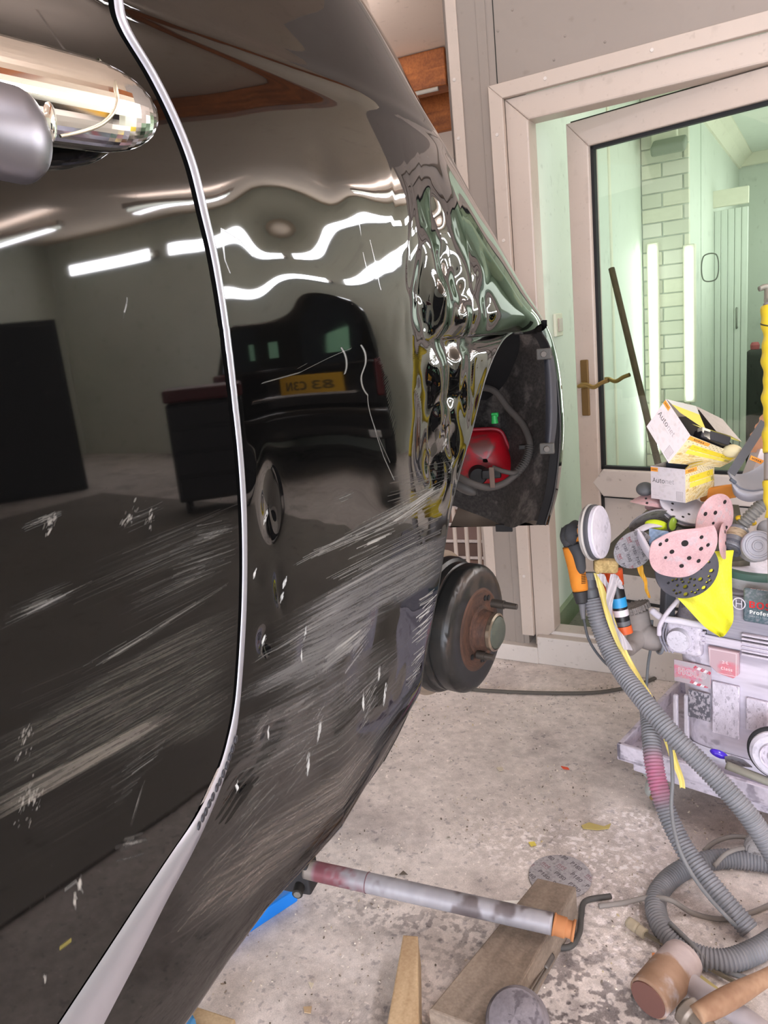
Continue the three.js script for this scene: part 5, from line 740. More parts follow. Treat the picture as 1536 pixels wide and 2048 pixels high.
// cables
{
  const fl = (u, v, y = .006) => onFloor(u, v, y), cab = (pts, r, m, label) => single('cable', sweep(pts, () => r, { m: 8 }), m, label, 'cable');
  const dk = std(0x3c3d40, .6), gr = std(0x77787a, .65), dusty_ = std(0x8f8a86, .8);
  cab([at(1167, 1236, 1.86), at(1178, 1280, 1.87), at(1205, 1320, 1.88), at(1240, 1352, 1.86), at(1275, 1395, 1.84), at(1320, 1420, 1.8)], .0034, std(0x4c4e52, .6), 'dark flex leaving the tail of the orange sander');
  cab([at(1300, 1395, 1.76), at(1326, 1440, 1.72), at(1341, 1500, 1.69), at(1345, 1560, 1.67), at(1343, 1620, 1.66), at(1356, 1690, 1.625), at(1382, 1745, 1.6), at(1418, 1795, 1.56), at(1452, 1832, 1.53), fl(1480, 1860)], .0042, gr, 'grey flex hanging beside the pink stained hose');
  cab([fl(1310, 1530, .11), fl(1360, 1515, .1), at(1420, 1560, 1.7), at(1470, 1600, 1.68), at(1540, 1660, 1.66)], .0042, gr, 'grey flex lying against the front of the dolly');
  cab([fl(1408, 1702), fl(1430, 1684, .02), fl(1470, 1673, .03), fl(1515, 1682, .02), fl(1570, 1720)], .0055, dusty_, 'dusty flex arching over the top of the coiled hose');
  cab([fl(1428, 1732, .03), fl(1455, 1706, .05), fl(1500, 1696, .04), fl(1570, 1710, .02)], .005, dusty_, 'second dusty flex arching just below the first above the coil');
  cab([fl(1198, 1812), fl(1245, 1806), fl(1300, 1795, .03), fl(1340, 1800, .044), fl(1385, 1826), fl(1440, 1838), fl(1500, 1826), fl(1570, 1795)], .0055, dusty_, 'dusty flex running across the middle of the hose coil');
  cab([fl(1340, 1846, .044), fl(1375, 1880, .044), fl(1415, 1920, .03), fl(1465, 1946), fl(1520, 1962), fl(1580, 1962)], .005, gr, 'grey flex lying over the near side of the hose coil');
  cab([fl(870, 1372), fl(975, 1381), fl(1100, 1386), fl(1200, 1384), fl(1280, 1368), fl(1340, 1342)], .0065, std(0x5b564f, .8), 'dark cable lying straight on the floor behind the brake drum');
  cab([at(1304, 1240, 1.95), at(1302, 1290, 1.95), at(1296, 1330, 1.93), at(1292, 1390, 1.93)], .0036, std(0x6e7378, .6), 'thin grey lead hanging left of the vacuum tank');
  cab([fl(1222, 1792), fl(1170, 1803), fl(1163, 1830), fl(1158, 1868), fl(1140, 1893), fl(1105, 1892), fl(1080, 1876)], .0062, std(0x4a4846, .7), 'black cable curled round the rusty end of the pipe');
}
// strips and ribbons of masking film
{
  const ribbon = (pts, w, wdir, m, label, twist = .6) => { const c = new THREE.CatmullRomCurve3(pts, false, 'centripetal'); const g = grid(5, 80, (u, v) => { const P = c.getPointAt(v), k = typeof w === 'function' ? w(v) : w; return P.addScaledVector(wdir, (u - .5) * k).addScaledVector(CZ, .006 * Math.sin(u * 7 + v * 14) * twist + (u - .5) * k * .3 * Math.sin(v * 9)); }); return single('film_strip', g, m, label, 'strip'); };
  const yel = std(0xffffff, .6, 0, { side: THREE.DoubleSide, map: dataTex(128, 256, (u, v) => { const n = fbm(u, v, 6, 4, 100); return [206 + n * 40, 190 + n * 40, 92 + n * 70]; }) });
  ribbon([at(1192, 1146, 1.82), at(1206, 1190, 1.82), at(1222, 1240, 1.82), at(1246, 1300, 1.815), at(1275, 1355, 1.8), at(1303, 1405, 1.79), at(1330, 1460, 1.77), at(1348, 1520, 1.74), at(1362, 1560, 1.72), at(1364, 1576, 1.715)], v => .012 + .014 * Math.sin(Math.PI * Math.min(1, v * 1.02)) * (.7 + .3 * Math.sin(v * 11)), CR, yel, 'long crumpled yellow film strip hanging beside the ribbed hose');
  ribbon([at(1276, 1126, 1.79), at(1283, 1145, 1.79), at(1289, 1160, 1.79), at(1295, 1185, 1.79), at(1298, 1196, 1.79)], v => .016 - .011 * v, CR, std(0xd09c2e, .6, 0, { side: THREE.DoubleSide }), 'short ochre strip hanging from the board edge under the grey disc');
  const wh = std(0xb9b2b6, .6, 0, { side: THREE.DoubleSide });
  ribbon([at(1200, 1148, 1.8), at(1214, 1172, 1.8), at(1220, 1198, 1.8)], v => .018 - .012 * v, CR, wh, 'short pale tape end over the orange canister, left of the other');
  ribbon([at(1226, 1148, 1.79), at(1224, 1175, 1.79), at(1220, 1210, 1.79), at(1228, 1245, 1.8), at(1244, 1275, 1.8), at(1256, 1300, 1.8)], v => .012 + .008 * Math.sin(v * 8), CR, wh, 'longer pale tape hanging down across the orange canister');
  ribbon([at(1231, 1150, 1.79), at(1238, 1168, 1.79), at(1243, 1178, 1.79)], v => .006 + .012 * Math.sin(v * 3), CR, wh, 'short pale tape end over the orange canister, right of the other');
}
// orange and black canister
{
  const A = at(1225, 1140, 1.86), Bq = at(1249, 1266, 1.87), d = Bq.clone().sub(A), L = d.length(); const t = thing('canister', 'orange and black canister with blue and white bands hanging under the board', 'canister', Bq); const sec = (f0, f1, r0, r1) => bar(A.clone().addScaledVector(d, f0), A.clone().addScaledVector(d, f1), r0, r1, 28); void L;
  part('cap', sec(0, .24, .024, .021), std(0xe65a28, .5), t, 'orange cap'); part('barrel', sec(.24, .88, .019, .019), std(0x1d1d20, .4), t, 'black barrel'); const band = (f0, f1, c, l) => part('band', sec(f0, f1, .0194, .0194), std(c, .45), t, l);
  band(.43, .58, 0x2f9bd8, 'blue band'); band(.62, .72, 0xe6dfe6, 'white band'); band(.8, .87, 0x68696d, 'grey band'); part('foot', sec(.88, 1, .02, .021), std(0xee6a33, .5), t, 'orange foot');
  const f0 = at(1208, 1146, 1.855), f1 = at(1230, 1290, 1.865); part('trigger_arm', sweep([f0, at(1212, 1180, 1.852), at(1222, 1230, 1.852), f1], f => .006), std(0xe9642f, .5), t, 'orange arm');
}
// dusty plastic elbow
{
  const t = thing('elbow_pipe', 'dusty grey plastic elbow with a ribbed collar standing beside the vacuum', 'pipe fitting', at(1275, 1300, 1.95)); const m = dusty([150, 142, 138], 104);
  part('elbow', sweep([at(1268, 1222, 1.96), at(1274, 1245, 1.96), at(1282, 1265, 1.95), at(1300, 1276, 1.94), at(1330, 1278, 1.93)], f => .036 - .006 * f, { m: 26 }), m, t);
  part('spout', sweep([at(1285, 1262, 1.95), at(1268, 1285, 1.93), at(1256, 1300, 1.91)], f => .03 - .012 * f, { m: 22 }), m, t); const c0 = at(1266, 1216, 1.96), dr = at(1262, 1205, 1.96).sub(c0).normalize(); const cg = [align(cyl(.041, .041, .014, 32), c0, dr)]; for (let i = 0; i < 26; i++) { const a = i / 26 * 6.283, b = cyl(.0026, .0026, .016, 6); b.translate(Math.cos(a) * .042, 0, Math.sin(a) * .042); cg.push(align(b, c0, dr)); } part('collar', merge(cg), m, t, 'ribbed collar');
  const cl = at(1318, 1282, 1.915); part('clamp', align(new THREE.TorusGeometry(.031, .004, 8, 28).rotateX(Math.PI / 2), cl, CR), std(0x7f8389, .5), t);
}

// ---------------------------------------------------------------- sanding discs, cloth, boxes, mask
const pinkTex_ = dataTex(256, 256, (u, v) => { const n = fbm(u, v, 6, 4, 110), f = fbm(u, v, 60, 2, 111), s = smooth(.55, .72, fbm(u, v, 10, 4, 112)); return [204 + (n - .5) * 34 + (f - .5) * 22 - s * 8, 166 + (n - .5) * 30 + (f - .5) * 20 + s * 8, 170 + (n - .5) * 30 + (f - .5) * 20 + s * 10]; });
const pinkM = std(0xffffff, .8, 0, { map: pinkTex_, side: THREE.DoubleSide }), holeM = std(0x231f20, .9), whiteDisc = std(0xffffff, .7, 0, { map: dirtyWhite([206, 204, 214], .8, 114), side: THREE.DoubleSide }), greyDisc = dusty([120, 118, 120], 116, .8); greyDisc.side = THREE.DoubleSide;
const printTex = (bg, ink, ink2, ang) => canvasTex(512, 512, (c, w, h) => { c.fillStyle = bg; c.fillRect(0, 0, w, h); for (let i = 0; i < 1600; i++) { c.fillStyle = `rgba(${rnd() < .5 ? '60,58,60' : '200,196,200'},${rnd() * .16})`; c.beginPath(); c.arc(rnd() * w, rnd() * h, rr(2, 14), 0, 7); c.fill(); } c.translate(w / 2, h / 2); c.rotate(ang); c.textAlign = 'center'; c.textBaseline = 'middle'; for (let r = -2; r <= 2; r++) for (let k = -2; k <= 2; k++) { const i = (r + k + 8) % 3; c.fillStyle = i === 1 ? ink2 : ink; c.font = 'bold 54px sans-serif'; c.fillText(['P180', 'net', 'P180'][i], k * 165 + (r % 2) * 70, r * 92); if (i === 1) { c.fillRect(k * 165 + (r % 2) * 70 - 44, r * 92 + 30, 88, 5); } } });
const ring = (r, n, a0 = 0) => Array.from({ length: n }, (_, i) => [r * Math.cos(a0 + i / n * 6.2832), r * Math.sin(a0 + i / n * 6.2832)]);
const discThing = (name, label, O, X, Y, R, zf, m, th, sq, holes, hr, cut, group) => { const t = thing(name, label, 'sanding disc', O, group); part('sheet', discGeo(O, X, Y, R, zf, th, sq, cut), m, t); if (holes) discHoles(t, O, X, Y, zf, holes, th, holeM, hr); return t; };
{
  // yellow cloth hanging down behind the black pad
  const yel = std(0xffffff, .85, 0, { side: THREE.DoubleSide, map: dataTex(256, 256, (u, v) => { const f = fbm(u, v, 90, 3, 120), n = fbm(u, v, 6, 3, 121); return [222 + (f - .5) * 24, 220 + (f - .5) * 24, 58 + (n - .5) * 40 + (f - .5) * 40]; }) });
  const rows = [[1352, 1108, 1468, 1100], [1330, 1140, 1464, 1126], [1340, 1170, 1464, 1165], [1352, 1192, 1465, 1200], [1372, 1214, 1467, 1226], [1394, 1238, 1466, 1243], [1412, 1256, 1460, 1256], [1430, 1268, 1452, 1268], [1440, 1274, 1447, 1273]];
  const rs = spline(rows, rows.map((_, i) => i / (rows.length - 1))); const g = grid(40, 60, (u, v) => { const r = rs(v); return at(lerp(r[0], r[2], u), lerp(r[1], r[3], u), 1.715 - .012 * Math.sin(u * 5 + v * 3) - .006 * Math.sin(u * 9 - v * 12) + .02 * (1 - v)); }, (u, v) => [u, v]);
  single('microfibre_cloth', g, yel, 'bright yellow cloth hanging over the front of the vacuum under the black pad', 'cloth');
  // black perforated pad, real holes
  const C = at(1373, 1138, 1.685), [X, Y, Z] = aim(CR.clone().addScaledVector(CU, -.04), tilt(0, .94, .3)); const R = .0705, s = new THREE.Shape(); s.absarc(0, 0, R, 0, Math.PI * 2);
  const hl = []; const add = (u, v, r) => { const P = (() => { const q = rayDir(u, v), t = C.clone().sub(camera.position).dot(Z) / q.dot(Z); return q.multiplyScalar(t).add(camera.position).sub(C); })(); const x = P.dot(X), y = P.dot(Y); if (Math.hypot(x, y) + r < R - .002 && !hl.some(o => Math.hypot(o[0] - x, o[1] - y) < o[2] + r + .0012)) hl.push([x, y, r]); };
  for (const [cx, cy, r] of [[370, 1173, 4.4], [400, 1158, 4.2], [407, 1175, 4.4], [371, 1188, 4.4], [422, 1141, 4.2]]) add(1000 + cx, cy, r / 820);
  for (const [cx, cy] of [[345, 1160], [352, 1158], [362, 1158], [365, 1163], [377, 1164], [380, 1157], [388, 1158], [354, 1170], [388, 1170], [347, 1180], [352, 1186], [359, 1184], [383, 1183], [390, 1185], [395, 1179], [358, 1195], [371, 1196], [384, 1194], [413, 1164], [417, 1152], [419, 1160]]) add(1000 + cx, cy, 2.5 / 820);
  for (const [x, y] of [...ring(.05, 9, .4), ...ring(.03, 7, 1)]) add(...pix(C.clone().addScaledVector(X, x).addScaledVector(Y, y)).slice(0, 2), 2.4 / 820);
  for (const [x, y, r] of hl) { const p = new THREE.Path(); p.absarc(x, y, r, 0, Math.PI * 2, true); s.holes.push(p); }
  const pg = new THREE.ExtrudeGeometry(s, { depth: .006, bevelEnabled: true, bevelThickness: .001, bevelSize: .001, bevelOffset: -.001, bevelSegments: 1, curveSegments: 22 }); pg.translate(0, 0, -.003); pg.applyMatrix4(new THREE.Matrix4().makeBasis(X, Y, Z).setPosition(C));
  const bp = thing('perforated_pad', 'black perforated backing pad, its holes showing the yellow cloth behind', 'sanding pad', C); part('pad', uvMetres(pg, 6), std(0xffffff, .75, 0, { map: dataTex(128, 128, (u, v) => { const n = fbm(u, v, 6, 4, 122); return [58 + n * 26, 58 + n * 25, 66 + n * 24]; }) }), bp);
  // front pink disc: flattened at the top edge
  const F = at(1366, 1094, 1.635), FX = tilt(.98, .04, -.1), FY = tilt(-.02, .86, .42);
  const cut = (x, y) => { const lim = .035 + .22 * x; return [x, y > lim ? lim + (y - lim) * .18 : y]; };
  discThing('sanding_disc', 'dusty pink perforated sanding disc lying in front of the black pad', F, FX, FY, .0785, (x, y) => .1 * x * x * 3 - .6 * y * y + .004 * Math.sin(x * 60), pinkM, .0018, 1, [[-.055, .011], [-.04, .018], [.0015, .01, 1.7], [.035, .025], [.056, .003], [.04, -.004, 1.1], [-.022, -.012, 1.2], [-.034, -.026, .8], [.017, -.026, 1.1], [.041, -.035, 1.1], [.005, -.047, 1.1]], .0044, cut);
  const yd = F.clone().addScaledVector(CU, .008).addScaledVector(CZ, .0045); void yd;
  // rear pink disc, bent down over the edge
  const G = at(1431, 1042, 1.74), GX = tilt(.9, .35, -.25), GY = tilt(-.2, .9, .38);
  discThing('sanding_disc', 'pink perforated sanding disc curling over behind the front one, beside the clear canister', G, GX, GY, .058, (x, y) => -2.6 * Math.max(0, x - .01) ** 2 - 1.4 * Math.max(0, -y - .012) ** 2 * 3, pinkM, .0018, 1.15, [[-.028, .03], [.03, .038], [.0, .022], [-.036, -.008], [.03, -.03], [-.008, -.002, .7]], .005);
  const g2 = at(1448, 1082, 1.73); discThing('sanding_disc', 'pink sanding disc hanging edge on below the curled pink disc', g2, tilt(.55, .25, -.8), tilt(-.1, .98, .1), .042, (x, y) => -1.5 * x * x, pinkM, .0018, 1, [[.01, -.008], [.014, .018], [.02, -.026]], .004);
  // pink folded sheet at the left, pointed
  { const c = [[1258, 1003], [1300, 983], [1345, 985], [1352, 1012], [1318, 1017]]; const t = thing('folded_disc', 'pink perforated sanding sheet folded to a point at the left under the boxes', 'sanding disc', at(1310, 1010, 1.86)); const top = grid(16, 16, (u, v) => { const a = lerp(1258, 1352, u), yb = lerp(1003, 1021, Math.pow(u, .8)), yt = 1003 - 24 * Math.sin(Math.min(1, u * 1.3) * 1.57); return at(a, lerp(yb, yt, v), 1.83 + .07 * v - .006 * Math.sin(v * 6) * u); }); void c; part('sheet', top, pinkM, t); const und = grid(12, 8, (u, v) => at(lerp(1290, 1352, u), lerp(1012 + 8 * u, 1028 + 2 * u, v * Math.sin(.3 + u * 2.4)), 1.835 + .04 * v)); part('fold', und, pinkM, t); for (const [u, v, d, r] of [[1317, 991, 1.862, .0055], [1294, 1006, 1.842, .0032], [1292, 997, 1.85, .0028]]) part('hole', align(cyl(r, r, .001, 14), at(u, v, d - .004), V(-.05, .8, .6)), holeM, t); }
  // white discs under the boxes
  const wd = (u, v, d, R, lab, m, hs) => discThing('sanding_disc', lab, at(u, v, d), tilt(.97, -.12, -.1), tilt(.1, .6, -.8), R, (x, y) => 0, m, .003, 1, hs, .0042);
  wd(1370, 1016, 1.83, .062, 'white round sanding disc lying flat beneath the lower box, topmost of its stack', whiteDisc, [[-.04, .02], [-.02, .046], [.016, .05], [-.03, -.01], [.0, .03]].map(([x, y]) => [x, -y * .9, .8]));
  wd(1371, 1025, 1.835, .063, 'pale disc just under the topmost white disc', lavLight, null); wd(1373, 1033, 1.84, .062, 'lowest pale disc of the stack beneath the lower box', dusty([150, 148, 150], 124), null);
  // printed grey disc at the board's edge
  discThing('sanding_disc', 'dark grey sanding disc with printed numbers hanging over the board edge', at(1268, 1100, 1.765), tilt(.97, -.1, -.2), tilt(.08, .93, .35), .0485, (x, y) => -1.2 * (x + y) * (x + y) * .8, std(0xffffff, .85, 0, { side: THREE.DoubleSide, map: printTex('#8b898d', '#4a484c', '#7d3b40', .95) }), .0016, 1.0);
  // folded white pad, blue glove, lime pad, green lens, grey pad
  { const O = at(1290, 1084, 1.75), fp = sweep([at(1275, 1064, 1.77), at(1284, 1082, 1.755), at(1296, 1104, 1.745), at(1310, 1124, 1.745)], f => .012 + .012 * Math.sin(.5 + f * 2.2), { m: 24, squash: .35 }); void O; single('folded_pad', fp, lavLight, 'pale folded pad standing between the dark grey disc and the front pink disc', 'pad'); const f2 = sweep([at(1276, 1062, 1.775), at(1298, 1052, 1.79), at(1322, 1050, 1.8)], f => .011 + .006 * f, { m: 20, squash: .35 }); single('pad_edge', f2, lavLight, 'pale pad edge curling up behind the blue rag', 'pad'); }
  { const g = grid(30, 20, (u, v) => { const a = lerp(1298, 1352, u), top = 1056 + 10 * Math.sin(u * 3) * .3 + 8 * u * u, b = lerp(1094, 1080, u); return at(a, lerp(top, b, v), 1.775 - .014 * Math.sin(v * Math.PI) - .005 * Math.sin(u * 14 + v * 9)); }); single('blue_rag', g, std(0xffffff, .9, 0, { side: THREE.DoubleSide, map: dataTex(128, 128, (u, v) => { const n = fbm(u, v, 8, 4, 126); return [112 + n * 50, 136 + n * 50, 168 + n * 46]; }) }), 'crumpled dusty blue rag behind the front pink disc', 'rag'); }
  { const g = new THREE.SphereGeometry(1, 30, 20); g.scale(.027, .0125, .016); g.rotateZ(-.15); const P = at(1313, 1050, 1.8); g.translate(P.x, P.y, P.z); single('lime_sponge', g, std(0xd3ea2a, .7), 'rounded lime green sponge in the middle of the pile', 'sponge'); }
  { const P = at(1345, 1048, 1.785), N = tilt(.5, .15, .85), t = thing('goggles', 'green lens with a black rim lying beside the lime sponge', 'goggles', P); const g = new THREE.SphereGeometry(1, 24, 16); g.scale(.0135, .004, .02); part('lens', align(g, P, N), phys(0x8fae3a, .25, 0), t, 'green lens'); const rm = new THREE.TorusGeometry(.0165, .0026, 8, 32); rm.scale(.86, 1.24, 1); rm.rotateX(-Math.PI / 2); part('rim', align(rm, P, N), std(0x303229, .6), t, 'black rim'); part('arm', sweep([P.clone().addScaledVector(CR, .01), at(1366, 1053, 1.77), at(1395, 1055, 1.77)], () => .0026), std(0x26271f, .6), t); }
  discThing('backing_disc', 'dark grey disc lying behind the lime sponge', at(1300, 1042, 1.84), tilt(.97, .1, -.1), tilt(-.05, .5, .85).multiplyScalar(-1), .052, (x, y) => -1.5 * x * x, greyDisc, .004, 1, null);
  { const P = at(1290, 978, 1.9), g = new THREE.SphereGeometry(1, 24, 16); g.scale(.022, .017, .03); g.translate(P.x, P.y, P.z); single('grey_knob', g, std(0x5f6163, .7), 'smooth dark grey knob left of the lower box', 'knob'); }
  { const P = at(1336, 1030, 1.86), g = sweep([at(1300, 1024, 1.88), at(1325, 1028, 1.86), at(1346, 1040, 1.85), at(1352, 1034, 1.85)], f => .012 - .005 * f); void P; single('hand_tool', g, std(0x5c5d58, .6), 'small dark grey tool under the pink folded sheet', 'tool'); }
}
// cardboard boxes
const labelTex = (w, h, fn) => std(0xffffff, .75, 0, { map: canvasTex(w, h, (c) => { c.fillStyle = '#d9d0d2'; c.fillRect(0, 0, w, h); fn(c, w, h); for (let i = 0; i < 260; i++) { c.fillStyle = `rgba(160,150,140,${rnd() * .09})`; c.beginPath(); c.arc(rnd() * w, rnd() * h, rr(3, 26), 0, 7); c.fill(); } }), side: THREE.DoubleSide });
const frontArt = labelTex(512, 480, (c, w, h) => { c.fillStyle = '#ef9a36'; c.fillRect(0, 14, 112, 60); c.fillStyle = '#3a2a18'; c.font = 'bold 26px sans-serif'; c.fillText('MIRKA', 12, 54); c.fillStyle = '#3c3a3c'; c.font = '500 92px sans-serif'; c.fillText('Auto', 26, 232); const wA = c.measureText('Auto').width; c.fillStyle = '#a39da1'; c.font = '300 92px sans-serif'; c.fillText('net', 28 + wA, 232); c.fillStyle = '#b6aeb1'; c.fillRect(170, 258, 120, 4); c.fillRect(30, 420, 90, 4); c.strokeStyle = '#aaa2a6'; c.lineWidth = 4; for (let i = 0; i < 9; i++) { c.beginPath(); c.moveTo(390 + i * 10, 330); c.lineTo(385 + i * 10, 460); c.stroke(); } c.strokeRect(384, 330, 92, 130); });
const sideArt = labelTex(640, 460, (c, w, h) => { c.fillStyle = '#ddcfa6'; c.fillRect(0, 0, w, h); const g = [[200, 160, 74], [226, 198, 118], [240, 226, 180], [176, 140, 62]]; for (let i = 0; i < 240; i++) { const q = g[i % 4]; c.fillStyle = `rgba(${q},${.25 + rnd() * .4})`; c.save(); c.translate(rnd() * w, h * (.3 + rnd() * .7)); c.rotate(-.5); c.fillRect(0, 0, rr(20, 90), rr(6, 22)); c.restore(); } for (let i = 0; i < 60; i++) { c.strokeStyle = `rgba(90,74,40,${rnd() * .5})`; c.lineWidth = 3; c.beginPath(); const x = rnd() * w, y = h * (.55 + rnd() * .25); c.moveTo(x, y); c.lineTo(x + 14, y - 24); c.stroke(); } for (let x = 0; x < w; x += 26) for (let y = 6; y < 110; y += 26) { c.fillStyle = (x / 26 + y / 26) % 2 < 1 ? '#8d8471' : '#d7cdb4'; c.fillRect(x, y, 12, 12); } c.fillStyle = '#efa03c'; c.fillRect(0, 8, 250, 56); c.fillStyle = '#3c2a14'; c.font = 'bold 40px sans-serif'; c.fillText('MIRKA', 60, 50); c.fillStyle = '#e6cb2c'; c.fillRect(90, 110, 520, 84); c.fillStyle = '#ecd94e'; c.fillRect(90, 204, 520, 66); c.fillStyle = '#8a7a1c'; c.font = '24px sans-serif'; c.fillText('70 Pcs      P 320', 120, 150); c.beginPath(); c.arc(500, 152, 24, 0, 7); c.strokeStyle = '#8a7a1c'; c.lineWidth = 6; c.stroke(); c.fillStyle = '#4a4658'; for (let i = 0; i < 8; i++) c.fillRect(560 + i * 8, 210, 4, 50); });
{
  const cardM = std(0xcfc4b6, .85, 0, { side: THREE.DoubleSide }), dark = std(0x2a2522, .9);
  // a box from its near corner: X along the lettered face (to its left end), Z along the printed side, Y up
  const carton = (name, label, O, X, Y, Z, lx, ly, lz, open) => {
    const t = thing(name, label, 'box', O.clone()); const q = (x, y, z) => O.clone().addScaledVector(X, x).addScaledVector(Y, y).addScaledVector(Z, z), th = .0016;
    const panel = (n, A, B, Cc, Dd, m, l) => { const N = B.clone().sub(A).cross(Dd.clone().sub(A)).normalize(), ctr = q(lx / 2, ly / 2, lz / 2).sub(A); if (N.dot(ctr) > 0) N.negate(); return part(n, merge([grid(6, 6, (u, v) => A.clone().lerp(B, u).lerp(Dd.clone().lerp(Cc, u), v).addScaledVector(N, .002 * Math.sin(u * 3.14) * Math.sin(v * 3.14)), (u, v) => [u, 1 - v]), grid(1, 1, (u, v) => A.clone().lerp(B, u).lerp(Dd.clone().lerp(Cc, u), v).addScaledVector(N, -th), (u, v) => [.9, .6])]), m, t, l); };
    panel('lettered_face', q(lx, ly, 0), q(0, ly, 0), q(0, 0, 0), q(lx, 0, 0), frontArt, 'pale face with grey lettering');
    panel('printed_side', q(0, ly, 0), q(0, ly, lz), q(0, 0, lz), q(0, 0, 0), sideArt, 'gold and yellow printed side');
    panel('back_face', q(lx, ly, lz), q(0, ly, lz), q(0, 0, lz), q(lx, 0, lz), cardM); panel('far_side', q(lx, ly, 0), q(lx, ly, lz), q(lx, 0, lz), q(lx, 0, 0), cardM); panel('bottom', q(0, .001, 0), q(lx, .001, 0), q(lx, .001, lz), q(0, .001, lz), cardM);
    if (open) open(t, q, panel); return t;
  };
  // lower box
  const P0 = at(1371, 1006, 1.78), PL = at(1302, 974, 1.85), X = PL.clone().sub(P0).setY(0), lx = X.length(); X.normalize(); const Y = V(0, 1, 0), Zr = at(1464, 978, 1.85).sub(P0).setY(0), Z = Zr.clone().addScaledVector(X, -Zr.dot(X)), lz = .118; Z.normalize();
  carton('sanding_disc_box', 'lower of two printed cartons, standing level with its top open', P0, X, Y, Z, lx, .081, lz, (t, q, panel) => {
    panel('flap', q(0, .081, 0), q(0, .081, lz), q(-.0, .081 + .006, lz), q(-.012, .081 + .012, .0), sideArt); part('contents', (() => { const g = box(lx * .8, .05, lz * .5, 0, 0, 0, .006); return basis(g, q(lx * .5, .06, lz * .62), X, Y); })(), std(0x3b3f4a, .7), t, 'dark blue pack inside'); part('inner_sleeve', basis(box(lx * .5, .045, .035, 0, 0, 0, .004), q(lx * .32, .066, lz * .95), X, Y), std(0xffffff, .7, 0, { map: sideArt.map }), t); part('inner_floor', basis(box(lx * .94, .02, lz * .9, 0, 0, 0, .001), q(lx / 2, .03, lz / 2), X, Y), dark, t);
  });
  // upper box, tipped over its corner
  const O = at(1338, 924, 1.76), OX = at(1296, 853, 1.79).sub(O), OY = at(1379, 869, 1.73).sub(O); const uy = OY.length(), ux = OX.length(); const [bx, by_] = aim(OX, OY), bz = bx.clone().cross(by_).multiplyScalar(-1); void bz;
  // lettered face lies in OX/OY: its reading direction runs along -OX..., so the face is laid out from its own corners
  const tl = at(1332, 798, 1.80), tr = at(1381, 871, 1.745), br = at(1337, 926, 1.76), bl_ = at(1293, 853, 1.81); const fx = tr.clone().sub(tl), fy = tl.clone().sub(bl_), n = fx.clone().cross(fy).normalize().multiplyScalar(-1); const dz = .1, dep = n.clone().multiplyScalar(dz);
  const back = P => P.clone().add(dep); const t = thing('sanding_disc_box', 'upper of two printed cartons, tipped on its corner with a torn open lid', 'box', br.clone());
  const pn = (nm, A, B, Cc, Dd, m, l) => part(nm, grid(6, 6, (u, v) => A.clone().lerp(B, u).lerp(Dd.clone().lerp(Cc, u), v), (u, v) => [u, 1 - v]), m, t, l);
  pn('lettered_face', tl, tr, br, bl_, frontArt, 'pale face with grey lettering');
  const sr = at(1484, 912, 1.8), srb = at(1440, 935, 1.82);   // the printed side swings round to the right
  pn('printed_side', tr, sr, srb, br, sideArt, 'gold and yellow printed side'); const tb = at(1400, 815, 1.9), bb = at(1360, 870, 1.92);
  pn('far_side', tl, tb, bb, bl_, cardM); pn('bottom', bl_, br, srb, bb, cardM); pn('back_face', tb, sr, srb, bb, dark); pn('inside', tl.clone().lerp(br, .3), tb.clone().lerp(bb, .3), srb.clone().lerp(sr, .6), tr.clone().lerp(br, .3), dark);
  const l1 = at(1392, 812, 1.84), l2 = at(1445, 838, 1.83), l3 = at(1484, 884, 1.8), l4 = at(1440, 872, 1.77), l5 = at(1384, 848, 1.755);
  pn('lid', tl.clone().lerp(l1, .02), l1, l5.clone().lerp(l4, .5), l5.clone().lerp(tl, .45), std(0xffffff, .6, 0, { side: THREE.DoubleSide, map: dataTex(64, 64, (u, v) => { const k = v < .62 ? 0 : 1; return k ? [196, 200, 196] : [222, 206, 84]; }) }), 'raised lid with a yellow edge');
  pn('lid_flap', l1, l2, l3, l4, std(0xffffff, .55, 0, { side: THREE.DoubleSide, map: dirtyWhite([172, 166, 158], 1, 130) }), 'grey torn lid flap'); pn('lid_edge', l5, l4, l3, at(1462, 872, 1.77), std(0xd8cf70, .7, 0, { side: THREE.DoubleSide }));
  const cp = at(1423, 876, 1.775); part('contents', basis(new RoundedBoxGeometry(.07, .022, .05, 2, .004), cp, CR.clone().addScaledVector(CU, -.3).normalize(), CU.clone().addScaledVector(CR, .3).normalize()), std(0x26262b, .6), t, 'dark pack inside'); const c2 = at(1408, 868, 1.765); part('inner_sleeve', basis(new RoundedBoxGeometry(.022, .024, .03, 2, .003), c2, CR.clone().addScaledVector(CU, -.4).normalize(), CU), std(0xcfc9b8, .6), t); const c3 = at(1464, 902, 1.78); part('patterned_pack', new THREE.SphereGeometry(.02, 16, 12).scale(1.1, .8, .7).translate(c3.x, c3.y, c3.z), std(0xd8cda4, .8), t);
  // third carton and torn brown paper behind the mask
  { const A = at(1494, 905, 1.86), t3 = thing('sanding_disc_box', 'white carton with an orange label standing behind the grey face mask', 'box', at(1520, 960, 1.88)); const g = new RoundedBoxGeometry(.09, .11, .05, 2, .002); part('carton', basis(g, at(1530, 952, 1.88), tilt(.93, -.35, 0), tilt(.35, .93, 0)), std(0xd9d4d8, .7), t3); const lb = box(.034, .011, .002); part('label', basis(lb, at(1513, 920, 1.845), tilt(.93, -.38, 0), tilt(.38, .93, 0)), std(0xffffff, .6, 0, { map: canvasTex(128, 48, (c, w, h) => { c.fillStyle = '#ef9a36'; c.fillRect(0, 0, w, h); c.fillStyle = '#2c2016'; c.font = 'bold 30px sans-serif'; c.fillText('MIRKA', 14, 36); }) }), t3, 'orange label'); void A; }
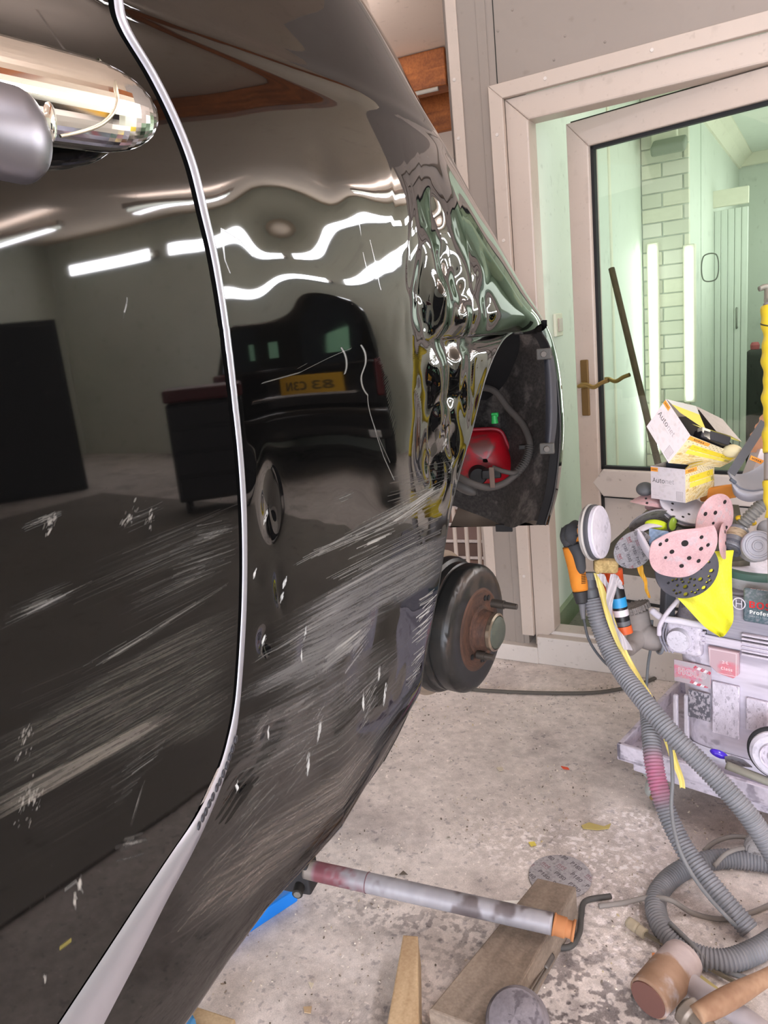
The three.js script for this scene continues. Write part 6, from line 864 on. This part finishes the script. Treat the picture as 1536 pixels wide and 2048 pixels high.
  { const g = grid(18, 18, (u, v) => { const jag = .012 * Math.sin(v * 31) * (1 - u) * .5; return at(lerp(lerp(1528, 1482, v), 1560, u) + jag * 400, lerp(822, 905, v), 1.86 + .03 * u); }); single('torn_cardboard', g, std(0x9a6f52, .85, 0, { side: THREE.DoubleSide }), 'torn brown cardboard behind the dark strap', 'cardboard'); }
  { const P = at(1436, 986, 1.85); single('orange_pack', basis(new RoundedBoxGeometry(.075, .034, .05, 3, .006), P, CR.clone().addScaledVector(CU, .15).normalize(), CU.clone().addScaledVector(CR, -.15).normalize()), std(0xd88a34, .65), 'orange pack under the lower carton, above the rear pink disc', 'pack'); }
}
// grey face mask on a dark strap, breathing tube, clear canister, filter
{
  const maskM = std(0x9b9ca6, .5, 0, { side: THREE.DoubleSide }), O = at(1498, 955, 1.76), t = thing('face_mask', 'grey plastic face mask hanging on a dark strap at the right edge', 'mask', at(1500, 1004, 1.76));
  const top = spline([[1456, 944], [1466, 962], [1482, 976], [1505, 981], [1532, 978], [1550, 984]], [0, .2, .4, .6, .8, 1]), bot = spline([[1462, 958], [1466, 985], [1478, 998], [1500, 1004], [1524, 999], [1548, 996]], [0, .2, .4, .6, .8, 1]), up = spline([[1460, 944], [1480, 948], [1500, 942], [1520, 930], [1540, 912], [1560, 900]], [0, .2, .4, .6, .8, 1]); void O;
  part('chin', grid(40, 12, (u, v) => { const a = top(u), b = bot(u); return at(lerp(a[0], b[0], v), lerp(a[1], b[1], v), 1.735 + .02 * v - .02 * Math.sin(v * 3.14) + .03 * (u - .5) ** 2); }), maskM, t); part('bowl', grid(40, 16, (u, v) => { const a = top(u), b = up(u); return at(lerp(a[0], b[0], v), lerp(a[1], b[1], v), 1.735 + .06 * Math.sin(v * 1.5) + .03 * (u - .5) ** 2); }), std(0x85868e, .55, 0, { side: THREE.DoubleSide }), t);
  const rim = []; for (let i = 0; i <= 20; i++) { const a = top(i / 20); rim.push(at(a[0], a[1], 1.732 + .03 * (i / 20 - .5) ** 2)); } part('rim', sweep(rim, () => .0022), std(0x686a74, .5), t);
  const st = grid(4, 30, (u, v) => { const a = lerp(1462, 1529, v), b = lerp(948, 844, v); return at(a + (u - .5) * 15, b + (u - .5) * 10, 1.745 + .01 * v); }); part('strap', st, std(0x55565b, .75, 0, { side: THREE.DoubleSide }), t, 'dark grey strap'); part('buckle', basis(new RoundedBoxGeometry(.017, .0085, .008, 2, .003), at(1466, 962, 1.73), tilt(.8, -.6, 0), tilt(.6, .8, 0)), std(0x4d535e, .5), t, 'dark buckle');
  single('breathing_tube', ribbed([at(1478, 1058, 1.79), at(1494, 1040, 1.78), at(1512, 1021, 1.77), at(1530, 1004, 1.77), at(1556, 990, 1.78)], .0165, .0085, .0035), std(0x84837f, .6), 'short ribbed grey breathing tube above the clear canister', 'tube');
  const c = thing('clear_canister', 'dusty see-through canister lying beside the grey filter', 'canister', at(1462, 1105, 1.78)); const A = at(1478, 1056, 1.78), Bq = at(1460, 1102, 1.755), d = Bq.clone().sub(A); part('shell', sweep([A, A.clone().addScaledVector(d, .1), A.clone().addScaledVector(d, .5), A.clone().addScaledVector(d, .92), Bq], f => .0245 - .008 * (f < .03 || f > .97), { m: 26 }), std(0x6c6e74, .35), c); part('inner_band', bar(A.clone().addScaledVector(d, .22), A.clone().addScaledVector(d, .52), .0252, .0252, 26), dusty([166, 148, 122], 132), c, 'beige band inside'); part('base', bar(A.clone().addScaledVector(d, .7), A.clone().addScaledVector(d, 1.02), .0253, .023, 26), dusty([84, 86, 94], 133), c);
  const F = at(1516, 1092, 1.715), N = tilt(-.25, .12, .96), f = thing('filter', 'round grey filter canister with ringed end at the right edge', 'filter', at(1516, 1125, 1.74)); part('drum', align(lathe([[0, .002], [.008, .002], [.01, .005], [.0125, .005], [.014, .001], [.022, .0], [.0235, .003], [.026, .003], [.0275, 0], [.032, .001], [.0335, .004], [.0355, .002], [.036, -.004], [.035, -.05], [0, -.05]], 56), F, N), std(0xa7a6ae, .5), f, 'ringed grey end'); const h2 = at(1534, 1058, 1.76); part('ear', new THREE.SphereGeometry(.022, 20, 14).scale(1, 1, .6).translate(h2.x, h2.y, h2.z), std(0x8d8d90, .5), f);
  for (const [u, v] of [[1478, 1036], [1506, 1046]]) { const P = at(u, v, 1.79); single('yellow_plug', new THREE.SphereGeometry(.0085, 14, 10).scale(1, .8, .8).translate(P.x, P.y, P.z), std(0xd9b020, .6), u < 1490 ? 'small yellow plug left of the breathing tube' : 'small yellow plug right of the breathing tube', 'plug'); }
}
// post wrapped in yellow film at the right edge
{
  const x = 1544, t = thing('wrapped_post', 'upright post wrapped in creased yellow film at the right edge', 'post', at(1550, 1240, 1.64)); const A = at(1545, 612, 1.64), Bq = at(1549, 905, 1.64), C = at(1549, 960, 1.64), Dq = at(1552, 1035, 1.64), E = at(1556, 1240, 1.64);
  const film = std(0xffffff, .4, 0, { map: dataTex(128, 256, (u, v) => { const n = fbm(u, v, 5, 4, 140); return [226 + n * 26, 196 + n * 30, 40 + n * 30]; }) }); const cr = (f, l) => .022 + .0022 * Math.sin(l * 70) + .0016 * Math.sin(l * 160 + 1); void x;
  part('film', sweep([A, A.clone().lerp(Bq, .5), Bq], cr, { m: 20 }), film, t, 'yellow film'); part('film', sweep([C, Dq], cr, { m: 20 }), film, t, 'yellow film'); part('pole', sweep([at(1545, 606, 1.64), E], () => .0185, { m: 18 }), std(0x9d9a9a, .6), t, 'grey pole'); part('tape_band', sweep([Bq, C], () => .021, { m: 18 }), std(0xa39a95, .7), t, 'grey tape band'); part('tie', align(new THREE.TorusGeometry(.0235, .0016, 6, 24).rotateX(Math.PI / 2), at(1545, 650, 1.64), V(.2, 1, .1)), std(0x4a4630, .7), t);
  const h = at(1534, 578, 1.78); single('tap_head', merge([sweep([at(1518, 578, 1.78), at(1530, 574, 1.78), at(1545, 577, 1.78)], f => .006 + .003 * f), bar(h, at(1536, 602, 1.76), .006, .009, 12)]), std(0x8d8c80, .5, .3), 'small dull metal tap head above the yellow wrapped post', 'tap');
}

// ---------------------------------------------------------------- on the floor: jack, timber, hammers, scraps
{
  const fl = (u, v, y = 0) => onFloor(u, v, y);
  // trolley jack: blue body under the sill, bracket, pipe handle resting on timber
  const t = thing('trolley_jack', 'blue trolley jack under the sill with a long steel pipe as its handle', 'jack', fl(560, 1800)); 
  const A = fl(612, 1738, .16), Bq = fl(1106, 1848, .125), d = Bq.clone().sub(A);
  const pipeTex = dataTex(256, 512, (u, v) => { const n = fbm(u, v, 8, 5, 150), f = fbm(u, v, 60, 2, 151), s = smooth(.62, .72, fbm(u, v, 16, 4, 152)); return [158 + (n - .5) * 40 + (f - .5) * 20 - s * 50, 156 + (n - .5) * 38 + (f - .5) * 20 - s * 56, 162 + (n - .5) * 38 + (f - .5) * 20 - s * 60]; });
  const red = new THREE.Color(0xcf5866), wht = new THREE.Color(1, 1, 1), cream = new THREE.Color(0xf2e6d2);
  const ph = part('handle', sweep([A, A.clone().lerp(Bq, .5), Bq], () => .021, { m: 22, color: (f, a) => { const k = smooth(.02, .06, f) * (1 - smooth(.12, .3, f + .14 * (vnoise(f * 60, a * 2) - .5) + .03 * Math.sin(a))); return f < .035 ? cream.clone() : wht.clone().lerp(red, k * .85); } }), new THREE.MeshStandardMaterial({ vertexColors: true, map: pipeTex, roughness: .55, metalness: .25 }), t, 'grey steel pipe, red stained at one end');
  const E = fl(1150, 1862, .118), rustM = std(0xffffff, .85, .1, { map: dataTex(256, 256, (u, v) => { const n = fbm(u, v, 10, 5, 154); return [176 + (n - .5) * 70, 118 + (n - .5) * 60, 76 + (n - .5) * 50]; }) });
  part('rusty_end', sweep([Bq, Bq.clone().lerp(E, .45), Bq.clone().lerp(E, .75), E], f => f < .1 ? .0215 : f < .6 ? .0195 : .0165 + (f > .85 ? .004 : 0), { n: 26, m: 22 }), rustM, ph, 'orange rusty end'); part('bore', align(cyl(.009, .009, .003, 16), E, d), M.black, ph); const jn = A.clone().lerp(Bq, .27); part('joint', align(new THREE.TorusGeometry(.0212, .0012, 6, 26).rotateX(Math.PI / 2), jn, d), std(0x7a5a60, .7), ph);
  const q = fl(598, 1738, .15); const br = box(.07, .09, .05, 0, 0, 0, .006); part('bracket', basis(br, q, d.clone().setY(0).normalize(), V(0, 1, 0)), std(0x2b2a2c, .6), t, 'black bracket'); const bo = fl(606, 1752, .13); part('bolt', bar(bo, bo.clone().add(V(.012, -.004, .05)), .012, .012, 16), std(0x3a3836, .45, .5), t, 'dark bolt'); part('bolt_face', bar(bo.clone().add(V(.012, -.004, .05)), bo.clone().add(V(.0125, -.0042, .052)), .008, .008, 16), std(0x8d8b86, .4, .5), t);
  const bpts = [fl(500, 1842, .03), fl(592, 1782, .03), fl(586, 1744, .03), fl(470, 1742, .03), fl(400, 1850, .03), fl(430, 1885, .03)]; const g = extr(bpts.map(p => [p.x, -p.z]), .026, .004); g.rotateX(-Math.PI / 2); const dq = fl(560, 1790).sub(fl(545, 1815)).setLength(.03); void dq; g.translate(0, .004, 0);
  part('body', uvMetres(g, 3), std(0xffffff, .5, 0, { map: dataTex(256, 256, (u, v) => { const s = smooth(.66, .7, fbm(u, v, 9, 5, 156)); return [lerp(24, 120, s), lerp(132, 92, s), lerp(232, 70, s)]; }) }), t, 'blue painted body with rusty chips');
  // second timber, far one with the pipe across it
  const oldWood = std(0xffffff, .85, 0, { map: woodTex([112, 99, 88], [160, 145, 130], 160, 5), bumpMap: concreteBump, bumpScale: .001 }), freshWood = std(0xffffff, .8, 0, { map: woodTex([176, 146, 112], [214, 190, 154], 164, 6) });
  const beam = (label, p, h, m, end) => { const c = p.map(k => fl(k[0], k[1], h)); const b2 = extr(c.map(k => [k.x, -k.z]), h - .004, .004); b2.rotateX(-Math.PI / 2); b2.translate(0, .004, 0); const L = c[0].clone().sub(c[3]); const a = Math.atan2(L.z, L.x); b2.rotateY(a); const gg = uvMetres(b2, 2); gg.rotateY(-a); void end; return single('timber', gg, m, label, 'timber'); };
  beam('weathered grey-brown timber under the rusty end of the pipe', [[1075, 1758], [1152, 1776], [985, 2070], [858, 2022]], .085, oldWood);
  beam('shorter pale sawn timber standing left of the weathered one', [[806, 1872], [836, 1874], [838, 2075], [770, 2075]], .075, freshWood);
  single('timber', (() => { const c = [fl(372, 2008, .05), fl(470, 2040, .05), fl(440, 2120, .05), fl(330, 2100, .05)]; const b2 = extr(c.map(k => [k.x, -k.z]), .046, .004); b2.rotateX(-Math.PI / 2); b2.translate(0, .004, 0); return uvMetres(b2, 2); })(), freshWood, 'corner of a pale board at the bottom edge under the sill', 'timber');
  single('blue_block', (() => { const c = [fl(352, 2016, .09), fl(378, 2014, .09), fl(390, 2036, .09), fl(370, 2080, .09), fl(330, 2080, .09)]; const b2 = extr(c.map(k => [k.x, -k.z]), .03, .004); b2.rotateX(-Math.PI / 2); b2.translate(0, .056, 0); return b2; })(), std(0x4e8fc4, .6), 'pale blue block on the board at the bottom edge', 'block');
  single('white_card', (() => { const c = [fl(992, 1802, .003), fl(1046, 1800, .003), fl(1030, 1822, .003), fl(992, 1812, .003)]; const b2 = extr(c.map(k => [k.x, -k.z]), .0015, 0); b2.rotateX(-Math.PI / 2); b2.translate(0, .0015, 0); return b2; })(), std(0xf2f0ea, .6), 'scrap of white card on the floor behind the pipe', 'card');
  // printed disc on the floor
  { const P = fl(1120, 1752, .003), t2 = thing('sanding_disc', 'grey printed sanding disc lying flat on the floor past the timber', 'sanding disc', P.clone().setY(0)); part('sheet', discGeo(P, V(1, 0, .1), V(-.1, 0, -1), .073, (x, y) => .0008 * Math.sin(x * 60), .0014), std(0xffffff, .85, 0, { side: THREE.DoubleSide, map: printTex('#a5a2a6', '#605c60', '#8d7277', .55) }), t2); }
  // mallet
  { const a = fl(1368, 1916, .052), b = fl(1297, 1998, .05), dd = b.clone().sub(a), ex = dd.clone().normalize(), t3 = thing('mallet', 'worn rubber mallet with a brown stained head lying on the floor', 'hammer', fl(1335, 1970)); const hd = dataTex(256, 256, (u, v) => { const n = fbm(u, v, 6, 5, 170), s = smooth(.4, .58, fbm(u, v, 5, 5, 171)); return [lerp(146, 168, s) + (n - .5) * 40, lerp(116, 154, s) + (n - .5) * 38, lerp(94, 152, s) + (n - .5) * 38]; });
    part('head', sweep([a.clone().addScaledVector(ex, -.006), a, a.clone().lerp(b, .12), a.clone().lerp(b, .5), a.clone().lerp(b, .9), b], f => f < .02 ? .028 : f < .1 ? .037 : f > .985 ? .036 : .0405 - .003 * Math.abs(f - .5), { n: 60, m: 34 }), std(0xffffff, .8, 0, { map: (() => { const k = hd; k.repeat.set(10, 6); return k; })() }), t3, 'brown stained head'); part('face', align(cyl(.034, .034, .004, 32), b.clone().addScaledVector(ex, .001), ex), std(0x6d4a42, .8), t3, 'dark worn face');
    const hb = a.clone().lerp(b, .5).addScaledVector(CR, .03), he = fl(1560, 2085, .03); part('handle', sweep([hb, fl(1410, 1990, .04), fl(1480, 2030, .036), he], f => .021 - .004 * f, { m: 20 }), dusty([158, 150, 152], 174, .7), t3, 'grey dusty handle'); }
  // hammer with wooden handle
  { const t4 = thing('hammer', 'old hammer with a wooden handle lying over the mallet handle', 'hammer', fl(1400, 2040)); const a = fl(1392, 2032, .085), b = fl(1560, 1940, .09); part('handle', sweep([a, a.clone().lerp(b, .3), a.clone().lerp(b, .7), b], f => .0165 + .003 * Math.sin(f * 5), { m: 18 }), std(0xffffff, .75, 0, { map: woodTex([138, 104, 80], [182, 152, 124], 176, 6) }), t4, 'brown wooden handle'); const h0 = fl(1366, 2012, .07), h1 = fl(1425, 2078, .06); part('head', sweep([h0, h0.clone().lerp(h1, .25), h0.clone().lerp(h1, .5), h1], f => f < .05 ? .018 : f < .35 ? .026 : .022, { n: 24, m: 20 }), std(0xffffff, .5, .5, { map: dirtyWhite([132, 122, 112], 1.6, 178) }), t4, 'dull metal head'); }
  // grinder-like grey tool body at the bottom edge, with rod beside the timber
  { const a = fl(1218, 2088, .05); void a; const t5 = thing('air_tool', 'grey round air tool with a thin rod at the bottom edge', 'tool', fl(1025, 2060)); const C = fl(1034, 2042, .115); part('body', lathe([[0, .03], [.02, .028], [.046, .018], [.055, .002], [.055, -.02], [.046, -.03], [.03, -.055], [0, -.055]], 40).rotateX(.5).translate(C.x, C.y, C.z), dusty([122, 116, 122], 180, .8), t5, 'grey round body'); const r0 = fl(1042, 2012, .07), r1 = fl(1088, 1938, .03); part('rod', merge([bar(r0, r1, .0032, .0032, 10), bar(r0.clone().addScaledVector(CR, .007), r1.clone().addScaledVector(CR, .006), .0028, .0028, 10)]), std(0x9b948a, .35, .8), t5, 'thin steel rods'); part('ferrule', sweep([r1, fl(1095, 1922, .028), fl(1100, 1912, .026)], f => .0085 + .002 * f), std(0x6f6a66, .5, .4), t5, 'grey ferrule'); const kn = fl(1058, 2024, .03); part('knob', new THREE.SphereGeometry(.008, 14, 10).translate(kn.x, kn.y, kn.z), std(0xe6e2d6, .4), t5); for (const [u, v] of [[1028, 2000], [1037, 2008], [1060, 1996]]) { const p = fl(u, v, .05); part('tape_scrap', grid(3, 6, (x, y) => p.clone().addScaledVector(CR, (x - .5) * .008 + .004 * Math.sin(y * 4)).addScaledVector(CU, (y - .5) * .02)), std(0xd9d04a, .6, 0, { side: THREE.DoubleSide }), t5, 'yellow scrap of tape'); } }
  // screwdriver with a clear handle and a long shaft
  { const t6 = thing('screwdriver', 'long screwdriver with a see-through handle lying beside the hose coil', 'screwdriver', fl(1330, 1900)); const a = fl(1256, 1843, .016), b = fl(1290, 1868, .014), c = fl(1485, 1972, .014); part('handle', sweep([a, a.clone().lerp(b, .1), a.clone().lerp(b, .55), a.clone().lerp(b, .6), a.clone().lerp(b, .9), b], f => f < .08 ? .011 : f < .55 ? .012 : f < .64 ? .009 : .0115, { n: 34, m: 18 }), phys(0xd8cdb4, .25, 0, { transmission: .5, thickness: .02, ior: 1.5 }), t6, 'clear amber handle'); part('shaft', bar(b, c, .0052, .0045, 12), std(0x8a8578, .35, .8), t6, 'steel shaft'); const m = b.clone().lerp(c, .48); part('orange_spot', bar(m, m.clone().lerp(c, .07), .0062, .0062, 12), std(0xe08540, .5), t6); }
  // washer, stones, scraps
  const W0 = fl(1275, 1992, .006), wt = new THREE.TorusGeometry(.0085, .0035, 8, 24); wt.rotateX(Math.PI / 2); wt.translate(W0.x, .004, W0.z); single('rubber_washer', wt, std(0x5d5854, .8), 'small dark rubber washer beside the mallet face', 'washer');
  const W1 = fl(897, 1674, .004), w1 = new THREE.TorusGeometry(.0042, .0014, 8, 20); w1.rotateX(Math.PI / 2); w1.translate(W1.x, .002, W1.z); single('steel_washer', w1, std(0xbfb9b0, .4, .6), 'tiny bright washer alone on the bare floor', 'washer');
  const flake = (u, v, pts, col, label, cat = 'scrap', h = .004) => { const P = fl(u, v), sh = pts.map(([a, b]) => { const k = fl(u + a, v + b); return [k.x, -k.z]; }); const g2 = extr(sh, .0018, 0); g2.rotateX(-Math.PI / 2); g2.translate(0, h, 0); void P; return single('scrap', g2, std(col, .7), label, cat); };
  flake(1190, 1655, [[-27, -2], [-12, -8], [18, 0], [32, -6], [28, 4], [5, 7], [-24, 4]], 0xc9b873, 'curled yellowish leaf of tape on the open floor', 'scrap', .002);
  flake(1065, 1690, [[-8, -3], [4, -4], [8, 3], [-3, 5]], 0xe0d060, 'small yellow scrap on the white dust', 'scrap', .003);
  flake(1130, 1537, [[-8, -3], [6, 0], [9, 4], [-4, 2]], 0xd8502f, 'small red chip in the middle of the floor', 'scrap', .002);
  flake(1104, 1310, [[-20, -4], [-4, -7], [14, -1], [6, 5], [-14, 4]], 0xd9c93a, 'yellow crumpled scrap at the foot of the door frame', 'scrap', .006);
  flake(1085, 1318, [[-10, 0], [6, -4], [12, 3]], 0xb79f62, 'brownish scrap beside the yellow one at the door frame', 'scrap', .003);
  flake(1310, 1912, [[-6, -4], [6, -3], [4, 4], [-5, 3]], 0xd98a54, 'orange brown chip near the mallet', 'scrap', .002);
  flake(822, 1790, [[-6, -3], [6, -2], [3, 4]], 0xd9cfbf, 'pale chip near the pipe', 'scrap', .002);
  flake(622, 1973, [[-5, -6], [6, -3], [1, 7]], 0xe0d6bf, 'pale wood chip left of the sawn timber', 'scrap', .003);
  flake(616, 2022, [[-9, -5], [8, -6], [6, 8], [-7, 6]], 0xc4a987, 'tan chip near the bottom edge', 'scrap', .003);
  flake(807, 1752, [[-8, 2], [0, -6], [9, 2]], 0x5f554b, 'dark stone chip behind the pipe', 'scrap', .006);
  flake(1400, 1965, [[-20, -30], [0, -14], [40, 16], [30, 26], [-4, 14]], 0xb9ab74, 'torn yellowish paper under the screwdriver', 'paper', .002);
  flake(1000, 1540, [[-7, -3], [5, -4], [7, 2], [-2, 4]], 0xc9bda9, 'pale flake on the open floor, left of the red chip', 'scrap', .002);
  // grit and shavings swept over the floor, too many to count
  { const n = 2600, g2 = new THREE.IcosahedronGeometry(.0019, 0), im = new THREE.InstancedMesh(g2, std(0xffffff, .9), n), m4 = new THREE.Matrix4(), col = new THREE.Color(); let k = 0; while (k < n) { const z = -.95 - Math.pow(rnd(), .8) * 1.7, x = -1.15 + rnd() * 1.5, dn = fbm(x * .9 + 3, z * .9 + 5, 6, 3, 190); if (dn < .42 + rnd() * .25) continue; const s = rr(.35, 1.5); m4.makeRotationFromEuler(new THREE.Euler(rnd() * 6, rnd() * 6, rnd() * 6)).scale(V(s * rr(.6, 2.2), s * .6, s)); m4.setPosition(x, .0008, z); im.setMatrixAt(k, m4); const q = rnd(); col.setHex(q < .45 ? 0xd6ccbe : q < .7 ? 0x6b6259 : q < .95 ? 0xa5988a : 0xc9b890); im.setColorAt(k, col); k++; } im.name = 'floor_grit'; im.userData = { label: 'grit and pale shavings scattered over the concrete', category: 'grit', kind: 'stuff' }; im.castShadow = im.receiveShadow = true; scene.add(im); }
}
// white bars and brown crates behind the car, seen under the bumper
{
  const t = thing('barred_rack', 'white barred rack standing behind the car, seen below the bumper', 'rack', onFloor(930, 1180)); const dd = 3.1; for (const [u0, u1] of [[880, 888], [906, 917], [930, 939], [956, 962]]) part('bar', bar(at(u0, 1015, dd), at(u1, 1170, dd - .04), .0085, .0085, 12), M.upvc, t, 'white bar'); part('rail', bar(at(870, 1160, dd - .04), at(985, 1176, dd - .04), .01, .01, 12), M.upvc, t);
  const c = at(930, 1090, 3.9), b = thing('wooden_crate', 'dark brown slatted crate behind the white bars', 'crate', V(c.x, 0, c.z)); for (let i = 0; i < 7; i++) part('slat', box(1.0, .07, .02, c.x - .2, .06 + i * .09, c.z, .004), std([0x6a5248, 0x5c4840, 0x77605a][i % 3], .8), b); for (const x of [-.65, .25]) part('post', box(.05, .66, .04, c.x + x, .33, c.z - .03, .004), std(0x57443c, .8), b);
}

renderer.render(scene, camera);
